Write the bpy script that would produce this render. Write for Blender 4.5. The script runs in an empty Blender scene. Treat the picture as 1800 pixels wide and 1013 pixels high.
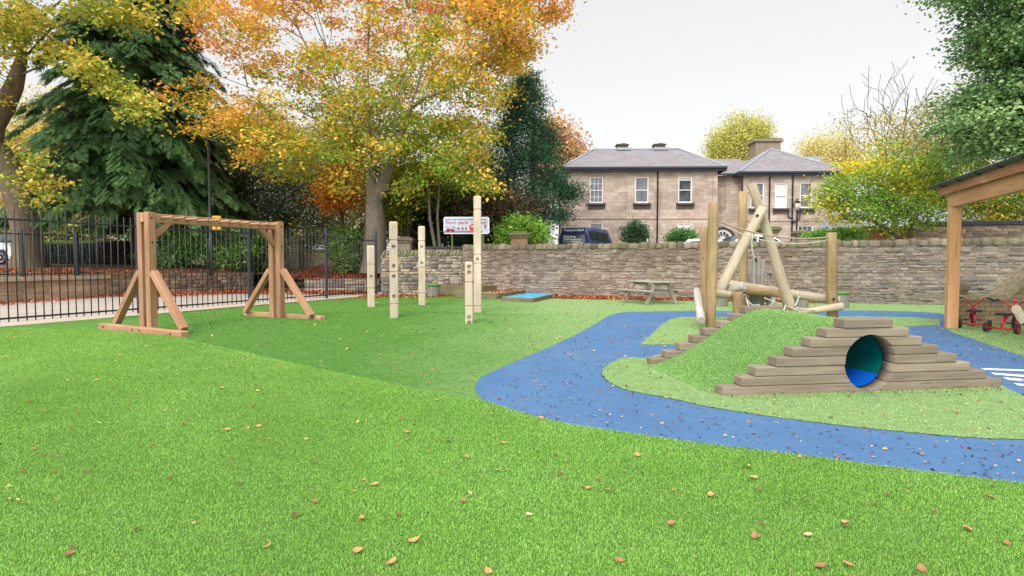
import bpy, bmesh, math, random
import numpy as np
from mathutils import Vector, Matrix

random.seed(7)
RNG = np.random.default_rng(11)
SC = bpy.context.scene
COL = SC.collection

# ------------------------------------------------------------------ camera, sky, sun, exposure
CAM_H = 1.33
PITCH = math.radians(2.49)
cam_d = bpy.data.cameras.new('camera')
cam_d.sensor_width = 36.0
cam_d.lens = 20.0
cam_d.clip_start = 0.05
cam_d.clip_end = 3000
cam = bpy.data.objects.new('camera', cam_d)
cam.location = (0, 0, CAM_H)
cam.rotation_euler = (math.pi / 2 - PITCH, 0, 0)
COL.objects.link(cam)
SC.camera = cam

SUN_EL, SUN_AZ = 44.0, 205.0      # azimuth clockwise from +Y (the view direction)
world = bpy.data.worlds.new('World')
SC.world = world
world.use_nodes = True
wn, wl = world.node_tree.nodes, world.node_tree.links
wn.clear()
w_out = wn.new('ShaderNodeOutputWorld')
w_add = wn.new('ShaderNodeAddShader')
w_b1 = wn.new('ShaderNodeBackground')
w_b2 = wn.new('ShaderNodeBackground')
w_sky = wn.new('ShaderNodeTexSky')
w_sky.sky_type = 'NISHITA'
w_sky.sun_disc = False
w_sky.sun_elevation = math.radians(SUN_EL)
w_sky.sun_rotation = math.radians(SUN_AZ)
w_hs = wn.new('ShaderNodeHueSaturation')
w_hs.inputs['Saturation'].default_value = 0.12
w_b1.inputs['Strength'].default_value = 0.05
wl.new(w_sky.outputs[0], w_hs.inputs['Color'])
wl.new(w_hs.outputs[0], w_b1.inputs['Color'])
# overcast layer: brighter overhead than near the horizon
w_tc = wn.new('ShaderNodeTexCoord')
w_sep = wn.new('ShaderNodeSeparateXYZ')
w_rmp = wn.new('ShaderNodeValToRGB')
w_rmp.color_ramp.interpolation = 'EASE'
e = w_rmp.color_ramp.elements
e[0].position, e[0].color = 0.0, (0.40, 0.40, 0.405, 1)
e[1].position, e[1].color = 0.30, (0.47, 0.47, 0.472, 1)
e2 = e.new(0.46); e2.color = (0.485, 0.485, 0.487, 1)
e3 = e.new(1.0); e3.color = (1.15, 1.16, 1.18, 1)
wl.new(w_tc.outputs['Generated'], w_sep.inputs[0])
wl.new(w_sep.outputs['Z'], w_rmp.inputs[0])
# bright sky lobe added on the sun's side to fill surfaces facing the camera
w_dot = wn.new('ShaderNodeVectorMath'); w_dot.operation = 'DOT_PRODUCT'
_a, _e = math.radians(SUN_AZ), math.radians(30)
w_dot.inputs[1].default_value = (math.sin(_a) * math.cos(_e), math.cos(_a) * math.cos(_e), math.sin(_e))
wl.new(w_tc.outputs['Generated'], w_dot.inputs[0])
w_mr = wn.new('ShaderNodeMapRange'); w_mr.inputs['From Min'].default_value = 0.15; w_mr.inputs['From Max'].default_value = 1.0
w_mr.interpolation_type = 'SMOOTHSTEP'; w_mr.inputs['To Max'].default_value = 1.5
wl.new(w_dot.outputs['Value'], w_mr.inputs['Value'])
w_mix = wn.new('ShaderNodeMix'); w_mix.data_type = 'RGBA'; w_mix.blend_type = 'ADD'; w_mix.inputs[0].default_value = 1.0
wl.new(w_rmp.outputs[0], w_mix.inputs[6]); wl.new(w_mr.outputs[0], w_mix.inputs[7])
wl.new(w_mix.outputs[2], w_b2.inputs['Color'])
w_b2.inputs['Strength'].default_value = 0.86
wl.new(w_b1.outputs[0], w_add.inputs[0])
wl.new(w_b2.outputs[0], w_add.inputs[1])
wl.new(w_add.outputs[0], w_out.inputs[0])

sun_d = bpy.data.lights.new('sun', 'SUN')
sun_d.energy = 1.4
sun_d.angle = math.radians(22)
sun_d.color = (1.0, 0.96, 0.9)
sun = bpy.data.objects.new('sun', sun_d)
_az, _el = math.radians(SUN_AZ), math.radians(SUN_EL)
_sd = Vector((math.sin(_az) * math.cos(_el), math.cos(_az) * math.cos(_el), math.sin(_el)))
sun.rotation_euler = _sd.to_track_quat('Z', 'Y').to_euler()
sun.location = _sd * 60
COL.objects.link(sun)
SC.view_settings.view_transform = 'Standard'
SC.view_settings.look = 'None'
SC.view_settings.exposure = 0.55
SC.view_settings.gamma = 1.0
SC.cycles.max_bounces = 6
SC.cycles.diffuse_bounces = 3
SC.cycles.transparent_max_bounces = 6

# ------------------------------------------------------------------ measuring helpers
FOC = 1000.0
CP, SP = math.cos(PITCH), math.sin(PITCH)


def ray(px, py):
    u, v = (px - 900) / FOC, -(py - 506.5) / FOC
    return Vector((u, CP + v * SP, -SP + v * CP))


def at(px, py, y):
    d = ray(px, py)
    return Vector((0, 0, CAM_H)) + d * (y / d.y)


BUMPS = [(-3.0, 14.2, 0.10, 1.5), (-1.0, 13.2, 0.08, 1.2), (-5.2, 11.6, 0.11, 1.5), (-4.2, 17.5, 0.09, 1.6), (-7.4, 13.2, 0.06, 1.4)]


def hgt(x, y):
    return sum(a * math.exp(-((x - cx) ** 2 + (y - cy) ** 2) / (r * r)) for cx, cy, a, r in BUMPS)


def hgt_np(x, y):
    z = np.zeros_like(x)
    for cx, cy, a, r in BUMPS:
        z += a * np.exp(-((x - cx) ** 2 + (y - cy) ** 2) / (r * r))
    return z


def gnd(px, py, z=0.0, terr=False):
    d = ray(px, py)
    zz = z
    for _ in range(8 if terr else 1):
        t = (zz - CAM_H) / d.z
        p = Vector((0, 0, CAM_H)) + d * t
        if terr:
            zz = z + hgt(p.x, p.y)
    return p


def S(r, g, b, k=0.78):
    f = lambda c: ((c / 255 + 0.055) / 1.055) ** 2.4 if c > 10 else c / 255 / 12.92
    return (f(r) * k, f(g) * k, f(b) * k)


# ------------------------------------------------------------------ object helpers
def tag(o, label=None, cat=None, group=None, kind=None):
    if label: o['label'] = label
    if cat: o['category'] = cat
    if group: o['group'] = group
    if kind: o['kind'] = kind
    return o


def thing(name, label, cat, loc=(0, 0, 0), rz=0.0, group=None):
    o = bpy.data.objects.new(name, None)
    o.empty_display_size = 0.2
    o.location = loc
    o.rotation_euler = (0, 0, rz)
    COL.objects.link(o)
    return tag(o, label, cat, group)


def link(name, me, mat=None, parent=None):
    o = bpy.data.objects.new(name, me)
    if mat is not None and not me.materials:
        me.materials.append(mat)
    COL.objects.link(o)
    if parent is not None:
        o.parent = parent
    return o


def world_m(o):
    m = o.matrix_basis.copy()
    p = o.parent
    while p is not None:
        m = p.matrix_basis @ m
        p = p.parent
    return m


def put(o, M):
    """place object with world matrix M whatever its parent"""
    o.matrix_basis = (world_m(o.parent).inverted() @ M) if o.parent else M
    return o


def copy_tree(o, parent=None):
    c = o.copy()
    COL.objects.link(c)
    c.parent = parent
    for ch in list(o.children):
        copy_tree(ch, c)
    return c


def np_mesh(name, verts, faces, cols=None, smooth=False):
    """verts (N,3); faces (M,k) all of one size k; cols (M,3)"""
    me = bpy.data.meshes.new(name)
    nv, nf, k = len(verts), len(faces), faces.shape[1]
    me.vertices.add(nv)
    me.vertices.foreach_set('co', np.ascontiguousarray(verts, dtype=np.float32).ravel())
    me.loops.add(nf * k)
    me.loops.foreach_set('vertex_index', np.ascontiguousarray(faces, dtype=np.int32).ravel())
    me.polygons.add(nf)
    me.polygons.foreach_set('loop_start', np.arange(0, nf * k, k, dtype=np.int32))
    me.polygons.foreach_set('loop_total', np.full(nf, k, dtype=np.int32))
    if smooth:
        me.polygons.foreach_set('use_smooth', np.ones(nf, dtype=bool))
    me.update(calc_edges=True)
    if cols is not None:
        a = me.attributes.new('col', 'FLOAT_COLOR', 'FACE')
        c4 = np.ones((nf, 4), dtype=np.float32)
        c4[:, :3] = cols
        a.data.foreach_set('color', c4.ravel())
    return me


class MB:
    """collects boxes, tubes, lathes and prisms in one bmesh"""

    def __init__(s):
        s.bm = bmesh.new()

    def box(s, c, size, rz=0.0, M=None, bevel=0.0):
        r = bmesh.ops.create_cube(s.bm, size=1.0)
        vs = r['verts']
        T = Matrix.Translation(c) @ Matrix.Rotation(rz, 4, 'Z') @ Matrix.Diagonal((size[0], size[1], size[2], 1))
        if M is not None: T = M @ T
        bmesh.ops.transform(s.bm, matrix=T, verts=vs)
        if bevel > 0:
            es = list({e for v in vs for e in v.link_edges})
            bmesh.ops.bevel(s.bm, geom=es, offset=bevel, segments=1, affect='EDGES', clamp_overlap=True)
        return s

    def bar(s, p0, p1, w, h, roll=0.0, bevel=0.0):
        p0, p1 = Vector(p0), Vector(p1)
        d = p1 - p0
        M = Matrix.Translation((p0 + p1) / 2) @ frame_z(d, roll)
        return s.box((0, 0, 0), (w, h, d.length), M=M, bevel=bevel)

    def tube(s, pts, rad, n=8, cap=True, closed=False):
        pts = [Vector(p) for p in pts]
        rs = rad if isinstance(rad, (list, tuple)) else [rad] * len(pts)
        rings = []
        up = None
        for i, p in enumerate(pts):
            if closed:
                d = pts[(i + 1) % len(pts)] - pts[i - 1]
            else:
                d = pts[min(i + 1, len(pts) - 1)] - pts[max(i - 1, 0)]
            d.normalize()
            if up is None:
                up = d.orthogonal().normalized()
            a = (up - d * up.dot(d))
            a = a.normalized() if a.length > 1e-5 else d.orthogonal().normalized()
            up = a
            b = d.cross(a)
            rings.append([s.bm.verts.new(p + (a * math.cos(t) + b * math.sin(t)) * rs[i]) for t in [2 * math.pi * k / n for k in range(n)]])
        m = len(rings)
        for i in range(m if closed else m - 1):
            A, B = rings[i], rings[(i + 1) % m]
            for k in range(n):
                f = s.bm.faces.new((A[k], A[(k + 1) % n], B[(k + 1) % n], B[k]))
                f.smooth = True
        if cap and not closed:
            s.bm.faces.new(rings[0][::-1])
            s.bm.faces.new(rings[-1])
        return s

    def lathe(s, prof, n=24, M=None, cap=True):
        rings = []
        M = M or Matrix.Identity(4)
        for r, z in prof:
            rings.append([s.bm.verts.new(M @ Vector((r * math.cos(t), r * math.sin(t), z))) for t in [2 * math.pi * k / n for k in range(n)]])
        for A, B in zip(rings, rings[1:]):
            for k in range(n):
                f = s.bm.faces.new((A[k], A[(k + 1) % n], B[(k + 1) % n], B[k]))
                f.smooth = True
        if cap:
            s.bm.faces.new(rings[0][::-1])
            s.bm.faces.new(rings[-1])
        return s

    def prism(s, poly, z0, z1, M=None):
        """polygon in XY extruded along Z, then moved by M"""
        M = M or Matrix.Identity(4)
        a = [s.bm.verts.new(M @ Vector((x, y, z0))) for x, y in poly]
        b = [s.bm.verts.new(M @ Vector((x, y, z1))) for x, y in poly]
        n = len(poly)
        s.bm.faces.new(a[::-1])
        s.bm.faces.new(b)
        for i in range(n):
            s.bm.faces.new((a[i], a[(i + 1) % n], b[(i + 1) % n], b[i]))
        return s

    def face(s, pts):
        s.bm.faces.new([s.bm.verts.new(Vector(p)) for p in pts])
        return s

    def mesh(s, name):
        bmesh.ops.recalc_face_normals(s.bm, faces=s.bm.faces[:])
        me = bpy.data.meshes.new(name)
        s.bm.to_mesh(me)
        s.bm.free()
        return me

    def build(s, name, mat, parent=None):
        return link(name, s.mesh(name), mat, parent)


def frame_z(d, roll=0.0):
    """rotation whose local Z runs along d (local X kept level)"""
    z = Vector(d).normalized()
    ref = Vector((0, 0, 1)) if abs(z.z) < 0.95 else Vector((0, 1, 0))
    x = ref.cross(z).normalized()
    y = z.cross(x)
    return Matrix((x, y, z)).transposed().to_4x4() @ Matrix.Rotation(roll, 4, 'Z')


def timber(name, p0, p1, w, h, mat, parent=None, roll=0.0, bevel=0.008):
    """a sawn timber from p0 to p1; local Z along the grain"""
    p0, p1 = Vector(p0), Vector(p1)
    d = p1 - p0
    mb = MB().box((0, 0, d.length / 2), (w, h, d.length), bevel=bevel)
    o = mb.build(name, mat, parent)
    return put(o, Matrix.Translation(p0) @ frame_z(d, roll))


def log(name, p0, p1, r0, r1, mat, parent=None, seed=0, n=18):
    """a round peeled log with slightly uneven girth and chamfered ends"""
    p0, p1 = Vector(p0), Vector(p1)
    L = (p1 - p0).length
    rnd = random.Random(seed)
    bm = bmesh.new()
    ph = [rnd.uniform(0, 6.28) for _ in range(4)]
    prof = [(0.0, 0.86), (0.012, 1.0)] + [(t, 1.0) for t in [L * k / 8 for k in range(1, 8)]] + [(L - 0.012, 1.0), (L, 0.86)]
    rings = []
    for z, k in prof:
        r = (r0 + (r1 - r0) * z / L) * k
        ox, oy = 0.25 * r * math.sin(1.1 * z + ph[2]), 0.25 * r * math.sin(0.9 * z + ph[3])
        ring = []
        for j in range(n):
            a = 2 * math.pi * j / n
            rr = r * (1 + 0.035 * math.sin(2 * a + ph[0] + z) + 0.025 * math.sin(3 * a + ph[1] - 2 * z))
            ring.append(bm.verts.new((ox + rr * math.cos(a), oy + rr * math.sin(a), z)))
        rings.append(ring)
    for A, B in zip(rings, rings[1:]):
        for j in range(n):
            f = bm.faces.new((A[j], A[(j + 1) % n], B[(j + 1) % n], B[j]))
            f.smooth = True
    bm.faces.new(rings[0][::-1]); bm.faces.new(rings[-1])
    me = bpy.data.meshes.new(name)
    bm.to_mesh(me); bm.free()
    o = link(name, me, mat, parent)
    return put(o, Matrix.Translation(p0) @ frame_z(p1 - p0))


def cut(o, cutter_mesh, M):
    """boolean difference baked into o's mesh; M places the cutter in world space"""
    c = bpy.data.objects.new('cutter', cutter_mesh)
    COL.objects.link(c)
    c.matrix_world = M
    bpy.context.view_layer.update()
    md = o.modifiers.new('cut', 'BOOLEAN')
    md.operation = 'DIFFERENCE'
    md.object = c
    md.solver = 'EXACT'
    dg = bpy.context.evaluated_depsgraph_get()
    me = bpy.data.meshes.new_from_object(o.evaluated_get(dg))
    o.modifiers.clear()
    mats = list(o.data.materials)
    o.data = me
    me.materials.clear()
    for m in mats: me.materials.append(m)
    bpy.data.objects.remove(c)


def split_loose(o):
    """pieces left apart by a cut become objects of their own"""
    bm = bmesh.new(); bm.from_mesh(o.data)
    seen, groups = set(), []
    for f in bm.faces:
        if f.index in seen: continue
        st, g_ = [f], []
        seen.add(f.index)
        while st:
            q = st.pop(); g_.append(q.index)
            for e_ in q.edges:
                for h in e_.link_faces:
                    if h.index not in seen: seen.add(h.index); st.append(h)
        groups.append(set(g_))
    bm.free()
    if len(groups) < 2: return
    src = o.data
    for k, g_ in enumerate(groups):
        bm = bmesh.new(); bm.from_mesh(src)
        bmesh.ops.delete(bm, geom=[f for f in bm.faces if f.index not in g_], context='FACES')
        me = src.copy(); bm.to_mesh(me); bm.free()
        if k == 0: o.data = me
        else:
            c = o.copy(); c.data = me; COL.objects.link(c)


# ------------------------------------------------------------------ materials
class NT:
    def __init__(s, name):
        s.m = bpy.data.materials.new(name)
        s.m.use_nodes = True
        s.n, s.l = s.m.node_tree.nodes, s.m.node_tree.links
        s.b = s.n['Principled BSDF']
        s.out = s.n['Material Output']
        s.b.inputs['Roughness'].default_value = 0.85
        s.b.inputs['Specular IOR Level'].default_value = 0.25

    def new(s, t, **kw):
        nd = s.n.new(t)
        for k, v in kw.items():
            if hasattr(nd, k): setattr(nd, k, v)
            else: nd.inputs[k].default_value = v
        return nd

    def mp(s, kind='Object', scale=(1, 1, 1), rnd=False):
        tc = s.new('ShaderNodeTexCoord')
        mp = s.new('ShaderNodeMapping')
        mp.inputs['Scale'].default_value = scale
        s.l.new(tc.outputs[kind], mp.inputs['Vector'])
        if rnd:
            oi = s.new('ShaderNodeObjectInfo')
            mu = s.new('ShaderNodeMath', operation='MULTIPLY')
            mu.inputs[1].default_value = 37.0
            s.l.new(oi.outputs['Random'], mu.inputs[0])
            s.l.new(mu.outputs[0], mp.inputs['Location'])
        return mp.outputs[0]

    def noise(s, vec, scale, detail=4, rough=0.55):
        nd = s.new('ShaderNodeTexNoise')
        nd.inputs['Scale'].default_value = scale
        nd.inputs['Detail'].default_value = detail
        nd.inputs['Roughness'].default_value = rough
        s.l.new(vec, nd.inputs['Vector'])
        return nd.outputs['Fac']

    def ramp(s, fac, stops):
        r = s.new('ShaderNodeValToRGB')
        el = r.color_ramp.elements
        while len(el) < len(stops): el.new(0.5)
        for q, (p, c) in zip(el, stops):
            q.position = p
            q.color = (*c, 1) if len(c) == 3 else c
        s.l.new(fac, r.inputs[0])
        return r.outputs[0]

    def mix(s, fac, a, b, mode='MIX'):
        m = s.new('ShaderNodeMix', data_type='RGBA', blend_type=mode)
        for sock, v in ((m.inputs[0], fac), (m.inputs[6], a), (m.inputs[7], b)):
            if hasattr(v, 'links') or hasattr(v, 'is_linked'): s.l.new(v, sock)
            elif isinstance(v, (int, float)): sock.default_value = v
            else: sock.default_value = (*v, 1) if len(v) == 3 else v
        return m.outputs[2]

    def bump(s, fac, strength=0.3, dist=0.01):
        b = s.new('ShaderNodeBump')
        b.inputs['Strength'].default_value = strength
        b.inputs['Distance'].default_value = dist
        s.l.new(fac, b.inputs['Height'])
        s.l.new(b.outputs[0], s.b.inputs['Normal'])
        return s

    def col(s, v):
        if hasattr(v, 'is_linked'): s.l.new(v, s.b.inputs['Base Color'])
        else: s.b.inputs['Base Color'].default_value = (*v, 1)
        return s


def plain(name, c, rough=0.6, metal=0.0, spec=0.4, var=0.12):
    t = NT(name)
    v = t.mp('Object')
    n = t.noise(v, 9.0, 5)
    t.col(t.ramp(n, [(0.3, tuple(x * (1 - var) for x in c)), (0.7, tuple(min(1, x * (1 + var)) for x in c))]))
    t.b.inputs['Roughness'].default_value = rough
    t.b.inputs['Metallic'].default_value = metal
    t.b.inputs['Specular IOR Level'].default_value = spec
    return t.m


def wood(name, dark, mid, light, crack=0.5, rough=0.8, knots=True):
    """grain along local Z"""
    t = NT(name)
    v = t.mp('Object', (1, 1, 0.06), rnd=True)
    n1 = t.noise(v, 38, 6, 0.6)
    v2 = t.mp('Object', (1, 1, 0.25), rnd=True)
    n2 = t.noise(v2, 3.5, 4)
    c = t.ramp(n1, [(0.25, dark), (0.5, mid), (0.75, light)])
    c = t.mix(0.55, c, t.ramp(n2, [(0.3, tuple(x * 0.72 for x in mid)), (0.5, mid), (0.72, tuple(min(1, x * 1.22) for x in light))]), 'MIX')
    # drying cracks: thin dark lines along the grain
    v3 = t.mp('Object', (1, 1, 0.03), rnd=True)
    n3 = t.noise(v3, 55, 2, 0.5)
    ck = t.ramp(n3, [(0.0, (1, 1, 1)), (0.62, (1, 1, 1)), (0.66, (1 - crack,) * 3), (0.70, (1, 1, 1))])
    c = t.mix(1.0, c, ck, 'MULTIPLY')
    if knots:
        vo = t.new('ShaderNodeTexVoronoi')
        vo.inputs['Scale'].default_value = 3.3
        t.l.new(t.mp('Object', (1, 1, 0.8), rnd=True), vo.inputs['Vector'])
        kn = t.ramp(vo.outputs['Distance'], [(0.0, (0.4, 0.3, 0.22)), (0.055, (0.75, 0.66, 0.58)), (0.09, (1, 1, 1))])
        c = t.mix(1.0, c, kn, 'MULTIPLY')
    oi = t.new('ShaderNodeObjectInfo')
    c = t.mix(1.0, c, t.ramp(oi.outputs['Random'], [(0, (0.88, 0.88, 0.88)), (1, (1.1, 1.1, 1.1))]), 'MULTIPLY')
    t.col(c)
    t.b.inputs['Roughness'].default_value = rough
    t.bump(n1, 0.35, 0.006)
    return t.m


def attr_mat(name, rough=0.9, noise_s=18, var=0.25, bump=0.5, bdist=0.02, moss=None, transl=0.0, spec=0.2, stain=0):
    """colour from the per-face attribute, broken up by noise"""
    t = NT(name)
    at_ = t.new('ShaderNodeAttribute', attribute_name='col')
    c = at_.outputs['Color']
    if var:
        v = t.mp('Object')
        n = t.noise(v, noise_s, 6, 0.65)
        c = t.mix(1.0, c, t.ramp(n, [(0.25, (1 - var,) * 3), (0.75, (1 + var,) * 3)]), 'MULTIPLY')
        if moss:
            n2 = t.noise(v, moss[1], 6, 0.7)
            c = t.mix(t.ramp(n2, [(moss[2], (0, 0, 0)), (moss[2] + 0.12, (1, 1, 1))]), c, moss[0])
        if stain:
            n3 = t.noise(v, stain, 6, 0.7)
            c = t.mix(1.0, c, t.ramp(n3, [(0.32, (0.70, 0.68, 0.66)), (0.5, (1, 1, 1)), (0.7, (1.12, 1.11, 1.08))]), 'MULTIPLY')
        if bump: t.bump(n, bump, bdist)
    t.col(c)
    t.b.inputs['Roughness'].default_value = rough
    t.b.inputs['Specular IOR Level'].default_value = spec
    if transl:
        tr = t.new('ShaderNodeBsdfTranslucent')
        ms = t.new('ShaderNodeMixShader')
        ms.inputs[0].default_value = transl
        t.l.new(c, tr.inputs['Color'])
        t.l.new(t.b.outputs[0], ms.inputs[1])
        t.l.new(tr.outputs[0], ms.inputs[2])
        t.l.new(ms.outputs[0], t.out.inputs['Surface'])
    return t.m


M = {}
M['leaf'] = attr_mat('foliage', rough=0.65, var=0, transl=0.32, spec=0.3)
M['blade'] = attr_mat('grass_blade', rough=0.6, var=0, transl=0.25, spec=0.25)
M['litter'] = attr_mat('dry_leaves', rough=0.85, var=0, transl=0.1)
M['stone'] = attr_mat('rubble_stone', noise_s=15, var=0.38, bump=0.8, bdist=0.03, stain=1.3)
M['cope'] = attr_mat('mossy_coping', noise_s=16, var=0.35, bump=0.8, bdist=0.03, moss=(S(112, 110, 72), 5.0, 0.55))
M['table_wood'] = wood('pale_grey_timber', S(136, 128, 116), S(170, 162, 150), S(190, 184, 174), 0.45)
M['mortar'] = plain('mortar', S(132, 116, 100), 0.95, var=0.35)
M['new_wood'] = wood('stained_softwood', S(150, 108, 78), S(182, 138, 106), S(198, 158, 126), 0.45)
M['pale_wood'] = wood('pale_climbing_wood', S(186, 166, 142), S(208, 190, 168), S(220, 206, 188), 0.3)
M['log_wood'] = wood('weathered_log', S(152, 134, 108), S(186, 170, 144), S(204, 190, 168), 0.45)
M['log_brown'] = wood('brown_log', S(128, 102, 66), S(162, 136, 98), S(184, 160, 124), 0.5)
M['log_grey'] = wood('grey_log', S(150, 142, 130), S(190, 184, 172), S(214, 210, 202), 0.5)
M['sleeper'] = wood('weathered_sleeper', S(108, 96, 82), S(142, 128, 111), S(164, 150, 132), 0.5)
M['grey_wood'] = wood('grey_timber', S(112, 106, 96), S(146, 140, 130), S(168, 164, 156), 0.45)
M['bed_wood'] = wood('mossy_bed_timber', S(92, 88, 60), S(122, 116, 84), S(146, 138, 108), 0.4)
M['shelter_wood'] = wood('orange_shelter_timber', S(184, 126, 82), S(210, 158, 112), S(222, 178, 136), 0.35)
M['cut_grey'] = plain('grey_cut_edge', S(160, 152, 138), 0.9, var=0.4)
M['black_metal'] = plain('black_paint', (0.012, 0.014, 0.018), 0.45, 0, 0.5)
M['navy_metal'] = plain('navy_paint', (0.014, 0.02, 0.038), 0.45, 0, 0.5)
M['bolt'] = plain('dark_bolt', (0.05, 0.05, 0.055), 0.4, 0.6)
M['steel'] = plain('galvanised_steel', (0.55, 0.56, 0.58), 0.35, 0.8)
M['rope'] = plain('rope_fibre', S(176, 158, 134), 0.95)
M['rope_pale'] = plain('pale_rope', S(215, 210, 198), 0.95)
M['rubber'] = plain('black_rubber', (0.018, 0.018, 0.02), 0.7)
M['red_paint'] = plain('red_gloss_paint', (0.52, 0.018, 0.025), 0.3, 0, 0.5, 0.08)
M['pink_paint'] = plain('pink_red_plastic', (0.62, 0.05, 0.09), 0.4, 0, 0.5, 0.08)
M['cream'] = plain('cream_plastic', S(226, 212, 180), 0.5)
M['white'] = plain('white_paint', (0.74, 0.74, 0.73), 0.5, var=0.05)
M['car_white'] = plain('white_car_paint', (0.72, 0.73, 0.75), 0.25, 0, 0.6, 0.03)
M['car_glass'] = plain('car_glass', (0.03, 0.04, 0.045), 0.08, 0, 0.7, 0.05)
M['gutter'] = plain('dark_gutter', (0.035, 0.038, 0.042), 0.5)
M['navy_van'] = plain('navy_van_paint', (0.012, 0.028, 0.10), 0.3, 0, 0.6, 0.06)

# ------------------------------------------------------------------ ground
def sheet(name, poly, z, mat, kind='structure', hole=None):
    bm = bmesh.new()
    vs = [bm.verts.new((p[0], p[1], z)) for p in poly]
    f = bm.faces.new(vs)
    if f.normal.z < 0: f.normal_flip()
    bmesh.ops.triangulate(bm, faces=[f])
    me = bpy.data.meshes.new(name)
    bm.to_mesh(me); bm.free()
    o = link(name, me, mat)
    if kind: o['kind'] = kind
    return o


def smooth_poly(pts, n=6, closed=True):
    """Catmull-Rom through the points"""
    P = [Vector((p[0], p[1])) for p in pts]
    out = []
    m = len(P)
    for i in range(m if closed else m - 1):
        a, b, c, d = (P[(i - 1) % m], P[i], P[(i + 1) % m], P[(i + 2) % m]) if closed else (P[max(i - 1, 0)], P[i], P[i + 1], P[min(i + 2, m - 1)])
        for k in range(n):
            t = k / n
            out.append(0.5 * ((2 * b) + (c - a) * t + (2 * a - 5 * b + 4 * c - d) * t * t + (3 * b - a - 3 * c + d) * t ** 3))
    if not closed: out.append(P[-1])
    return out


t = NT('earth')
v = t.mp('Object')
t.col(t.ramp(t.noise(v, 0.8, 6), [(0.3, S(84, 78, 58)), (0.7, S(112, 112, 72))]))
M['earth'] = t.m
bm = bmesh.new()
bmesh.ops.create_circle(bm, cap_ends=True, radius=1500, segments=64)
me = bpy.data.meshes.new('ground'); bm.to_mesh(me); bm.free()
g = link('ground', me, M['earth']); g.location = (0, 0, -0.06); g['kind'] = 'structure'

# fence line: from near left to the gate post
FEN = [Vector((-13.6, 6.4)), Vector((-11.35, 11.2)), Vector((-9.75, 14.85)), Vector((-8.40, 18.2)), Vector((-6.95, 21.3)), Vector((-5.75, 24.1))]


def fence_x(y):
    for a, b in zip(FEN, FEN[1:]):
        if y <= b.y:
            return a.x + (b.x - a.x) * (y - a.y) / (b.y - a.y)
    a, b = FEN[-2], FEN[-1]
    return a.x + (b.x - a.x) * (y - a.y) / (b.y - a.y)


WALL0 = Vector((-2.1, 24.26)); WALL1 = Vector((22.0, 14.94))


def wall_y(x):
    return WALL0.y + (WALL1.y - WALL0.y) * (x - WALL0.x) / (WALL1.x - WALL0.x)


# artificial turf of the far play area (worn and pale to the right)
t = NT('short_turf')
v = t.mp('Object')
fine = t.noise(v, 95, 3, 0.7)
mid = t.noise(v, 7, 5, 0.6)
big = t.noise(v, 0.7, 3)
green = t.ramp(fine, [(0.25, S(64, 110, 38)), (0.5, S(90, 142, 54)), (0.75, S(120, 168, 80))])
pale = t.ramp(fine, [(0.25, S(112, 148, 84)), (0.5, S(144, 178, 110)), (0.75, S(170, 200, 138))])
sx = t.new('ShaderNodeSeparateXYZ'); t.l.new(v, sx.inputs[0])
ad = t.new('ShaderNodeMath', operation='MULTIPLY_ADD'); ad.inputs[1].default_value = 3.2; 
t.l.new(big, ad.inputs[0]); t.l.new(sx.outputs['X'], ad.inputs[2])
mr = t.new('ShaderNodeMapRange'); mr.inputs['From Min'].default_value = -0.6; mr.inputs['From Max'].default_value = 2.8
t.l.new(ad.outputs[0], mr.inputs[0])
c = t.mix(mr.outputs[0], green, pale)
c = t.mix(1.0, c, t.ramp(mid, [(0.3, (0.86, 0.86, 0.84)), (0.7, (1.12, 1.1, 1.1))]), 'MULTIPLY')
t.col(c); t.bump(fine, 0.9, 0.02); t.b.inputs['Roughness'].default_value = 0.95
M['turf'] = t.m

nx, ny = 90, 90
ys = np.linspace(-5, 25.5, ny)
vs = []
for y in ys:
    x0 = fence_x(y) + 0.42
    for u in np.linspace(0, 1, nx):
        x = x0 + (22 - x0) * u ** 1.3
        vs.append((x, y, hgt(x, y)))
vs = np.array(vs)
i = np.arange(ny - 1)[:, None] * nx + np.arange(nx - 1)[None, :]
fs = np.stack([i, i + 1, i + nx + 1, i + nx], -1).reshape(-1, 4)
o = link('play_turf', np_mesh('play_turf', vs, fs, smooth=True), M['turf']); o['kind'] = 'structure'

# pavement outside the fence and the concrete edging the fence stands on
t = NT('pavement_asphalt')
v = t.mp('Object')
n = t.noise(v, 120, 3, 0.7); n2 = t.noise(v, 0.9, 5)
c = t.mix(1.0, t.ramp(n, [(0.3, S(170, 160, 150)), (0.7, S(206, 196, 184))]), t.ramp(n2, [(0.3, (0.85, 0.84, 0.83)), (0.7, (1.08, 1.07, 1.05))]), 'MULTIPLY')
t.col(c); t.bump(n, 0.4, 0.01); M['asphalt'] = t.m
t = NT('concrete_edging')
v = t.mp('Object')
n = t.noise(v, 40, 5, 0.7)
t.col(t.ramp(n, [(0.3, S(196, 180, 160)), (0.7, S(222, 208, 190))])); t.bump(n, 0.4, 0.01); M['concrete'] = t.m
pv = [(-30, 2), (-13, 2)] + [(q.x, q.y) for q in FEN] + [(-5.2, 27.5), (-9.0, 31.5), (-16, 31.5), (-22, 20), (-30, 12)]
sheet('pavement', pv, -0.012, M['asphalt'])
mb = MB()
L = [(q.x - 0.30, q.y + 0.1) for q in FEN]; R = [(q.x + 0.45, q.y - 0.15) for q in FEN]
for k in range(len(FEN) - 1):
    mb.face([(*L[k], 0.018), (*R[k], 0.018), (*R[k + 1], 0.018), (*L[k + 1], 0.018)])
o = mb.build('kerb_strip', M['concrete']); o['kind'] = 'structure'

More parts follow.
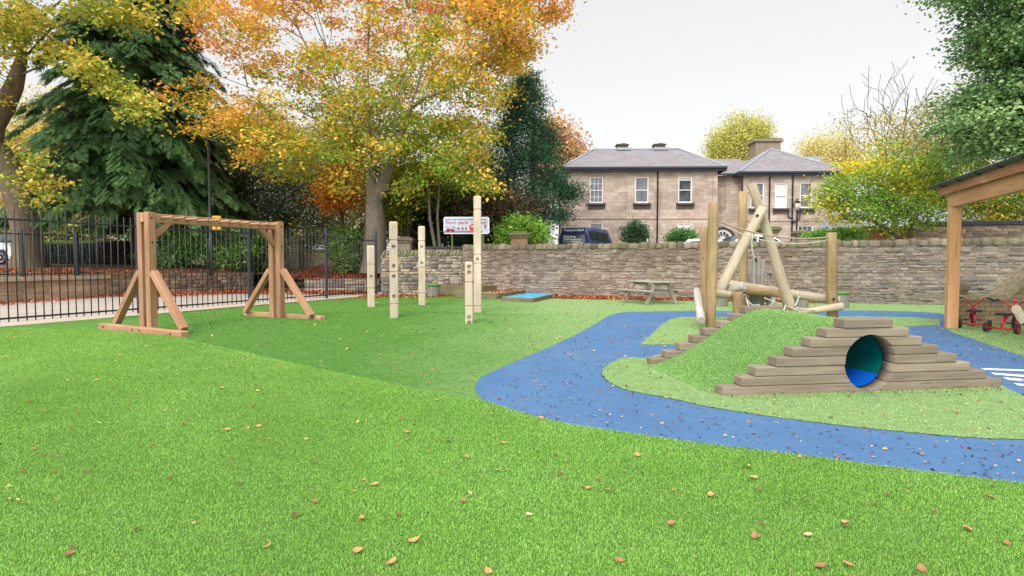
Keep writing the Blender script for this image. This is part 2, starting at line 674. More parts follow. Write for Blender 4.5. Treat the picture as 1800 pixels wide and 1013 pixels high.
# bright near lawn (deeper pile), its seam running diagonally and then along the blue path
seam_px = [(330, 600), (420, 618), (520, 641), (640, 667), (760, 690), (855, 708), (900, 722), (1000, 748), (1100, 763), (1200, 778), (1400, 803), (1600, 829), (1800, 853), (2050, 880)]
seam = [gnd(*p) for p in seam_px]
left_edge = [(fence_x(11.0) + 0.42, 11.0), (fence_x(9) + 0.42, 9), (fence_x(6.5) + 0.42, 6.5), (-13, 4), (-13, -3), (9, -3)]
# the bright turf also runs behind the overhead ladder up to the kerb
lawn_poly = [(p.x, p.y) for p in seam][::-1] + [(-6.6, 11.2), (-8.0, 12.6), (fence_x(13.6) + 0.42, 13.6)] + left_edge
t = NT('bright_lawn')
v = t.mp('Object')
fine = t.noise(v, 120, 3, 0.7); mid = t.noise(v, 5, 5, 0.65)
c = t.mix(1.0, t.ramp(fine, [(0.25, S(74, 118, 40)), (0.5, S(98, 146, 58)), (0.75, S(124, 170, 80))]), t.ramp(mid, [(0.3, (0.88, 0.88, 0.86)), (0.7, (1.1, 1.08, 1.1))]), 'MULTIPLY')
t.col(c); t.bump(fine, 0.8, 0.02); M['lawn'] = t.m
bm = bmesh.new()
f = bm.faces.new([bm.verts.new((x, y, 0)) for x, y in lawn_poly])
bmesh.ops.triangulate(bm, faces=[f])
for _ in range(5):
    bmesh.ops.subdivide_edges(bm, edges=[e for e in bm.edges if e.calc_length() > 0.7], cuts=1)
    bmesh.ops.triangulate(bm, faces=bm.faces[:])
for q in bm.verts: q.co.z = hgt(q.co.x, q.co.y) + 0.012
bmesh.ops.recalc_face_normals(bm, faces=bm.faces[:])
if sum(f.normal.z for f in bm.faces) < 0: bmesh.ops.reverse_faces(bm, faces=bm.faces[:])
me = bpy.data.meshes.new('lawn'); bm.to_mesh(me); bm.free()
o = link('lawn', me, M['lawn']); o['kind'] = 'structure'


def in_poly(x, y, poly):
    x, y = np.asarray(x), np.asarray(y)
    r = np.zeros(x.shape, bool)
    n = len(poly)
    for i in range(n):
        x0, y0 = poly[i][0], poly[i][1]
        x1, y1 = poly[(i + 1) % n][0], poly[(i + 1) % n][1]
        if y0 == y1: continue
        c = ((y0 > y) != (y1 > y)) & (x < (x1 - x0) * (y - y0) / (y1 - y0) + x0)
        r ^= c
    return r


# blue rubber path
t = NT('blue_rubber')
v = t.mp('Object')
fine = t.noise(v, 190, 2, 0.6); big = t.noise(v, 1.3, 5, 0.6)
vo = t.new('ShaderNodeTexVoronoi'); vo.inputs['Scale'].default_value = 60; t.l.new(v, vo.inputs['Vector'])
c = t.ramp(fine, [(0.2, S(50, 84, 124)), (0.5, S(78, 118, 162)), (0.8, S(116, 150, 184))])
c = t.mix(1.0, c, t.ramp(big, [(0.3, (0.88, 0.9, 0.92)), (0.7, (1.1, 1.08, 1.05))]), 'MULTIPLY')
n5 = t.noise(v, 420, 1, 0.5)
c = t.mix(t.ramp(vo.outputs['Distance'], [(0.0, (1, 1, 1)), (0.09, (1, 1, 1)), (0.12, (0, 0, 0))]), c, S(156, 178, 206))
c = t.mix(1.0, c, t.ramp(n5, [(0.35, (0.82,) * 3), (0.65, (1.16,) * 3)]), 'MULTIPLY')
st = t.noise(v, 0.35, 7, 0.7)
mo = t.noise(v, 14, 5, 0.75)
c = t.mix(1.0, c, t.ramp(mo, [(0.3, (0.9, 0.91, 0.92)), (0.7, (1.1, 1.09, 1.08))]), 'MULTIPLY')
c = t.mix(t.ramp(st, [(0.5, (0, 0, 0)), (0.72, (0.5,) * 3)]), c, S(112, 138, 168))
t.col(c); t.bump(fine, 0.5, 0.006); t.b.inputs['Roughness'].default_value = 0.9; M['blue'] = t.m
outer_near = [(2050, 880), (1800, 852), (1600, 827), (1400, 800), (1200, 776), (1100, 763), (1000, 747), (940, 734), (885, 717), (850, 702), (836, 684), (844, 666), (870, 652), (920, 630), (965, 611), (1000, 595), (1040, 574), (1070, 556), (1100, 549), (1150, 548), (1220, 547), (1400, 548), (1500, 546), (1640, 550), (1663, 560), (1662, 578), (1720, 600), (1800, 628), (1960, 690)]
pp = smooth_poly([gnd(*p)[:2] for p in outer_near], 24, closed=False)
pp = [Vector((q.x + random.gauss(0, 0.006), q.y + random.gauss(0, 0.006))) for q in pp]
sheet('path', pp, 0.005, M['blue'])
# turf islands inside the path
isl_a = [(1058, 655), (1063, 666), (1080, 678), (1110, 689), (1180, 702), (1260, 719), (1400, 740), (1550, 757), (1700, 771), (1800, 775), (1990, 782), (1900, 742), (1800, 699), (1761, 679), (1690, 645), (1640, 618), (1600, 606), (1400, 604), (1230, 606), (1140, 629), (1115, 629), (1090, 632), (1068, 643)]
isl_b = [(1125, 607), (1136, 597), (1150, 584), (1165, 570), (1178, 562), (1200, 558), (1300, 557), (1480, 557), (1600, 558), (1651, 562), (1653, 572), (1590, 575), (1560, 590), (1400, 600), (1240, 607)]
ia = [Vector((q.x + random.gauss(0, 0.006), q.y + random.gauss(0, 0.006))) for q in smooth_poly([gnd(*p)[:2] for p in isl_a], 16)]
ib = [gnd(*p)[:2] for p in isl_b]
sheet('turf_island', ia, 0.010, M['turf'])
sheet('turf_island', ib, 0.010, M['turf'])
# white zebra stripes on the path at the right
for k, (a, b, c2, d2) in enumerate([((1724, 648.5), (1810, 651.5), (1810, 654.5), (1731, 651.5)), ((1741, 656.5), (1815, 661.5), (1815, 665.5), (1748, 660)), ((1762, 664.5), (1822, 670), (1822, 674.5), (1771, 669)), ((1781, 675), (1830, 679), (1830, 684), (1792, 680))]):
    sheet('path_marking', [gnd(*q)[:2] for q in (a, b, c2, d2)], 0.0095, M['white'])

# banks behind the walls
def bank_strip(name, front, zf, depth1, z1, far, mat, outdir=(0, 1)):
    vs, fs = [], []
    n = len(front)
    for k in range(n):
        x, y = front[k]
        o_ = outdir if not callable(outdir) else outdir(k)
        vs += [(x, y, zf[k]), (x + o_[0] * depth1, y + o_[1] * depth1, z1), (far[k][0], far[k][1], z1 + 0.25)]
    for k in range(n - 1):
        for j in range(2):
            a = 3 * k + j
            fs.append((a, a + 3, a + 4, a + 1))
    o = link(name, np_mesh(name, np.array(vs), np.array(fs)), mat)
    o['kind'] = 'structure'
    return o


t = NT('leafy_bank')
v = t.mp('Object')
n = t.noise(v, 0.9, 5); n2 = t.noise(v, 22, 4, 0.7)
c = t.ramp(n, [(0.35, S(96, 98, 62)), (0.5, S(130, 112, 84)), (0.65, S(150, 92, 70))])
c = t.mix(1.0, c, t.ramp(n2, [(0.3, (0.75,) * 3), (0.7, (1.2,) * 3)]), 'MULTIPLY')
t.col(c); t.bump(n2, 0.6, 0.05); M['bank'] = t.m
RW = [(-19.6, 4.0), (-17.35, 19.0), (-16.5, 23.3), (-12.9, 28.3)]
bank_strip('terrain', RW, [0.84, 0.84, 0.86, 0.80], 6.0, 1.25, [(-140, 4), (-120, 80), (-70, 160), (-30, 190)], M['bank'], lambda k: [(-1, 0.1), (-0.9, 0.4), (-0.7, 0.7), (-0.3, 0.95)][k])
bank_strip('terrain', [(-12.9, 28.35), (-10.6, 31.0), (-9.6, 26.9), (-6.2, 26.9), (-5.2, 24.4), (-2.0, 24.6)], [0.80, 0.66, 0.52, 0.52, 1.0, 1.15], 6.0, 1.15, [(-30, 190), (-20, 190), (-15, 190), (-8, 190), (-2, 190), (4, 190)], M['bank'])
bank_strip('terrain', [(-2.0, 24.6), (8, wall_y(8) + 0.35), (22, wall_y(22) + 0.35), (60, 4)], [1.15, 1.15, 1.15, 1.15], 6.0, 1.25, [(4, 190), (60, 190), (140, 120), (160, 10)], M['asphalt'])

# ------------------------------------------------------------------ stone walls
def shade1(r, a, b, pal):
    k = r.uniform(a, b)
    return tuple(q * k for q in r.choice(pal))


def stone_wall(p0, p1, z0, H, th, root, ch=(0.08, 0.18), ln=(0.14, 0.5), cfn=None, seed=1, proud=(0.008, 0.045), name='stonework', back=False, jit=0.018):
    """rubble wall: a mortar core faced with single irregular stones (one mesh), front faces the camera side"""
    rnd = random.Random(seed)
    p0, p1 = Vector(p0), Vector(p1)
    L = (p1 - p0).length
    u = (p1 - p0) / L
    nrm = Vector((u.y, -u.x))          # towards the camera side when p0 is left of p1
    core = MB()
    c = (p0 + p1) / 2 - nrm * (th / 2)
    core.box((c.x, c.y, z0 + H / 2), (L, th, H), rz=math.atan2(u.y, u.x))
    core.build('mortar_core', M['mortar'], root)
    V, F, C = [], [], []

    def stone(s0, s1, a0, a1, pr, col, face_o, face_n, run):
        w = min(s1 - s0, a1 - a0)
        bv = min(0.022, w * 0.22)
        j = lambda: rnd.uniform(-jit, jit)
        base = [(s0, a0), (s1, a0), (s1, a1), (s0, a1)]
        base = [(s + j() * 0.6, a + j() * 0.6) for s, a in base]
        mx, my = (s0 + s1) / 2, (a0 + a1) / 2
        top = [(s + (bv if s < mx else -bv) + j() * 0.5, a + (bv if a < my else -bv) + j() * 0.5) for s, a in base]
        b = len(V)
        for (s, a) in base:
            q = face_o + run * s + face_n * 0.001; V.append((q.x, q.y, a))
        for (s, a) in top:
            q = face_o + run * s + face_n * (pr + rnd.uniform(-0.006, 0.006)); V.append((q.x, q.y, a))
        F.append((b + 4, b + 5, b + 6, b + 7))
        for k in range(4):
            F.append((b + k, b + (k + 1) % 4, b + 4 + (k + 1) % 4, b + 4 + k))
        C.extend([col] * 5)

    sides = [(p0, nrm, u, L)]
    sides.append((p1, u, -nrm, th)); sides.append((p0, -u, -nrm, th))
    if back: sides.append((p1 - nrm * th, -nrm, -u, L))
    for fo, fn, run, LL in sides:
        z = z0
        while z < z0 + H - 0.03:
            h = min(rnd.uniform(*ch), z0 + H - z)
            if z0 + H - z - h < 0.05: h = z0 + H - z
            s = 0.0
            while s < LL - 0.02:
                l = rnd.uniform(*ln) * (1.25 if rnd.random() < 0.2 else 1.0)
                if LL - s - l < 0.08: l = LL - s
                q = fo + run * (s + l / 2)
                col = cfn((z + h / 2 - z0) / H, q.x, rnd)
                if h > 0.13 and rnd.random() < 0.3:      # two thin stones in place of a thick one
                    hs = h * rnd.uniform(0.4, 0.6)
                    stone(s + 0.006, s + l - 0.006, z + 0.004, z + hs - 0.004, rnd.uniform(*proud), col, fo, fn, run)
                    stone(s + 0.006, s + l - 0.006, z + hs + 0.004, z + h - 0.004, rnd.uniform(*proud), cfn((z + h - z0) / H, q.x, rnd), fo, fn, run)
                else:
                    stone(s + 0.006, s + l - 0.006, z + 0.005, z + h - 0.005, rnd.uniform(*proud), col, fo, fn, run)
                s += l
            z += h
    return link(name, np_mesh(name, np.array(V), np.array(F), np.array(C)), M['stone'], root)


def coping_row(p0, p1, z0, h, depth, root, ln=(0.12, 0.34), seed=3, name='coping', pal=None, mat='cope', lean=0.0):
    """row of rough upright coping stones"""
    rnd = random.Random(seed)
    p0, p1 = Vector(p0), Vector(p1)
    L = (p1 - p0).length
    u = (p1 - p0) / L
    nrm = Vector((u.y, -u.x))
    V, F, C = [], [], []
    pal = pal or [S(122, 112, 94), S(108, 100, 86), S(134, 122, 104), S(98, 90, 80), S(116, 112, 86), S(140, 128, 110)]
    s = 0.0
    while s < L - 0.03:
        l = rnd.uniform(*ln)
        if L - s - l < 0.08: l = L - s
        hh = h * rnd.uniform(0.82, 1.12)
        b = len(V)
        ring = []
        for fr in (0.0, 0.5, 0.82, 1.0):
            k = {0.0: 1.0, 0.5: 1.02, 0.82: 0.9, 1.0: 0.62}[fr]
            for sx_, sn in ((0, 1), (1, 1), (1, -1), (0, -1)):
                q = p0 + u * (s + l / 2 + (sx_ - 0.5) * (l - 0.012) * (k if fr > 0.6 else 1) + lean * fr + rnd.uniform(-0.012, 0.012)) + nrm * (-depth / 2 + 0.04 + sn * depth / 2 * k + rnd.uniform(-0.02, 0.02))
                V.append((q.x, q.y, z0 + hh * fr + rnd.uniform(-0.01, 0.01)))
        for r in range(3):
            for k in range(4):
                F.append((b + 4 * r + k, b + 4 * r + (k + 1) % 4, b + 4 * r + 4 + (k + 1) % 4, b + 4 * r + 4 + k))
        F.append((b + 12, b + 13, b + 14, b + 15))
        C.extend([shade1(rnd, 0.8, 1.2, pal)] * 13)
        s += l
    return link(name, np_mesh(name, np.array(V), np.array(F), np.array(C)), M[mat], root)


def main_col(f, x, rnd):
    warm = [S(164, 150, 136), S(152, 138, 124), S(174, 160, 146), S(146, 132, 118), S(160, 142, 124), S(166, 150, 140), S(156, 146, 136)]
    dark = [S(112, 98, 88), S(104, 92, 84), S(122, 106, 94), S(116, 98, 90)]
    grey = [S(132, 126, 120), S(116, 112, 110), S(146, 138, 130), S(108, 104, 104), S(152, 140, 128)]
    soot = 0.05 + (0.75 if f > 0.66 else 0.25 if f > 0.5 else 0.0) * (0.6 + 0.4 * math.sin(x * 1.3 + 1)) * (1 if x < 10 else 0.5)
    if x < 1.5: soot += 0.35
    if x > 10.5 and rnd.random() < 0.6: c = rnd.choice(grey)
    elif rnd.random() < soot: c = rnd.choice(dark)
    else: c = rnd.choice(warm)
    k = rnd.uniform(0.9, 1.1)
    mean = S(146, 131, 118) if x < 10 else S(138, 128, 118)
    return tuple((q * 0.55 + m_ * 0.45) * k for q, m_ in zip(c, mean))


wl_ = thing('stone_wall', 'long brown rubble stone wall with mossy upright coping behind the play area', 'wall', (WALL0.x, WALL0.y, 0))
wl_.location = (0, 0, 0)
stone_wall(WALL0, WALL1, 0.0, 1.90, 0.40, wl_, ch=(0.05, 0.13), ln=(0.10, 0.42), cfn=main_col, seed=4, back=True, proud=(0.0, 0.034), jit=0.036)
coping_row(WALL0, WALL1, 1.90, 0.22, 0.46, wl_, ln=(0.16, 0.42), seed=5)

w2 = thing('stone_wall', 'short grey rubble wall joining the railings to the long brown wall', 'wall')
gcol = lambda f, x, r: shade1(r, 0.82, 1.14, ([S(150, 142, 132), S(168, 158, 144), S(132, 126, 118), S(176, 160, 140), S(190, 170, 146), S(120, 112, 104)]))
stone_wall((-5.35, 23.4), (-1.95, 24.45), 0.0, 1.66, 0.40, w2, ch=(0.07, 0.2), ln=(0.12, 0.4), cfn=gcol, seed=8, back=True)
coping_row((-5.35, 23.4), (-2.1, 24.40), 1.66, 0.22, 0.44, w2, ln=(0.08, 0.16), seed=9, lean=0.09, pal=[S(140, 136, 112), S(122, 118, 98), S(154, 148, 128), S(128, 130, 96)])

# sandstone retaining wall at the left, with its own railing
M['sand_stone'] = attr_mat('sandstone_block', noise_s=10, var=0.16, bump=0.3, bdist=0.01)
rw = thing('retaining_wall', 'low pinkish sandstone block retaining wall with flat coping across the pavement', 'wall')
scol = lambda f, x, r: shade1(r, 0.9, 1.1, ([S(190, 160, 136), S(178, 150, 128), S(198, 170, 146), S(184, 152, 126)]))
rA, rB = Vector(RW[0]), Vector(RW[1])
rC = Vector(RW[2])
stone_wall(rA, rB, 0, 0.70, 0.35, rw, ch=(0.22, 0.25), ln=(0.6, 1.1), cfn=scol, seed=12, proud=(0.004, 0.012), jit=0.003, name='blockwork')
stone_wall(rB, rC, 0, 0.70, 0.35, rw, ch=(0.22, 0.25), ln=(0.6, 1.1), cfn=scol, seed=13, proud=(0.004, 0.012), jit=0.003, name='blockwork')
for a, b in ((rA, rB), (rB, rC)):
    d = (b - a).normalized(); nn = Vector((d.y, -d.x)); c = (a + b) / 2 - nn * 0.14
    MB().box((c.x, c.y, 0.775), ((b - a).length, 0.46, 0.15), rz=math.atan2(d.y, d.x), bevel=0.01).build('coping', plain('coping_sandstone', S(196, 170, 150), 0.9, var=0.2) if 'cs' not in M else M['cs'], rw)
rr = thing('retaining_wall', 'low dark rubble retaining wall below the rhododendrons across the pavement', 'wall')
bcol = lambda f, x, r: shade1(r, 0.8, 1.15, ([S(150, 132, 110), S(168, 148, 122), S(136, 120, 102), S(160, 134, 108), S(122, 110, 98)]))
stone_wall(RW[2], RW[3], 0, 0.84, 0.4, rr, ch=(0.09, 0.19), ln=(0.18, 0.5), cfn=bcol, seed=15)
lw = thing('retaining_wall', 'low rubble wall holding leafy ground below the beech tree', 'wall')
stone_wall((-9.7, 26.6), (-6.25, 26.6), 0, 0.60, 0.4, lw, ch=(0.12, 0.26), ln=(0.2, 0.7), cfn=gcol, seed=16)
# wall and gate piers further back
bw = thing('stone_wall', 'background stone wall with thin dark coping behind the climbing poles', 'wall')
stone_wall((-4.3, 27.4), (-1.4, 27.4), 0.9, 1.15, 0.35, bw, ch=(0.12, 0.2), ln=(0.25, 0.6), cfn=gcol, seed=18)
MB().box((-2.85, 27.56, 2.09), (2.95, 0.46, 0.10)).build('coping', M['gutter'], bw)


def pier(name, label, x, y, z0, z1, w, cap_c, body_c, seed, group=None):
    p = thing(name, label, 'gate pier', (x, y, z0), 0, group)
    H = z1 - z0
    MB().box((0, 0, (H - 0.28) / 2), (w, w, H - 0.28), bevel=0.02).box((0, 0, 0.15), (w + 0.1, w + 0.1, 0.3), bevel=0.015).build('pier_shaft', body_c, p)
    MB().box((0, 0, H - 0.23), (w + 0.12, w + 0.12, 0.10), bevel=0.02).box((0, 0, H - 0.12), (w + 0.24, w + 0.24, 0.12), bevel=0.03).lathe([((w + 0.2) * 0.70, H - 0.06), (w * 0.55, H + 0.02), (0.02, H + 0.05)], 4, Matrix.Rotation(math.pi / 4, 4, 'Z')).build('pier_cap', cap_c, p)
    return p


M['pier_stone'] = plain('pier_stone', S(150, 138, 118), 0.9, var=0.25)
M['pier_cap'] = plain('pier_cap_stone', S(128, 120, 96), 0.9, var=0.35)
M['moss_cap'] = plain('mossy_cap_stone', S(112, 112, 72), 0.95, var=0.35)
M['red_stone'] = plain('reddish_pier_stone', S(150, 112, 92), 0.9, var=0.25)
pier('gate_pier', 'tall square stone gate pier seen through the railings', -12.75, 33.2, 0.6, 2.72, 1.0, M['pier_cap'], M['pier_stone'], 1)
pier('gate_pier', 'square stone gate pier with stepped cap left of the warning sign', -5.15, 27.6, 0.8, 2.58, 0.6, M['pier_cap'], M['pier_stone'], 2)
pier('gate_pier', 'short reddish pier with mossy cap above the long stone wall', 0.33, 26.4, 1.0, 2.76, 0.75, M['moss_cap'], M['red_stone'], 3)
pw = thing('stone_wall', 'curved panel wall beside the tall gate pier beyond the railings', 'wall')
stone_wall((-12.1, 33.3), (-10.1, 32.6), 0.6, 1.45, 0.3, pw, ch=(0.2, 0.28), ln=(0.4, 0.8), cfn=lambda f, x, r: shade1(r, 0.85, 1.1, ([S(160, 142, 118), S(146, 130, 110)])), seed=21, proud=(0.004, 0.012), jit=0.004)
MB().box((-11.1, 33.08, 2.09), (2.15, 0.42, 0.09), rz=-0.337).build('coping', M['pier_cap'], pw)
# far wall at the right with dark coping
fw = thing('stone_wall', 'higher pale stone wall with dark flat coping behind the shelter post', 'wall')
pcol = lambda f, x, r: shade1(r, 0.85, 1.1, ([S(178, 160, 136), S(160, 144, 124), S(186, 168, 146), S(140, 126, 110)]))
stone_wall((18.9, 26.6), (32.0, 23.6), 1.0, 2.05, 0.4, fw, ch=(0.08, 0.14), ln=(0.2, 0.5), cfn=pcol, seed=23)
MB().box((25.45, 25.28, 3.16), (13.6, 0.55, 0.20), rz=math.atan2(-3.0, 13.1), bevel=0.02).build('coping', M['gutter'], fw)

# ------------------------------------------------------------------ black railing round the playground
fen = thing('railing_fence', 'tall black iron bar railing along the left edge of the lawn', 'fence')
for k in range(len(FEN) - 1):
    a, b = FEN[k], FEN[k + 1]
    d = b - a; L_ = d.length
    mb = MB()
    nb = int(L_ / 0.165)
    for j in range(1, nb):
        q = a + d * (j / nb)
        mb.tube([(q.x, q.y, 0.06), (q.x, q.y, 2.50 + 0.0)], 0.0125, 6)
    mb.build('bar_panel', M['black_metal'], fen)
    for zz, nm in ((2.28, 'top_rail'), (0.14, 'bottom_rail')):
        MB().bar((a.x, a.y, zz), (b.x, b.y, zz), 0.012, 0.042).build(nm, M['black_metal'], fen)
for k, q in enumerate(FEN[1:]):
    if k == 0: continue
    MB().box((q.x, q.y, 1.32), (0.085, 0.085, 2.62), bevel=0.006).box((q.x, q.y, 2.64), (0.10, 0.10, 0.03)).build('post', M['navy_metal'], fen)
rf = thing('railing_fence', 'lower black railing standing on the sandstone retaining wall', 'fence')
d = (rC - rA); 
rl0 = rA + (rB - rA) * 0.2
seq = [rl0, rB, rB + (rC - rB) * 0.24, rB + (rC - rB) * 0.70, rC]
for a, b in zip(seq, seq[1:]):
    d = b - a; nb = max(2, int(d.length / 0.125)); mb = MB()
    off = Vector((-0.2, 0.03))
    for j in range(nb + 1):
        q = a + d * (j / nb) + off
        mb.tube([(q.x, q.y, 0.86), (q.x, q.y, 2.50)], 0.009, 5)
    mb.build('bar_panel', M['black_metal'], rf)
    for zz, nm in ((2.36, 'top_rail'), (0.95, 'bottom_rail')):
        a2, b2 = a + off, b + off
        MB().bar((a2.x, a2.y, zz), (b2.x, b2.y, zz), 0.012, 0.04).build(nm, M['black_metal'], rf)
for q in seq[2:4]:
    MB().box((q.x - 0.05, q.y, 1.66), (0.10, 0.10, 1.75), bevel=0.006).build('post', M['black_metal'], rf)

# ------------------------------------------------------------------ overhead ladder
def bolt(p, d, r, parent):
    p = Vector(p) - world_m(parent).translation
    MB().lathe([(r, -0.004), (r, 0.007), (r * 0.6, 0.012)], 12, Matrix.Translation(p) @ frame_z(d)).build('bolt', M['bolt'], parent)


def drill(o, pts, r, dirv, depth=0.06):
    mb = MB()
    for p in pts:
        mb.lathe([(r, -0.02), (r, depth)], 14, Matrix.Translation(p) @ frame_z(dirv))
    cut(o, mb.mesh('holes'), Matrix.Identity(4))


LA, LB = Vector((-6.98, 10.65, 0)), Vector((-5.45, 13.47, 0))
ax = (LB - LA).normalized()
bx_ = Vector((2.64, -1.50, 0)).normalized()
lad = thing('overhead_ladder', 'stained timber overhead ladder frame with dowel rungs and braced feet', 'climbing frame', LA)
for base, top_cut in ((LA, 0), (LB, 1)):
    z0 = hgt(base.x, base.y) * 0.4
    b0 = base + Vector((0, 0, z0))
    fl = 1.42 if top_cut == 0 else 1.36
    timber('foot_beam', b0 - bx_ * fl + Vector((0, 0, 0.065)), b0 + bx_ * fl + Vector((0, 0, 0.065)), 0.15, 0.125, M['new_wood'], lad, bevel=0.012)
    for sgn in (-1, 1):
        p = b0 + bx_ * (0.125 * sgn) + ax * (0.148 if top_cut == 0 else -0.148)
        timber('upright', p + Vector((0, 0, 0.0)), p + Vector((0, 0, 2.29 - z0)), 0.145, 0.135, M['new_wood'], lad, roll=math.atan2(bx_.y, bx_.x), bevel=0.008)
        q0 = b0 + bx_ * (1.16 * sgn) + Vector((0, 0, 0.13)) + ax * (0.148 if top_cut == 0 else -0.148)
        q1 = b0 + bx_ * (0.22 * sgn) + Vector((0, 0, 1.16)) + ax * (0.148 if top_cut == 0 else -0.148)
        timber('brace', q0, q1, 0.13, 0.115, M['new_wood'], lad, bevel=0.008)
        if sgn > 0:
            for zz in (2.18, 1.72): bolt(p + bx_ * 0.0675 + Vector((0, 0, zz - z0)), bx_, 0.022, lad)
    fr = b0 - ax * 0.075 + Vector((0, 0, 0.07))
    for s_ in (-1.2, -0.15, 0.1, 1.1): bolt(fr + bx_ * s_, -ax, 0.02, lad)
t0 = LA + ax * 0.07 + Vector((0, 0, 2.19)); t1 = LB - ax * 0.07 + Vector((0, 0, 2.19))
timber('top_beam', t0, t1, 0.10, 0.17, M['new_wood'], lad, bevel=0.008)
for base, s_ in ((LA + ax * 0.148, 1), (LB - ax * 0.148, -1)):
    timber('knee_brace', base + ax * (0.04 * s_) + Vector((0, 0, 1.75)), base + ax * (0.44 * s_) + Vector((0, 0, 2.13)), 0.10, 0.10, M['new_wood'], lad, bevel=0.006)
for k in range(11):
    p = LA + ax * (0.42 + k * (3.21 - 0.84) / 10) + Vector((0, 0, 2.20))
    log('rung', p - bx_ * 0.42, p + bx_ * 0.42, 0.028, 0.028, M['new_wood'], lad, seed=k, n=12)

# ------------------------------------------------------------------ climbing poles
def pole(px, py0, py1, w, grooves, holes, label, rz):
    b = gnd(px, py0, 0, True)
    top = at(px, py1, b.y).z
    z0 = b.z - 0.05
    L_ = top - z0
    bm = bmesh.new()
    h = w / 2
    prof = [(h - 0.004, 0)]
    for gz in grooves:
        z = gz * L_
        prof += [(h, z - 0.022), (h - 0.016, z - 0.012), (h - 0.016, z + 0.012), (h, z + 0.022)]
    prof += [(h, L_ - 0.05), (h - 0.006, L_ - 0.02), (h - 0.022, L_)]
    rings = []
    cs = 0.016
    for r, z in prof:
        pts = [(r - cs, -r), (r, -r + cs), (r, r - cs), (r - cs, r), (-r + cs, r), (-r, r - cs), (-r, -r + cs), (-r + cs, -r)]
        rings.append([bm.verts.new((x, y, z)) for x, y in pts])
    for A, B in zip(rings, rings[1:]):
        for k in range(8): bm.faces.new((A[k], A[(k + 1) % 8], B[(k + 1) % 8], B[k]))
    bm.faces.new(rings[0][::-1]); bm.faces.new(rings[-1])
    me = bpy.data.meshes.new('climbing_pole'); bm.to_mesh(me); bm.free()
    o = link('climbing_pole', me, M['pale_wood'])
    o.location = (b.x, b.y, z0); o.rotation_euler = (0, 0, rz)
    tag(o, label, 'climbing pole', 'square climbing poles on the turf mounds')
    Mo = Matrix.Translation(o.location) @ Matrix.Rotation(rz, 4, 'Z')
    mb = MB()
    for side, fz in holes:
        d = Vector((0, -1, 0)) if side == 'f' else Vector((1, 0, 0)) if side == 'r' else Vector((-1, 0, 0))
        mb.lathe([(0.045, -0.02), (0.045, 0.075)], 16, Mo @ Matrix.Translation(d * h + Vector((0, 0, fz * L_))) @ frame_z(-d))
    cut(o, mb.mesh('holes'), Matrix.Identity(4))
    return o


pole(652.5, 539, 432, 0.20, [0.32, 0.70], [('f', 0.51), ('r', 0.93), ('r', 0.86), ('r', 0.19)], 'short pale climbing pole nearest the railing gate post', 0.35)
pole(693, 558, 390, 0.195, [0.16, 0.485, 0.81], [('f', 0.745), ('f', 0.55), ('f', 0.445), ('f', 0.24), ('r', 0.88), ('r', 0.09)], 'tall pale climbing pole second from the railings, four holes up its face', 0.2)
pole(742, 536, 398, 0.21, [0.165, 0.485, 0.815], [('f', 0.745), ('f', 0.545)], 'pale climbing pole before the grey rubble wall, one open hole near its top', 0.15)
pole(824.5, 568, 460, 0.165, [0.30, 0.675], [('f', 0.92), ('f', 0.83), ('f', 0.13), ('f', 0.05), ('l', 0.45)], 'shortest pale climbing pole with pairs of holes at top and foot', 0.12)
pole(839.5, 549, 345, 0.20, [0.07, 0.43, 0.505, 0.885], [('f', 0.468), ('l', 0.845), ('l', 0.12)], 'tallest pale climbing pole in front of the warning sign', 0.1)

# ------------------------------------------------------------------ turf mound with tunnel
F0 = Vector((2.10, 5.61, 0))
U = Vector((0.9908, 0.1357, 0)); Vv = Vector((-0.175, 0.984, 0)).normalized()
LB_, TOPW, NH, SH, MD = 3.17, 0.53, 8, 0.0945, 1.90
mound = thing('tunnel_mound', 'turf covered mound with stepped timber ends and a blue tunnel through it', 'play mound', F0 + U * (LB_ / 2) + Vv * (MD / 2))
PC, PR, PZ = 1.616, 0.292, 0.305
cyl = MB().lathe([(PR, -0.5), (PR, MD + 0.5)], 48).mesh('bore')
Mcyl = Matrix.Translation(F0 + U * PC + Vector((0, 0, PZ))) @ frame_z(Vv)
step = (LB_ - TOPW) / 2 / (NH - 1)
rs = random.Random(5)
for wall_i in range(2):
    for k in range(NH):
        j1, j2 = rs.uniform(-0.02, 0.02), rs.uniform(-0.02, 0.02)
        off = Vv * (0.085 if wall_i == 0 else MD - 0.085) + Vv * rs.uniform(-0.006, 0.006)
        a = F0 + off + U * (k * step + j1) + Vector((0, 0, SH * (k + 0.5) + 0.002))
        b = F0 + off + U * (LB_ - k * step + j2) + Vector((0, 0, SH * (k + 0.5) + 0.002))
        o = timber('sleeper', a, b, 0.17, SH - 0.004, M['sleeper'], mound, bevel=0.007)
        if SH * k < PZ + PR and SH * (k + 1) > PZ - PR:
            o.data.materials.append(M['cut_grey'])
            cut(o, cyl.copy(), Mcyl)
            split_loose(o)
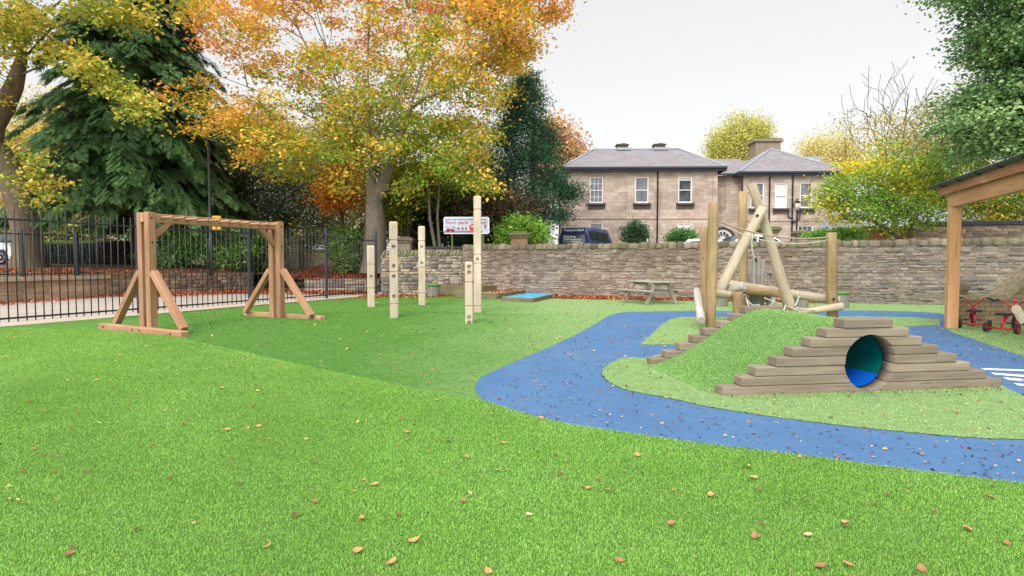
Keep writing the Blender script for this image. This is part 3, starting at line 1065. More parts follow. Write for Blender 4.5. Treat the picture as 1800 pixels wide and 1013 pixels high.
# turf skin between the two end walls
prof = [(-0.06, 0.012), (0.10, 0.035), (0.42, 0.17), (0.80, 0.385), (1.10, 0.56), (1.30, 0.655), (1.45, 0.70), (1.585, 0.712), (1.72, 0.70), (1.87, 0.655), (2.07, 0.56), (2.37, 0.385), (2.75, 0.17), (3.07, 0.035), (3.23, 0.012)]
prof = [(q.x, q.y) for q in smooth_poly(prof, 4, closed=False)]
nvv = 14
vs = []
for jv in range(nvv):
    w_ = 0.168 + (MD - 0.336) * jv / (nvv - 1)
    for (a, z) in prof:
        p = F0 + U * a + Vv * w_
        vs.append((p.x, p.y, z + 0.012 * math.sin(3 * a + 2 * w_) * min(1, z * 4)))
npf = len(prof)
i = np.arange(nvv - 1)[:, None] * npf + np.arange(npf - 1)[None, :]
mound_v = np.array(vs); mound_f = np.stack([i, i + 1, i + npf + 1, i + npf], -1).reshape(-1, 4)
lw_ = np.array(world_m(mound).translation)
link('turf_cover', np_mesh('turf_cover', mound_v - lw_, mound_f, smooth=True), M['turf'], mound)
# tunnel pipe
t = NT('teal_tunnel'); t.b.inputs['Roughness'].default_value = 0.35
t.col(t.ramp(t.noise(t.mp('Object'), 6, 4), [(0.3, (0.0, 0.10, 0.092)), (0.7, (0.002, 0.14, 0.125))])); M['teal'] = t.m
t = NT('blue_tunnel_floor'); t.b.inputs['Roughness'].default_value = 0.4
t.col(t.ramp(t.noise(t.mp('Object'), 6, 4), [(0.3, (0.0, 0.09, 0.52)), (0.7, (0.01, 0.13, 0.64))])); M['tunnel_blue'] = t.m
Mp = Matrix.Translation(F0 + U * PC + Vector((0, 0, PZ)) - world_m(mound).translation) @ frame_z(Vv)
mb = MB()
mb.lathe([(PR + 0.015, 0.168), (PR + 0.015, MD - 0.168)], 48, Mp, cap=False)
mb.lathe([(PR - 0.006, 0.166), (PR - 0.006, MD - 0.166)], 48, Mp, cap=False)
mb.build('tunnel_pipe', M['teal'], mound)
bm = bmesh.new()
rows = []
for w_ in (0.165, MD - 0.165):
    row = []
    for k in range(15):
        a = math.radians(-90 - 56 + 112 * k / 14)
        p = U * (math.cos(a) * (PR - 0.012)) + Vector((0, 0, 1)) * (math.sin(a) * (PR - 0.012))
        q = F0 + U * PC + Vector((0, 0, PZ)) + Vv * w_ + p - world_m(mound).translation
        row.append(bm.verts.new(q))
    rows.append(row)
for k in range(14): bm.faces.new((rows[0][k], rows[0][k + 1], rows[1][k + 1], rows[1][k])).smooth = True
me = bpy.data.meshes.new('tunnel_floor'); bm.to_mesh(me); bm.free()
link('tunnel_floor', me, M['tunnel_blue'], mound)

# ------------------------------------------------------------------ log climber behind the mound
lc = thing('log_climber', 'tall climbing frame of peeled round logs with ropes behind the mound', 'climbing frame', (4.9, 12.4, 0))
p1 = gnd(1252.5, 577); log('log_post', p1, at(1251.5, 357, p1.y + 0.02), 0.097, 0.10, M['log_brown'], lc, 1)
p2 = at(1238, 560, 12.3); p2.z = 0; log('log_post', p2, at(1236, 399, 12.3), 0.088, 0.088, M['log_brown'], lc, 2)
p3 = at(1307, 560, 13.8); p3.z = 0; log('log_post', p3, at(1307, 337, 13.8), 0.098, 0.102, M['log_brown'], lc, 3)
p4 = at(1464, 560, 12.5); p4.z = 0; log('log_post', p4, at(1464, 409, 12.5), 0.112, 0.108, M['log_brown'], lc, 4)
log('leaning_log', at(1396, 558, 12.5), at(1320, 323, 12.7), 0.128, 0.098, M['log_wood'], lc, 5)
log('leaning_log', at(1262, 522, 12.5), at(1340, 364, 12.42), 0.112, 0.105, M['log_wood'], lc, 6)
log('sloping_log', at(1226.5, 511, 12.5), at(1234, 565, 11.3), 0.078, 0.083, M['log_grey'], lc, 7)
log('cross_log', at(1251, 513, 12.1), at(1300, 519, 12.6), 0.098, 0.09, M['log_wood'], lc, 8)
log('cross_log', at(1268, 510, 12.7), at(1308, 502, 12.3), 0.088, 0.09, M['log_grey'], lc, 9)
log('cross_log', at(1297, 513, 12.9), at(1371, 516, 12.0), 0.086, 0.094, M['log_brown'], lc, 10)
log('cross_log', at(1272, 498, 13.6), at(1476, 527, 12.72), 0.09, 0.10, M['log_wood'], lc, 11)
log('cross_log', at(1400, 551, 12.5), at(1482, 540, 12.28), 0.07, 0.08, M['log_wood'], lc, 12)
q = at(1299, 560, 12.3); q.z = 0
log('log_stub', q, at(1298, 513, 12.3), 0.085, 0.115, M['log_brown'], lc, 13)
Lw = world_m(lc).translation
for (px, py, y) in ((1331, 379, 12.30), (1465.5, 526, 12.375)): bolt(at(px, py, y), (0, -1, 0), 0.034, lc)


def rope(name, a, b, sag, r, mat, parent, n=18):
    pts = [a.lerp(b, k / n) + Vector((0, 0, -sag * 4 * (k / n) * (1 - k / n))) - (world_m(parent).translation if parent else Vector()) for k in range(n + 1)]
    return MB().tube(pts, r, 6).build(name, mat, parent)


a_, b_ = at(1258, 387, 11.75), at(1457, 417, 12.5)
rope('rope', a_, b_, 0.16, 0.017, M['rope'], lc)
rope('rope', at(1258, 390, 11.75), at(1457, 421, 12.5), 0.24, 0.009, M['rope_pale'], lc)
pts = [at(x, y, 12.3) - Lw for x, y in ((1323, 412), (1321.5, 425), (1322, 440), (1325, 450), (1328.5, 457))]
MB().tube(pts, 0.012, 6).build('hanging_rope', M['rope_pale'], lc)
pts = [at(x, y, 12.3) - Lw for x, y in ((1327.5, 454), (1330, 460.5))]
MB().tube(pts, 0.022, 8).build('rope_end', M['rubber'], lc)
# rope net strung between the low logs
net = MB()
nl = [((1310, 524, 12.6), (1322, 536, 12.2), (1334, 536, 12.0)), ((1312, 527, 12.5), (1318, 540, 12.1), (1332, 548, 11.9)), ((1343, 524, 13.2), (1362, 531, 12.7), (1383, 538, 12.3), (1400, 545, 12.1)), ((1360, 525, 13.1), (1358, 533, 12.5), (1353, 537, 12.2)), ((1404, 520, 12.9), (1402, 529, 12.4), (1398, 537, 12.2)), ((1381, 536, 12.3), (1378, 545, 12.0), (1374, 553, 11.8)), ((1400, 541, 12.2), (1425, 545, 12.4), (1455, 543, 12.4))]
for seg in nl:
    pp_ = smooth_poly([(0, 0)] * 0 or [(p[0], p[1]) for p in seg], 4, closed=False)
    yy = [seg[0][2] + (seg[-1][2] - seg[0][2]) * k / (len(pp_) - 1) for k in range(len(pp_))]
    net.tube([at(p.x, p.y, y) - Lw for p, y in zip(pp_, yy)], 0.014, 6)
net.build('rope_net', M['rope_pale'], lc)
for px, py, y in ((1404, 519, 12.75), (1309, 522, 12.6), (1361, 524, 13.1)):
    c_ = at(px, py, y) - Lw
    MB().tube([c_ + Vector((0.035 * math.cos(t_), 0, 0.05 * math.sin(t_))) for t_ in [2 * math.pi * k / 10 for k in range(10)]], 0.012, 6, closed=True).build('shackle', M['steel'], lc)

# ------------------------------------------------------------------ storyteller chair and log stools by the wall
ch = thing('storytelling_chair', 'grey timber high backed chair with rounded back against the stone wall', 'chair', (at(1331, 533, 17.6).x, 17.6, 0))
for k, (ox, hz) in enumerate(((-0.2, 1.42), (-0.067, 1.55), (0.067, 1.55), (0.2, 1.42))):
    mb = MB().box((ox, 0.1, hz / 2), (0.128, 0.05, hz), bevel=0.02)
    mb.build('back_plank', M['grey_wood'], ch)
for sx_ in (-0.44, 0.36):
    MB().box((sx_, 0.0, 0.5), (0.13, 0.13, 1.0), bevel=0.015).box((sx_, -0.25, 0.32), (0.13, 0.13, 0.64), bevel=0.015).build('side_post', M['grey_wood'], ch)
    MB().box((sx_, -0.14, 1.03), (0.16, 0.5, 0.05), bevel=0.01).build('arm_rest', M['grey_wood'], ch)
MB().box((-0.04, -0.15, 0.42), (0.7, 0.46, 0.06), bevel=0.01).build('seat', M['grey_wood'], ch)
t = NT('stool_turf'); v = t.mp('Object'); n = t.noise(v, 60, 3, 0.7)
t.col(t.ramp(n, [(0.3, S(70, 120, 40)), (0.7, S(120, 170, 80))])); t.bump(n, 0.8, 0.02); M['stool_turf'] = t.m


def stool(px, py, r, h, label, y=None):
    b = gnd(px, py) if y is None else Vector((at(px, py, y).x, y, 0))
    s = thing('log_stool', label, 'stool', b, 0, 'turf topped stools beside the long wall')
    mb = MB()
    n = 14
    for k in range(n):
        a = 2 * math.pi * k / n
        mb.box((math.cos(a) * (r - 0.03), math.sin(a) * (r - 0.03), h / 2), (0.05, 2 * math.pi * r / n - 0.008, h), rz=a, bevel=0.006)
    mb.build('stave_drum', M['grey_wood'], s)
    MB().lathe([(r * 0.98, h - 0.01), (r * 1.13, h + 0.0), (r * 1.14, h + 0.04), (r * 1.0, h + 0.075), (0.02, h + 0.09)], 20).build('turf_top', M['stool_turf'], s)
    return s


stool(762, 521.5, 0.27, 0.44, 'grey stave stool with a turf top beside the dark raised bed')
stool(1480, 540.5, 0.185, 0.42, 'grey stave stool with a turf top behind the right log post', 16.9)
stool(1409, 539, 0.19, 0.30, 'low grey stave stool mostly hidden by the sloping cross log', 17.2)
stool(1268, 536, 0.19, 0.30, 'low grey stave stool glimpsed beside the brown log posts', 17.6)

# ------------------------------------------------------------------ picnic table
pa, pb = Vector((4.95, 18.35, 0)), Vector((4.35, 19.75, 0))
pax = (pb - pa).normalized(); plen = 1.72
pt = thing('picnic_table', 'weathered timber picnic table with attached benches by the stone wall', 'picnic table', (pa + pb) / 2, math.atan2(pax.y, pax.x))
for k in range(5):
    o = timber('top_plank', Vector((0, 0, 0)), Vector((plen, 0, 0)), 0.138, 0.04, M['table_wood'], pt, bevel=0.005)
    o.matrix_basis = Matrix.Translation((-plen / 2, -0.29 + 0.145 * k, 0.72)) @ frame_z((1, 0, 0))
for sy in (-1, 1):
    for k in range(2):
        o = timber('bench_plank', Vector((0, 0, 0)), Vector((plen, 0, 0)), 0.125, 0.04, M['table_wood'], pt, bevel=0.005)
        o.matrix_basis = Matrix.Translation((-plen / 2, sy * (0.56 + 0.135 * k), 0.435)) @ frame_z((1, 0, 0))
for sx_ in (-0.58, 0.58):
    for sy in (-1, 1):
        MB().bar((sx_, sy * 0.60, 0.0), (sx_, sy * 0.22, 0.70), 0.045, 0.10).build('leg', M['table_wood'], pt)
    MB().box((sx_ + 0.046, 0, 0.37), (0.04, 1.40, 0.09)).build('bench_bearer', M['table_wood'], pt)
    MB().box((sx_ + 0.046, 0, 0.655), (0.04, 0.66, 0.08)).build('top_bearer', M['table_wood'], pt)

# ------------------------------------------------------------------ raised beds
t = NT('sand'); v = t.mp('Object'); n = t.noise(v, 50, 4, 0.7)
t.col(t.ramp(n, [(0.3, S(186, 160, 140)), (0.7, S(220, 196, 178))])); t.bump(n, 0.5, 0.01); M['sand'] = t.m
M['mat_black'] = plain('dark_rubber_mat', S(58, 56, 66), 0.9, var=0.3)
M['mat_blue'] = plain('pale_blue_mat', S(70, 176, 220), 0.85, var=0.15)


def bed(label, fl, fr, br, h, fill_name, fill_mat, fz):
    fl, fr, br = Vector((*fl, 0)), Vector((*fr, 0)), Vector((*br, 0))
    bl = fl + (br - fr)
    o = thing('raised_bed', label, 'raised bed', (fl + br) / 2, 0)
    up = Vector((0, 0, h / 2))
    for a, b in ((fl, fr), (fr, br), (bl, fl)):
        timber('edging', a + up, b + up, 0.10, h, M['bed_wood'], o, bevel=0.01)
    c0 = (fl + br) / 2
    MB().face([(*(p - c0)[:2], fz) for p in (fl, fr, br, bl)]).build(fill_name, fill_mat, o)


bed('tall timber raised bed filled with dark matting and red leaves', (-3.35, 24.05), (-1.25, 22.75), (-0.55, 23.95), 0.42, 'matting', M['mat_black'], 0.37)
bed('timber sandpit with pale sand between the dark bed and the blue bed', (-2.2, 22.15), (-0.57, 21.1), (0.55, 23.3), 0.22, 'sand', M['sand'], 0.17)
bed('low timber bed with a bright pale blue mat', (-0.33, 20.15), (0.67, 19.3), (1.75, 22.5), 0.14, 'matting', M['mat_blue'], 0.135)

# ------------------------------------------------------------------ timber shelter at the right
sh = thing('timber_shelter', 'open orange timber shelter with dark gutter and corrugated roof at the right', 'shelter', (9.0, 11.67, 0))
e_ = Vector((-0.335, -0.942, 0)).normalized(); nrm_ = Vector((-e_.y, e_.x, 0)) * -1   # nrm_ points away from the playground
if nrm_.x < 0: nrm_ = -nrm_
sp = gnd(1671.5, 577)
rl = math.atan2(e_.y, e_.x)
timber('shelter_post', sp, sp + Vector((0, 0, 2.47)), 0.19, 0.19, M['shelter_wood'], sh, roll=rl, bevel=0.008)
sp2 = sp + e_ * 5.6
timber('shelter_post', sp2, sp2 + Vector((0, 0, 2.47)), 0.19, 0.19, M['shelter_wood'], sh, roll=rl, bevel=0.008)
bm0 = sp - e_ * 0.17 - nrm_ * 0.03
timber('wall_plate', bm0 + Vector((0, 0, 2.605)), bm0 + e_ * 6.1 + Vector((0, 0, 2.605)), 0.10, 0.27, M['shelter_wood'], sh)
fs0 = sp - e_ * 0.42 - nrm_ * 0.14
M['peel_wood'] = wood('peeling_fascia', S(150, 88, 62), S(196, 136, 100), S(226, 196, 168), 0.3)
timber('fascia', fs0 + Vector((0, 0, 2.845)), fs0 + e_ * 6.6 + Vector((0, 0, 2.845)), 0.03, 0.20, M['peel_wood'], sh, bevel=0.004)
g0 = sp - e_ * 0.68 - nrm_ * 0.225 + Vector((0, 0, 2.965))
Ls = world_m(sh).translation
bm = bmesh.new()
for rr_, flip in ((0.062, False), (0.056, True)):
    rows = []
    for s_ in (0, 6.9):
        rows.append([bm.verts.new(g0 + e_ * s_ + nrm_ * (math.cos(a) * rr_) + Vector((0, 0, math.sin(a) * rr_)) - Ls) for a in [math.pi + math.pi * k / 10 for k in range(11)]])
    for k in range(10): bm.faces.new((rows[0][k], rows[0][k + 1], rows[1][k + 1], rows[1][k])).smooth = True
vsx = [bm.verts.new(g0 + nrm_ * (math.cos(a) * 0.06) + Vector((0, 0, math.sin(a) * 0.06)) - Ls) for a in [math.pi + math.pi * k / 10 for k in range(11)]]
bm.faces.new(vsx)
me = bpy.data.meshes.new('gutter'); bm.to_mesh(me); bm.free(); link('gutter', me, M['gutter'], sh)
for k in range(8):
    c_ = g0 + e_ * (0.72 + 0.82 * k)
    MB().tube([c_ + nrm_ * (math.cos(a) * 0.068) + Vector((0, 0, math.sin(a) * 0.068)) - Ls for a in [math.pi * 0.95 + math.pi * 1.1 * k2 / 10 for k2 in range(11)]], 0.014, 6).build('gutter_bracket', M['black_metal'], sh)
# corrugated sheet rising away from the gutter
nx_, cols_ = 2, 180
vs = []
for j in range(2):
    for i2 in range(cols_):
        s_ = 6.75 * i2 / (cols_ - 1)
        p = g0 + e_ * s_ + e_ * 0.1 + nrm_ * (0.02 + 4.2 * j) + Vector((0, 0, 0.022 + 0.75 * j + 0.018 * math.sin(s_ * 2 * math.pi / 0.15))) - Ls
        vs.append(p[:])
i = np.arange(cols_ - 1)
o = link('roof_sheet', np_mesh('roof_sheet', np.array(vs), np.stack([i, i + 1, i + 1 + cols_, i + cols_], -1), smooth=True), plain('grey_roof_sheet', S(120, 124, 126), 0.7, var=0.2), sh)
sm = o.modifiers.new('thickness', 'SOLIDIFY'); sm.thickness = 0.008
for k in range(7):
    a = sp + e_ * (0.1 + 0.9 * k) + Vector((0, 0, 2.82))
    timber('rafter', a - nrm_ * 0.1, a + nrm_ * 4.0 + Vector((0, 0, 0.70)), 0.05, 0.13, M['shelter_wood'], sh, bevel=0.003)
for k in (0.0, 5.6):
    a = sp + e_ * k + nrm_ * 4.0
    timber('shelter_post', a, a + Vector((0, 0, 3.35)), 0.19, 0.19, M['shelter_wood'], sh, roll=rl)

# ------------------------------------------------------------------ low wall with sloping coping, stone ball
st = thing('brick_parapet', 'low buff stone parapet wall with coping that rises steeply to the right', 'wall', (9.64, 12.35, 0))
t = NT('buff_coursed_stone')
v = t.mp('Object')
rot = t.new('ShaderNodeMapping'); rot.inputs['Rotation'].default_value = (math.pi / 2, 0, 0); t.l.new(v, rot.inputs['Vector'])
br = t.new('ShaderNodeTexBrick'); t.l.new(rot.outputs[0], br.inputs['Vector'])
for nm, val in (('Color1', (*S(178, 154, 122), 1)), ('Color2', (*S(150, 130, 104), 1)), ('Mortar', (*S(128, 112, 92), 1)), ('Scale', 1.0), ('Mortar Size', 0.008), ('Brick Width', 0.26), ('Row Height', 0.095), ('Bias', -0.1)):
    br.inputs[nm].default_value = val
n = t.noise(v, 16, 6, 0.7)
c = t.mix(1.0, br.outputs['Color'], t.ramp(n, [(0.25, (0.72,) * 3), (0.75, (1.25,) * 3)]), 'MULTIPLY')
t.col(c)
ad = t.new('ShaderNodeMath', operation='SUBTRACT'); t.l.new(n, ad.inputs[0]); t.l.new(br.outputs['Fac'], ad.inputs[1])
t.bump(ad.outputs[0], 0.6, 0.02); M['buff'] = t.m
MB().prism([(0, 0), (3.2, 0), (3.2, 2.0), (2.62, 1.95), (1.08, 0.53), (0, 0.53)], 0.0, 0.3, Matrix.Rotation(math.pi / 2, 4, 'X') @ Matrix.Translation((0, 0, -0.3))).build('wall_body', M['buff'], st)
cop = plain('parapet_coping', S(166, 152, 124), 0.9, var=0.35)
MB().prism([(-0.08, 0.533), (1.10, 0.533), (1.02, 0.645), (-0.08, 0.645)], -0.36, 0.06, Matrix.Rotation(math.pi / 2, 4, 'X')).build('coping', cop, st)
MB().prism([(1.104, 0.536), (2.64, 1.955), (2.53, 2.06), (1.024, 0.648)], -0.36, 0.06, Matrix.Rotation(math.pi / 2, 4, 'X')).build('coping', cop, st)
ball = MB().lathe([(0.16, 0.0), (0.185, 0.02)] + [(0.205 * math.cos(a), 0.17 + 0.165 * math.sin(a)) for a in [math.radians(-50 + 140 * k / 10) for k in range(11)]] , 24).build('stone_ball', plain('finial_stone', S(126, 112, 92), 0.9, var=0.35))
ball.location = (9.86, 12.5, 0.646); ball.scale = (0.8, 0.8, 0.8)
tag(ball, 'rounded dark stone ball resting on the low parapet beside the shelter post', 'stone ball')

# ------------------------------------------------------------------ tricycles
def wheel(parent, c, r, w, axis, rim_mat, spokes=5):
    Mx = Matrix.Translation(c) @ frame_z(axis)
    w_o = MB().lathe([(r * 0.7, -w / 2), (r * 0.93, -w / 2), (r, -w * 0.28), (r, w * 0.28), (r * 0.93, w / 2), (r * 0.7, w / 2)], 26, Mx, cap=False).lathe([(r * 0.7, w / 2), (r * 0.7, -w / 2)], 26, Mx, cap=False).build('tyre', M['rubber'], parent)
    mb = MB().lathe([(r * 0.7, -w * 0.42), (r * 0.7, w * 0.42), (r * 0.58, w * 0.42), (r * 0.58, -w * 0.42), (r * 0.7, -w * 0.42)], 26, Mx, cap=False)
    for k in range(spokes):
        a = 2 * math.pi * k / spokes
        mb.bar(Mx @ Vector((0, 0, 0)), Mx @ Vector((math.cos(a) * r * 0.62, math.sin(a) * r * 0.62, 0)), r * 0.2, w * 0.4)
    mb.lathe([(r * 0.2, -w * 0.6), (r * 0.2, w * 0.6)], 12, Mx)
    mb.build('rim', rim_mat, w_o)
    return w_o


def trike(label, loc, rz, rim, big, board):
    t_ = thing('tricycle', label, 'tricycle', loc, rz, 'red tricycles by the parapet')
    R_ = M['red_paint']
    for sx_ in (-1, 1): wheel(t_, (0.235 * sx_, -0.30, 0.095), 0.095, 0.055, (1, 0, 0), M['red_paint'])
    wheel(t_, (0, 0.36, big), big, 0.05, (1, 0, 0), rim, 6)
    MB().tube([(-0.21, -0.30, 0.095), (0.21, -0.30, 0.095)], 0.017, 10).build('rear_axle', R_, t_)
    MB().tube([(0, -0.30, 0.10), (0, -0.26, 0.26), (0, -0.12, 0.32), (0, 0.12, 0.36), (0, 0.26, 0.42)], 0.021, 10).tube([(0, -0.30, 0.12), (0, -0.08, 0.31)], 0.016, 8).build('frame_tube', R_, t_)
    fk = MB()
    for sx_ in (-0.042, 0.042):
        fk.tube([(sx_, 0.36, big), (sx_, 0.30, big * 2 + 0.03), (0, 0.26, 0.42)], 0.013, 8)
    fk.tube([(0, 0.27, 0.38), (0, 0.25, 0.46)], 0.022, 10)
    fk.build('fork', R_, t_)
    MB().tube([(-0.24, 0.08, 0.60), (-0.17, 0.14, 0.61), (-0.09, 0.21, 0.52), (-0.02, 0.25, 0.44), (0.02, 0.25, 0.44), (0.09, 0.21, 0.52), (0.17, 0.14, 0.61), (0.24, 0.08, 0.60)], 0.013, 8).build('handlebar', R_, t_)
    for sx_ in (-1, 1):
        MB().tube([(0.20 * sx_, 0.115, 0.607), (0.29 * sx_, 0.03, 0.593)], 0.019, 10).build('grip', M['rubber'], t_)
        MB().box((0.11 * sx_, 0.36, big - 0.02), (0.09, 0.055, 0.025), bevel=0.006).build('pedal', M['rubber'], t_)
    MB().prism([(-0.12, -0.16), (0.12, -0.16), (0.13, -0.02), (0.06, 0.16), (-0.06, 0.16), (-0.13, -0.02)], 0.335, 0.375, Matrix.Translation((0, -0.12, 0))).build('seat', M['rubber'], t_)
    mud = MB()
    rows = []
    for k in range(9):
        a = math.radians(20 + 120 * k / 8)
        rows.append((math.cos(a) * (big + 0.03), math.sin(a) * (big + 0.03)))
    for (y0, z0), (y1, z1) in zip(rows, rows[1:]):
        mud.face([(-0.035, 0.36 + y0, big + z0), (0.035, 0.36 + y0, big + z0), (0.035, 0.36 + y1, big + z1), (-0.035, 0.36 + y1, big + z1)])
    mud.build('mudguard', R_, t_)
    if board:
        bo = MB().prism([(-0.05, -0.22), (0.05, -0.22), (0.075, -0.05), (0.075, 0.14), (0.04, 0.2), (-0.04, 0.2), (-0.075, 0.14), (-0.075, -0.05)], -0.012, 0.012).build('seat_board', M['cream'], t_)
        bo.matrix_basis = Matrix.Translation((0.16, -0.02, 0.37)) @ Matrix.Rotation(math.radians(-35), 4, 'Y') @ Matrix.Rotation(math.radians(62), 4, 'X')
        b2 = MB().prism([(-0.06, -0.2), (0.06, -0.2), (0.09, 0.0), (0.05, 0.2), (-0.05, 0.2), (-0.09, 0.0)], -0.010, 0.010).build('seat_board', M['cream'], t_)
        b2.matrix_basis = Matrix.Translation((0.22, 0.20, 0.40)) @ Matrix.Rotation(math.radians(14), 4, 'Y') @ Matrix.Rotation(math.radians(-8), 4, 'X') @ Matrix.Rotation(math.radians(80), 4, 'Z')
        MB().lathe([(0.01, 0), (0.035, 0.01), (0.05, 0.035), (0.045, 0.065), (0.02, 0.08)], 14, Matrix.Translation((0, 0.25, 0.56))).build('bell', M['pink_paint'], t_)
        MB().tube([(0, 0.25, 0.44), (0, 0.25, 0.565)], 0.013, 8).build('stem', R_, t_)
    return t_


q = gnd(1713, 578) + Vector((0.30 * math.sin(math.radians(36)), 0.30 * math.cos(math.radians(36)), 0))
trike('red tricycle nearest the shelter post with its handlebar turned up', (q.x, q.y, 0), math.radians(-36), M['red_paint'], 0.15, False)
q = gnd(1760, 586) + Vector((0.30 * math.sin(math.radians(60)), 0.30 * math.cos(math.radians(60)), 0))
trike('red tricycle with cream boards and a pink rimmed front wheel', (q.x, q.y, 0), math.radians(-60), M['pink_paint'], 0.17, True)
#==PART3==

# ------------------------------------------------------------------ the house behind the wall
def ashlar(name, a, b, mort, bw, rh):
    t = NT(name)
    v = t.mp('Object')
    sp_ = t.new('ShaderNodeSeparateXYZ'); t.l.new(v, sp_.inputs[0])
    ad = t.new('ShaderNodeMath', operation='ADD'); t.l.new(sp_.outputs['X'], ad.inputs[0]); t.l.new(sp_.outputs['Y'], ad.inputs[1])
    cb = t.new('ShaderNodeCombineXYZ'); t.l.new(ad.outputs[0], cb.inputs['X']); t.l.new(sp_.outputs['Z'], cb.inputs['Y'])
    br = t.new('ShaderNodeTexBrick'); t.l.new(cb.outputs[0], br.inputs['Vector'])
    for nm, val in (('Color1', (*a, 1)), ('Color2', (*b, 1)), ('Mortar', (*mort, 1)), ('Scale', 1.0), ('Mortar Size', 0.012), ('Brick Width', bw), ('Row Height', rh), ('Bias', 0.0)):
        br.inputs[nm].default_value = val
    n = t.noise(v, 0.55, 6, 0.65); n2 = t.noise(v, 9, 5, 0.7)
    c = t.mix(t.ramp(n, [(0.42, (0, 0, 0)), (0.66, (0.75,) * 3)]), br.outputs['Color'], S(158, 138, 128))
    c = t.mix(1.0, c, t.ramp(n2, [(0.3, (0.82,) * 3), (0.7, (1.15,) * 3)]), 'MULTIPLY')
    t.col(c); t.bump(n2, 0.3, 0.02)
    return t.m


M['ashlar'] = ashlar('sandstone_ashlar', S(226, 209, 192), S(190, 171, 156), S(178, 160, 146), 0.62, 0.24)
t = NT('slate_roof')
v = t.mp('Object')
sp_ = t.new('ShaderNodeSeparateXYZ'); t.l.new(v, sp_.inputs[0])
ad = t.new('ShaderNodeMath', operation='ADD'); t.l.new(sp_.outputs['X'], ad.inputs[0]); t.l.new(sp_.outputs['Y'], ad.inputs[1])
m2 = t.new('ShaderNodeMath', operation='MULTIPLY'); m2.inputs[1].default_value = 2.0; t.l.new(sp_.outputs['Z'], m2.inputs[0])
cb = t.new('ShaderNodeCombineXYZ'); t.l.new(ad.outputs[0], cb.inputs['X']); t.l.new(m2.outputs[0], cb.inputs['Y'])
br = t.new('ShaderNodeTexBrick'); t.l.new(cb.outputs[0], br.inputs['Vector'])
for nm, val in (('Color1', (*S(152, 153, 157), 1)), ('Color2', (*S(138, 132, 136), 1)), ('Mortar', (*S(96, 92, 96), 1)), ('Scale', 1.0), ('Mortar Size', 0.012), ('Brick Width', 0.34), ('Row Height', 0.26)):
    br.inputs[nm].default_value = val
n = t.noise(v, 1.1, 6, 0.7); n2 = t.noise(v, 5, 6, 0.7)
c = t.mix(t.ramp(n, [(0.45, (0, 0, 0)), (0.65, (0.55,) * 3)]), br.outputs['Color'], S(142, 110, 116))
c = t.mix(t.ramp(n2, [(0.52, (0, 0, 0)), (0.72, (0.7,) * 3)]), c, S(140, 150, 140))
t.col(c); t.b.inputs['Roughness'].default_value = 0.6; M['slate'] = t.m
M['lead'] = plain('lead_flashing', S(170, 176, 184), 0.5, var=0.15)
M['dark_stone'] = plain('dark_sill_stone', S(92, 84, 78), 0.9, var=0.25)
M['house_gutter'] = plain('blue_black_gutter', S(52, 56, 70), 0.5)
t = NT('window_glass'); t.b.inputs['Roughness'].default_value = 0.06; t.b.inputs['Specular IOR Level'].default_value = 0.8
t.col(t.ramp(t.noise(t.mp('Object'), 1.6, 4), [(0.35, (0.03, 0.035, 0.042)), (0.65, (0.12, 0.13, 0.15))])); M['glass'] = t.m
M['blind'] = plain('white_blind', S(226, 226, 226), 0.8, var=0.05)

HX, HY, HZ = 9.0, 40.0, 1.25
house = thing('stone_house', 'two storey sandstone house with hipped slate roofs and white sash windows', 'house', (HX, HY, HZ))
house.rotation_euler = (0, 0, math.radians(-1.5))


def facade(x0, x1, z0, z1, y, openings, depth=0.18):
    """wall front facing -Y with real openings; returns a mesh builder"""
    mb = MB()
    xs = sorted({x0, x1, *[o[0] for o in openings], *[o[1] for o in openings]})
    zs = sorted({z0, z1, *[o[2] for o in openings], *[o[3] for o in openings]})
    for a, b in zip(xs, xs[1:]):
        for c_, d_ in zip(zs, zs[1:]):
            mx, mz = (a + b) / 2, (c_ + d_) / 2
            if any(o[0] < mx < o[1] and o[2] < mz < o[3] for o in openings): continue
            mb.face([(a, y, c_), (b, y, c_), (b, y, d_), (a, y, d_)])
    for a, b, c_, d_ in openings:
        mb.face([(a, y, c_), (a, y + depth, c_), (a, y + depth, d_), (a, y, d_)])
        mb.face([(b, y + depth, c_), (b, y, c_), (b, y, d_), (b, y + depth, d_)])
        mb.face([(a, y, d_), (a, y + depth, d_), (b, y + depth, d_), (b, y, d_)])
        mb.face([(a, y + depth, c_), (a, y, c_), (b, y, c_), (b, y + depth, c_)])
    return mb


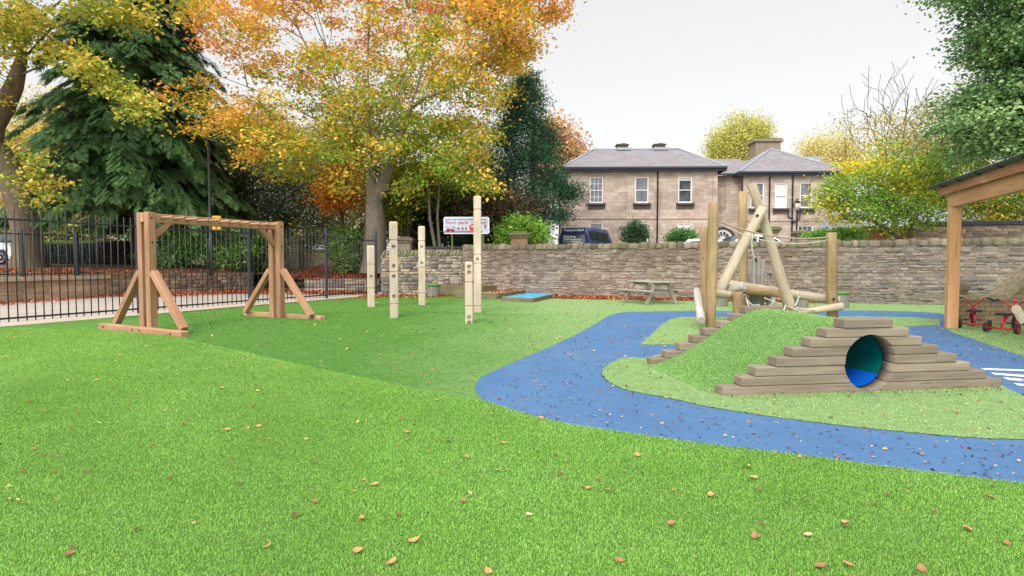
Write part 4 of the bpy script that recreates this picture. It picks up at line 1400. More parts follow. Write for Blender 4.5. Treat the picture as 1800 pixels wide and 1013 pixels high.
def sash(x0, x1, z0, z1, y, nx, nz, blind=0.0, sill=True, parent=None):
    parent = parent or house
    f = 0.075
    mb = MB()
    cx, cz, w, h = (x0 + x1) / 2, (z0 + z1) / 2, x1 - x0, z1 - z0
    for sx_ in (-1, 1): mb.box((cx + sx_ * (w - f) / 2, y + 0.08, cz), (f, 0.07, h))
    mb.box((cx, y + 0.08, z0 + 0.06), (w - 2 * f - 0.004, 0.075, 0.12)).box((cx, y + 0.08, z1 - f / 2), (w - 2 * f - 0.004, 0.07, f))
    mb.box((cx, y + 0.07, cz), (w - 2 * f - 0.004, 0.05, 0.055))
    for k in range(1, nx): mb.box((x0 + f + (w - 2 * f) * k / nx, y + 0.1, cz), (0.03, 0.03, h - 0.2))
    for k in range(1, nz):
        if k * 2 != nz: mb.box((cx, y + 0.1, z0 + h * k / nz), (w - 2 * f - 0.006, 0.026, 0.03))
    wf = mb.build('window', M['white'], parent)
    MB().box((cx, y + 0.135, cz), (w - 0.01, 0.012, h - 0.01)).build('pane', M['glass'], wf)
    if blind:
        MB().box((cx, y + 0.122, z1 - blind * h / 2), (w - 0.16, 0.008, blind * h - 0.08)).build('blind', M['blind'], wf)
    if sill:
        MB().box((cx, y - 0.05, z0 - 0.06), (w + 0.30, 0.30, 0.12)).box((cx, y - 0.02, z0 - 0.26), (w + 0.02, 0.1, 0.26)).box((x0 - 0.07, y - 0.05, z0 - 0.24), (0.13, 0.14, 0.22)).box((x1 + 0.07, y - 0.05, z0 - 0.24), (0.13, 0.14, 0.22)).build('sill', M['dark_stone'], wf)
    return wf


EZ = 6.62            # eaves above house ground
ax0, ax1 = 3.95 - HX, 14.30 - HX
w1 = [(5.44 - HX, 6.38 - HX), (8.60 - HX, 9.54 - HX), (11.60 - HX, 12.55 - HX)]
ops = []
for k, (a, b) in enumerate(w1):
    ops += [(a, b, 4.27, 6.10), (a, b, 1.2, 2.92)]
mb = facade(ax0, ax1, -0.1, EZ, 0, ops)
mb.face([(ax0, 10, -0.1), (ax0, 0, -0.1), (ax0, 0, EZ), (ax0, 10, EZ)])
mb.face([(ax1, 0, -0.1), (ax1, 10, -0.1), (ax1, 10, EZ), (ax1, 0, EZ)])
mb.face([(ax1, 10, -0.1), (ax0, 10, -0.1), (ax0, 10, EZ), (ax1, 10, EZ)])
mb.build('wall', M['ashlar'], house)
sash(*w1[0], 4.27, 6.10, 0, 3, 4); sash(*w1[1], 4.27, 6.10, 0, 1, 2); sash(*w1[2], 4.27, 6.10, 0, 1, 2, blind=0.16)
sash(*w1[0], 1.2, 2.92, 0, 1, 2, sill=False); sash(*w1[1], 1.2, 2.92, 0, 1, 2, sill=False); sash(*w1[2], 1.2, 2.92, 0, 2, 2, blind=0.96, sill=False)
MB().box(((ax0 + ax1) / 2, -0.035, 3.24), (ax1 - ax0 + 0.08, 0.07, 0.10)).build('string_course', M['ashlar'], house)
for xx in (ax0 + 0.16, 7.98 - HX, 10.38 - HX, ax1 - 0.16):
    MB().box((xx, -0.03, 3.0), (0.30 if xx in (ax0 + 0.16, ax1 - 0.16) else 0.05, 0.06, 6.2)).build('pilaster', M['ashlar'], house)
# roofs
def hip(x0, x1, y0, y1, z, rx0, rx1, ry, rz, ov=0.45):
    a, b, c_, d_ = (x0 - ov, y0 - ov, z), (x1 + ov, y0 - ov, z), (x1 + ov, y1 + ov, z), (x0 - ov, y1 + ov, z)
    e1, e2 = (rx0, ry, rz), (rx1, ry, rz)
    mb = MB()
    mb.face([a, b, e2, e1]); mb.face([c_, d_, e1, e2])
    mb.face([d_, a, e1]); mb.face([b, c_, e2])
    r = mb.build('roof', M['slate'], house)
    rid = MB()
    for p, q in ((a, e1), (b, e2), (c_, e2), (d_, e1)):
        rid.tube([Vector(p) + Vector((0, 0, 0.02)), Vector(q) + Vector((0, 0, 0.03))], 0.07, 6)
    if rx1 - rx0 > 0.1: rid.tube([Vector(e1) + Vector((0, 0, 0.03)), Vector(e2) + Vector((0, 0, 0.03))], 0.08, 6)
    rid.build('ridge_tiles', M['lead'], r)
    gt = MB()
    for p, q in ((a, b), (b, c_), (d_, a)):
        gt.bar(Vector(p) + Vector((0, 0, -0.07)), Vector(q) + Vector((0, 0, -0.07)), 0.13, 0.13)
        gt.bar(Vector(p) * 1 + Vector((0, 0.12 if p != d_ and q != c_ else 0, -0.21)), Vector(q) + Vector((0, 0.12 if p != d_ and q != c_ else 0, -0.21)), 0.10, 0.15)
    gt.build('gutter', M['house_gutter'], house)
    MB().box(((x0 + x1) / 2, (y0 + y1) / 2, z - 0.16), (x1 - x0 + 2 * ov - 0.3, y1 - y0 + 2 * ov - 0.3, 0.06)).build('soffit', M['house_gutter'], house)
    return r


r1 = hip(ax0, ax1, 0, 10, EZ + 0.12, 6.3 - HX, 12.9 - HX, 5.0, 8.98)
for xx in (8.55 - HX, 11.45 - HX):
    MB().box((xx, 5.4, 9.1), (0.85, 0.7, 0.5), bevel=0.02).box((xx, 5.4, 9.38), (1.0, 0.85, 0.1), bevel=0.02).box((xx + 0.12, 5.4, 9.48), (0.4, 0.3, 0.12), bevel=0.03).build('chimney', M['dark_stone'], r1)
    MB().box((xx, 5.0, 8.97), (1.1, 0.9, 0.18)).build('flashing', M['lead'], r1)
# recessed link with arched doorway
lx0, lx1, ly = 14.303 - HX, 16.9 - HX, 3.0
mb = facade(lx0, lx1, -0.1, EZ, ly, [(15.0 - HX, 15.9 - HX, 4.0, 5.9)], 0.06)
mb.face([(15.0 - HX, ly + 0.06, 4.0), (15.9 - HX, ly + 0.06, 4.0), (15.9 - HX, ly + 0.06, 5.9), (15.0 - HX, ly + 0.06, 5.9)])
mb.build('wall', M['ashlar'], house)
MB().face([(lx0 - 1.5, ly - 0.5, EZ + 0.1), (lx1 + 1.5, ly - 0.5, EZ + 0.1), (lx1 + 1.5, ly + 4, EZ + 1.95), (lx0 - 1.5, ly + 4, EZ + 1.95)]).build('roof', M['slate'], house)
MB().bar((lx0 - 0.4, ly - 0.52, EZ + 0.02), (lx1 + 0.4, ly - 0.52, EZ + 0.02), 0.13, 0.13).build('gutter', M['house_gutter'], house)
dcx, dz, dr = 15.72 - HX, 1.85, 0.72
def arch(r, n=14, x0=0.0): return [(x0 + r * math.cos(math.pi * k / n), r * math.sin(math.pi * k / n)) for k in range(n + 1)]
RX = Matrix.Translation((dcx, ly, dz)) @ Matrix.Rotation(math.pi / 2, 4, 'X')
fan = MB()
o_, i_ = arch(dr), arch(dr * 0.82)
for k in range(14):
    fan.prism([o_[k], o_[k + 1], i_[k + 1], i_[k]], 0.0, 0.05, RX)
for k in range(1, 6):
    a = math.pi * k / 6
    fan.bar(RX @ Vector((math.cos(a) * dr * 0.32, math.sin(a) * dr * 0.32, 0.03)), RX @ Vector((math.cos(a) * dr * 0.85, math.sin(a) * dr * 0.85, 0.03)), 0.07, 0.04)
fan.prism(arch(dr * 0.36), 0.0, 0.05, RX)
dw = fan.build('door_fanlight', M['white'], house)
MB().prism(arch(dr * 0.84), 0.004, 0.015, RX).build('pane', M['glass'], dw)
MB().box((dcx, ly - 0.03, dz - 0.95), (1.44, 0.06, 1.88)).build('door', M['house_gutter'], house)
ho = MB()
o_, i_ = arch(dr * 1.32), arch(dr * 1.10)
for k in range(14): ho.prism([o_[k], o_[k + 1], i_[k + 1], i_[k]], 0.0, 0.12, RX)
ho.build('hood_mould', M['dark_stone'], house)
# right block
bx0, bx1, by = 16.9 - HX, 23.9 - HX, 2.2
w2_ = [(17.45 - HX, 18.42 - HX), (19.20 - HX, 20.10 - HX), (21.02 - HX, 21.92 - HX)]
ops = [(a, b, 4.1, 5.98) for a, b in w2_] + [(w2_[2][0] - 0.1, w2_[2][1] + 0.1, 1.2, 2.85)]
mb = facade(bx0, bx1, -0.1, EZ, by, ops)
mb.face([(bx0, by + 8, -0.1), (bx0, by, -0.1), (bx0, by, EZ), (bx0, by + 8, EZ)])
mb.face([(bx1, by, -0.1), (bx1, by + 8, -0.1), (bx1, by + 8, EZ), (bx1, by, EZ)])
mb.build('wall', M['ashlar'], house)
for k, (a, b) in enumerate(w2_): sash(a, b, 4.1, 5.98, by, 2 if k == 1 else 1, 2, blind=0.95 if k == 1 else 0.0)
sash(w2_[2][0] - 0.1, w2_[2][1] + 0.1, 1.2, 2.85, by, 3, 3, sill=False)
MB().box(((bx0 + bx1) / 2, by - 0.035, 3.24), (bx1 - bx0 + 0.08, 0.07, 0.10)).build('string_course', M['ashlar'], house)
r2 = hip(bx0, bx1, by, by + 7, EZ + 0.12, 20.3 - HX, 20.5 - HX, by + 3.5, 9.05)
MB().box((20.6 - HX, 7.6, 9.0), (2.0, 1.5, 2.1), bevel=0.03).box((20.6 - HX, 7.6, 10.0), (2.35, 1.8, 0.18), bevel=0.03).build('chimney', plain('chimney_stone', S(150, 136, 116), 0.9, var=0.3), r2)
MB().box((20.6 - HX, 7.6, 10.15), (2.2, 1.6, 0.13), bevel=0.05).build('chimney_moss', M['moss_cap'], r2)
MB().box((24.2 - HX, 8.0, 8.55), (1.9, 1.2, 0.5)).build('dormer', M['lead'], r2)
# rainwater pipes
def pipe(x, y, z0, z1, name='drainpipe'):
    MB().tube([(x, y - 0.09, z0), (x, y - 0.09, z1 - 0.35), (x, y - 0.28, z1 - 0.1), (x, y - 0.42, z1)], 0.055, 8).build(name, M['house_gutter'], house)
pipe(10.15 - HX, 0, 0, EZ); pipe(16.78 - HX, by, 0, EZ); pipe(18.78 - HX, by, 2.9, EZ); pipe(20.45 - HX, by, 0, EZ)
xp = 20.45 - HX
MB().tube([(xp, by - 0.09, 3.0), (xp + 0.55, by - 0.09, 3.35), (xp + 0.55, by - 0.09, 3.75), (xp, by - 0.09, 4.5)], 0.045, 8).tube([(xp, by - 0.09, 3.3), (xp - 0.28, by - 0.09, 3.5), (xp - 0.28, by - 0.09, 4.0)], 0.045, 8).build('waste_pipe', M['house_gutter'], house)
# alarm box
MB().box((17.25 - HX, by - 0.05, 5.75), (0.18, 0.1, 0.14)).build('alarm_box', M['red_paint'], house)

# low outbuilding roofline far right behind the yellow tree
ob = thing('outbuilding', 'low outbuilding with pale roof and red boards seen past the tree trunk', 'building', (26.5, 38.0, 1.2))
MB().box((0, 0, 1.2), (9, 5, 2.4)).build('wall', M['pier_stone'], ob)
MB().box((0, -2.53, 1.95), (9, 0.06, 0.6)).build('fascia_boards', plain('red_boards', S(120, 60, 44), 0.8), ob)
MB().prism([(-3.0, 2.4), (3.0, 2.4), (0, 3.9)], -4.8, 4.8, Matrix.Rotation(math.pi / 2, 4, 'Z') @ Matrix.Rotation(math.pi / 2, 4, 'X')).build('roof', plain('pale_metal_roof', S(190, 200, 214), 0.5), ob)

# ------------------------------------------------------------------ vehicles
def text_mesh(body, size, width=None, bold=0.0):
    cu = bpy.data.curves.new('lettering', 'FONT')
    cu.body = body; cu.size = size; cu.align_x = 'LEFT'; cu.extrude = 0.0025; cu.offset = bold
    o = bpy.data.objects.new('lettering', cu); COL.objects.link(o)
    bpy.context.view_layer.update()
    me = bpy.data.meshes.new_from_object(o.evaluated_get(bpy.context.evaluated_depsgraph_get()))
    bpy.data.objects.remove(o); bpy.data.curves.remove(cu)
    if width:
        xs_ = [q.co.x for q in me.vertices]
        k = width / (max(xs_) - min(xs_)); x0 = min(xs_)
        for q in me.vertices: q.co.x = (q.co.x - x0) * k
    return me


def lettering(body, size, mat, parent, Mx, width=None, bold=0.0, name='lettering'):
    me = text_mesh(body, size, width, bold)
    o = link(name, me, mat, parent)
    o.matrix_basis = Mx
    return o


def minibus(name, label, loc, rz, paint, text=False):
    """rear at local -Y"""
    v_ = thing(name, label, 'minibus', loc, rz)
    secs = [(-2.7, 0.93, 0.45, 1.55, 1.95, 0.80), (-2.62, 0.97, 0.35, 1.55, 2.22, 0.80), (-1.0, 0.99, 0.32, 1.55, 2.30, 0.82), (1.2, 0.99, 0.32, 1.55, 2.28, 0.82), (1.75, 0.98, 0.32, 1.45, 2.05, 0.80), (2.45, 0.95, 0.35, 1.15, 1.25, 0.85), (2.85, 0.86, 0.45, 0.95, 1.0, 0.78)]
    bm = bmesh.new(); rings = []
    for y, hw, zb, zw, zt, tw in secs:
        pts = [(-hw * 0.9, zb), (-hw, zb + 0.15), (-hw, zw), (-tw, zt - 0.07), (-tw + 0.12, zt), (tw - 0.12, zt), (tw, zt - 0.07), (hw, zw), (hw, zb + 0.15), (hw * 0.9, zb)]
        rings.append([bm.verts.new((x, y, z)) for x, z in pts])
    for A, B in zip(rings, rings[1:]):
        for k in range(10): bm.faces.new((A[k], A[(k + 1) % 10], B[(k + 1) % 10], B[k])).smooth = k in (2, 3, 5, 6)
    bm.faces.new(rings[0][::-1]); bm.faces.new(rings[-1])
    bmesh.ops.recalc_face_normals(bm, faces=bm.faces[:])
    me = bpy.data.meshes.new('body'); bm.to_mesh(me); bm.free()
    link('body', me, paint, v_)
    MB().prism([(-0.72, 1.30), (0.72, 1.30), (0.68, 1.80), (-0.68, 1.80)], -0.006, 0.012, Matrix.Translation((0, -2.70, 0)) @ Matrix.Rotation(math.pi / 2, 4, 'X')).build('rear_window', M['car_glass'], v_)
    for sx_ in (-1, 1):
        for y0, y1 in ((-2.45, -1.35), (-1.25, -0.2), (-0.1, 1.0)):
            mbw = MB().face([(sx_ * 0.985, y0, 1.50), (sx_ * 0.985, y1, 1.50), (sx_ * 0.885, y1, 2.05), (sx_ * 0.885, y0, 2.05)])
            o = mbw.build('side_window', M['car_glass'], v_)
            o.location.x = sx_ * 0.022
        for y in (-1.7, 1.8): wheel(v_, (sx_ * 0.88, y, 0.34), 0.34, 0.22, (1, 0, 0), M['steel'], 7)
        MB().box((sx_ * 0.86, -2.70, 0.95), (0.13, 0.07, 0.40), bevel=0.01).build('tail_light', M['red_paint'], v_)
    MB().box((0, -2.72, 0.5), (1.8, 0.12, 0.2), bevel=0.02).build('rear_bumper', M['rubber'], v_)
    MB().face([(-0.74, 1.80, 2.03), (0.74, 1.80, 2.03), (0.82, 2.42, 1.30), (-0.82, 2.42, 1.30)]).build('windscreen', M['car_glass'], v_).location = (0, 0.02, 0.02)
    if text:
        RB = lambda x, z: Matrix.Translation((x, -2.722, z)) @ Matrix.Rotation(math.pi / 2, 4, 'X')
        lettering('Westbourne School', 0.2, M['white'], v_, RB(-0.62, 2.015) @ Matrix.Translation((0, 0, -0.01)), 1.24, 0.004)
        lettering('Excellent', 0.17, M['white'], v_, RB(-0.56, 1.63), 0.70, 0.006)
        lettering('in all categories of', 0.13, M['white'], v_, RB(-0.56, 1.50), 1.05, 0.003)
        lettering('educational', 0.13, M['white'], v_, RB(-0.24, 1.37), 0.62, 0.004)
        lettering('quality', 0.13, M['white'], v_, RB(0.10, 1.26), 0.48, 0.004)
    return v_


vx = at(1028, 420, 33.5)
minibus('minibus', 'navy minibus with white lettering on its tinted rear, parked by the house', (vx.x + 0.62, 33.9 + 2.4, 1.22), math.radians(-27), M['navy_van'], True)


def car(label, loc, rz, paint, cat='car'):
    """front at local +Y"""
    c0 = thing('parked_car', label, cat, loc, rz)
    prof = [(-2.05, 0.32), (-2.12, 0.62), (-2.0, 0.95), (-1.72, 1.02), (-1.1, 1.42), (-0.3, 1.5), (0.35, 1.46), (1.0, 1.05), (1.75, 0.93), (2.05, 0.72), (2.1, 0.42), (1.98, 0.24), (-1.9, 0.24)]
    wid = lambda z: 0.88 if z < 0.98 else 0.88 - (z - 0.98) * 0.5
    bm = bmesh.new()
    cols_ = []
    for s_ in (-1, -0.93, 0.93, 1):
        cols_.append([bm.verts.new((s_ * wid(z), y * (1.0 if abs(s_) < 0.95 else 0.985), z if abs(s_) < 0.95 else z - (0.03 if z > 0.8 else -0.02))) for y, z in prof])
    n = len(prof)
    for A, B in zip(cols_, cols_[1:]):
        for k in range(n): bm.faces.new((A[k], A[(k + 1) % n], B[(k + 1) % n], B[k]))
    bm.faces.new(cols_[0][::-1]); bm.faces.new(cols_[-1])
    bmesh.ops.recalc_face_normals(bm, faces=bm.faces[:])
    me = bpy.data.meshes.new('body'); bm.to_mesh(me); bm.free()
    link('body', me, paint, c0)
    for sx_ in (-1, 1):
        pts = [(-1.6, 1.03), (-1.06, 1.36), (-0.3, 1.43), (0.3, 1.39), (0.85, 1.05)]
        mbw = MB().face([(sx_ * (wid(z) + 0.004), y, z - 0.02) for y, z in pts])
        mbw.build('side_window', M['car_glass'], c0)
        MB().box((sx_ * (wid(1.2) + 0.012), -0.28, 1.21), (0.02, 0.07, 0.36)).build('door_pillar', paint, c0)
        MB().box((sx_ * 0.97, 0.72, 1.02), (0.16, 0.1, 0.12), bevel=0.03).build('wing_mirror', paint, c0)
        MB().box((sx_ * 0.66, 2.0, 0.74), (0.34, 0.16, 0.14), bevel=0.04).build('headlight', M['steel'], c0)
        for y in (-1.3, 1.35):
            MB().lathe([(0.385, 0.84), (0.385, 0.886)], 24, Matrix.Rotation(sx_ * math.pi / 2, 4, 'Y') @ Matrix.Identity(4)).build('wheel_arch', M['rubber'], c0).location = (0, y, 0.33)
            wheel(c0, (sx_ * 0.82, y, 0.32), 0.32, 0.2, (1, 0, 0), M['steel'], 9)
    MB().face([(-0.66, 0.37, 1.45), (0.66, 0.37, 1.45), (0.80, 1.0, 1.06), (-0.80, 1.0, 1.06)]).build('windscreen', M['car_glass'], c0).location = (0, 0.02, 0.012)
    MB().face([(-0.66, -1.1, 1.40), (0.66, -1.1, 1.40), (0.80, -1.70, 1.03), (-0.80, -1.70, 1.03)]).build('rear_window', M['car_glass'], c0).location = (0, -0.02, 0.012)
    return c0


q = at(8, 464, 27.5)
car('white car parked beyond the left railings beside the big tree trunk', (q.x - 0.75, 27.5, 1.27), math.radians(-90), M['car_white'])
q = at(1218, 423, 27.0)
car('white car with only its roof showing above the stone wall', (q.x + 0.1, 27.0, 0.98), math.radians(80), M['car_white'])
q = at(1306, 420, 26.0)
car('white car behind the log climber in front of the arched door', (q.x + 0.0, 26.0, 1.12), math.radians(95), M['car_white'])
# porch-like gate piers before the right block
pier('gate_pier', 'wide stone gate pier with heavy mossy cap beside the drainpipes', 12.55, 28.0, 1.1, 3.10, 0.72, M['moss_cap'], M['pier_stone'], 5)
pier('gate_pier', 'pale stone gate pier with moulded cap beside the lantern post', 14.35, 28.3, 1.1, 2.95, 0.50, M['pier_cap'], M['pier_stone'], 6)
lp = thing('lantern_post', 'slim black lamp post with a pale square lantern before the house', 'lamp post', (at(1400, 420, 31).x, 31.0, 1.15))
MB().lathe([(0.10, 0), (0.09, 0.5), (0.05, 0.6), (0.04, 2.95), (0.07, 3.0), (0.05, 3.05)], 12).build('post', M['black_metal'], lp)
MB().lathe([(0.10, 3.06), (0.17, 3.44)], 4, Matrix.Rotation(0.6, 4, 'Z')).build('lantern_glass', plain('frosted_lantern', S(222, 214, 196), 0.3), lp)
MB().lathe([(0.20, 3.445), (0.10, 3.58), (0.02, 3.68)], 4, Matrix.Rotation(0.6, 4, 'Z')).build('lantern_cap', M['black_metal'], lp)

# street lamp with notice and machine at its foot
q = at(371, 460, 24.0)
sl = thing('street_lamp', 'tall thin black street lamp in front of the dark conifer', 'street lamp', (q.x, 24.0, 0.8))
top = at(369, 247, 24.0).z - 0.8
MB().lathe([(0.09, 0), (0.085, 1.6), (0.058, 1.65), (0.05, top)], 12).build('column', M['black_metal'], sl)
MB().prism([(-0.10, -0.13), (0.42, -0.09), (0.50, 0.0), (0.42, 0.09), (-0.10, 0.13)], 0, 0.07, Matrix.Translation((0.0, 0, top + 0.02)) @ Matrix.Rotation(math.radians(14), 4, 'Y')).build('lamp_head', M['gutter'], sl)
q = at(380, 388, 23.8)
ns = thing('notice_box', 'bright yellow notice box fixed low on the black street lamp', 'notice', (q.x, 23.85, 0))
M['yellow'] = plain('yellow_plastic', S(246, 176, 20), 0.5, var=0.06)
MB().box((0, 0, at(378, 392, 23.85).z), (0.36, 0.10, 0.58), bevel=0.015).build('notice_plate', M['yellow'], ns)
zc = at(378, 392, 23.85).z
for k in range(3): MB().box((0.02, -0.055, zc - 0.08 - 0.07 * k), (0.2, 0.012, 0.025)).build('slot', plain('orange_slot', S(220, 130, 10), 0.6), ns)

# ------------------------------------------------------------------ warning sign
sg = thing('warning_sign', 'white picture sign on green posts with red and blue lettering asking drivers not to park', 'sign', (at(820, 400, 26).x, 26.0, 1.1))
sc0 = at(820, 396.5, 26.0).z - 1.1
SW, SHH = 2.08, 0.77
MB().prism([(-SW / 2 + 0.06, -SHH / 2), (SW / 2 - 0.06, -SHH / 2), (SW / 2, -SHH / 2 + 0.06), (SW / 2, SHH / 2 - 0.06), (SW / 2 - 0.06, SHH / 2), (-SW / 2 + 0.06, SHH / 2), (-SW / 2, SHH / 2 - 0.06), (-SW / 2, -SHH / 2 + 0.06)], -0.02, 0.02, Matrix.Translation((0, 0, sc0)) @ Matrix.Rotation(math.pi / 2, 4, 'X')).build('panel', M['white'], sg)
FS = Matrix.Translation((0, -0.0225, sc0)) @ Matrix.Rotation(math.pi / 2, 4, 'X')
MB().prism([(-SW / 2 + 0.05, -SHH / 2 + 0.05), (SW / 2 - 0.05, -SHH / 2 + 0.05), (SW / 2 - 0.05, SHH / 2 - 0.05), (-SW / 2 + 0.05, SHH / 2 - 0.05)], -0.001, 0.001, FS).build('picture_face', plain('pale_blue_face', S(206, 216, 232), 0.6, var=0.04), sg)
for xx in (-0.66, 0.72): MB().box((xx, 0.05, (sc0 + 0.3) / 2), (0.075, 0.05, sc0 + 0.3)).build('post', plain('green_post', S(96, 112, 52), 0.7), sg)
sgn_red = plain('sign_red', S(198, 44, 50), 0.6, var=0.05); sgn_blue = plain('sign_blue', S(70, 140, 196), 0.6, var=0.05)
PX = lambda x, y: ((x - 905) / 1440 * SW, (490 - y) / 540 * SHH)
def sgt(body, size, x, y, mat, w): 
    X, Y = PX(x, y); lettering(body, size, mat, sg, FS @ Matrix.Translation((X, Y, 0.0015)), w / 1440 * SW, 0.003)
sgt("If you care about children's safety", 0.09, 250, 322, sgn_blue, 1280)
sgt("Don't", 0.20, 255, 448, sgn_red, 320); sgt("park", 0.20, 650, 448, sgn_red, 325); sgt("here!", 0.20, 1215, 448, sgn_red, 325)
pic = lambda pts, mat, nm, z=0.003: MB().prism([PX(*p) for p in pts], 0, 0.003, FS @ Matrix.Translation((0, 0, z))).build(nm, mat, sg)
pic([(200, 725), (200, 665), (1400, 665), (1400, 725)], plain('sign_road', S(150, 120, 150), 0.7), 'painted_road', 0.0015)
pic([(250, 660), (270, 610), (320, 600), (350, 545), (430, 545), (470, 600), (525, 615), (530, 660)], sgn_red, 'painted_car', 0.005)
wh_ = plain('sign_dark', S(60, 40, 60), 0.7)
for xx in (325, 480): pic([(xx + 34 * math.cos(a), 665 + 34 * math.sin(a) * 0.97) for a in [2 * math.pi * k / 12 for k in range(12)]], wh_, 'painted_wheel', 0.009)
pic([(355, 595), (370, 560), (425, 560), (445, 595)], M['white'], 'painted_window', 0.009)
for xx in (280, 505): pic([(xx - 34, 575), (xx, 490), (xx + 34, 575)], sgn_blue, 'painted_tree')
for xx, cc in ((565, S(190, 200, 90)), (655, S(140, 70, 150)), (780, S(150, 90, 50)), (890, S(220, 70, 120))):
    pic([(xx - 28, 640), (xx - 34, 580), (xx, 535), (xx + 34, 580), (xx + 28, 640)], plain('sign_shape', cc, 0.7), 'painted_figure')
pic([(1010, 660), (985, 520), (1090, 430), (1200, 520), (1180, 660)], plain('sign_house', S(226, 70, 50), 0.6), 'painted_house')
pic([(1060, 545), (1060, 500), (1120, 500), (1120, 545)], M['white'], 'painted_window', 0.007)
pic([(1040, 410), (1040, 350), (1100, 350), (1100, 410)], plain('sign_smoke', S(220, 196, 190), 0.7), 'painted_chimney')
pic([(1498 + 38 * math.cos(a), 510 + 38 * math.sin(a)) for a in [2 * math.pi * k / 14 for k in range(14)]], sgn_red, 'painted_roundel')
pic([(1490, 630), (1490, 545), (1506, 545), (1506, 630)], wh_, 'painted_pole')
#==PART4==

# ------------------------------------------------------------------ vegetation
def bark(name, a, b, s=6.0):
    t = NT(name)
    v = t.mp('Object', (1, 1, 0.35))
    n = t.noise(v, s, 7, 0.7); n2 = t.noise(v, 1.4, 4)
    c = t.mix(t.ramp(n2, [(0.4, (0, 0, 0)), (0.65, (0.6,) * 3)]), t.ramp(n, [(0.3, a), (0.7, b)]), S(104, 108, 80))
    t.col(c); t.bump(n, 0.8, 0.05); t.b.inputs['Roughness'].default_value = 0.95
    return t.m


M['bark_grey'] = bark('grey_bark', S(120, 108, 94), S(168, 156, 140))
M['bark_brown'] = bark('brown_bark', S(92, 76, 62), S(142, 122, 104))
M['bark_dark'] = bark('dark_bark', S(66, 56, 48), S(98, 86, 76))


def skeleton(trunks, centers, up=0.25, stepl=0.7, seed=0, pref=0.25, minz=None):
    """grow limbs from trunk polylines out to the foliage centres"""
    rng = np.random.default_rng(seed)
    P, par = [], []
    for tk in trunks:
        last = None
        for a, b in zip(tk, tk[1:]):
            a, b = np.array(a, float), np.array(b, float)
            n = max(1, int(np.linalg.norm(b - a) / 0.5))
            for k in range(n):
                q = a + (b - a) * k / n
                if last is None and P:
                    d = [np.linalg.norm(q - p) for p in P]; last = int(np.argmin(d))
                P.append(q); par.append(last if last is not None else -1); last = len(P) - 1
        P.append(np.array(tk[-1], float)); par.append(last)
    n0 = len(P)
    base = P[0]
    cap = n0 + len(centers) * 14 + 10
    A = np.zeros((cap, 3)); A[:n0] = np.array(P); n = n0
    plen = np.zeros(cap)
    for k in range(n0): plen[k] = 0 if par[k] < 0 else plen[par[k]] + np.linalg.norm(A[k] - A[par[k]])
    if minz is None: minz = base[2] + 1.5
    ok = np.zeros(cap, bool); ok[:n0] = A[:n0, 2] > minz
    if not ok[:n0].any(): ok[:n0] = True
    order = np.argsort([np.min(np.linalg.norm(A[:n0] - c, axis=1)) for c in centers])
    for ci in order:
        c = centers[ci]
        d = np.linalg.norm(A[:n] - c, axis=1)
        dz = np.clip(A[:n, 2] - (c[2] - up * d), 0, None)
        cost = d + pref * plen[:n] * 0.3 + dz * 1.5
        cost[~ok[:n]] = 1e9
        j = int(np.argmin(cost))
        L = np.linalg.norm(c - A[j])
        m = max(1, int(L / stepl))
        if n + m >= cap: break
        dirp = A[j] - A[par[j]] if par[j] >= 0 else np.array([0, 0, 1.0])
        dirp = dirp / (np.linalg.norm(dirp) + 1e-6)
        mid = A[j] + dirp * L * 0.28 + (c - A[j]) * 0.28 + np.array([0, 0, L * 0.06])
        prev = j
        for k in range(1, m + 1):
            s = k / m
            q = (1 - s) ** 2 * A[j] + 2 * s * (1 - s) * mid + s * s * c
            if k < m: q = q + rng.normal(0, 0.05 * min(1, L / 3), 3)
            A[n] = q; par.append(prev); plen[n] = plen[prev] + L / m; ok[n] = True
            prev = n; n += 1
    return A[:n], par


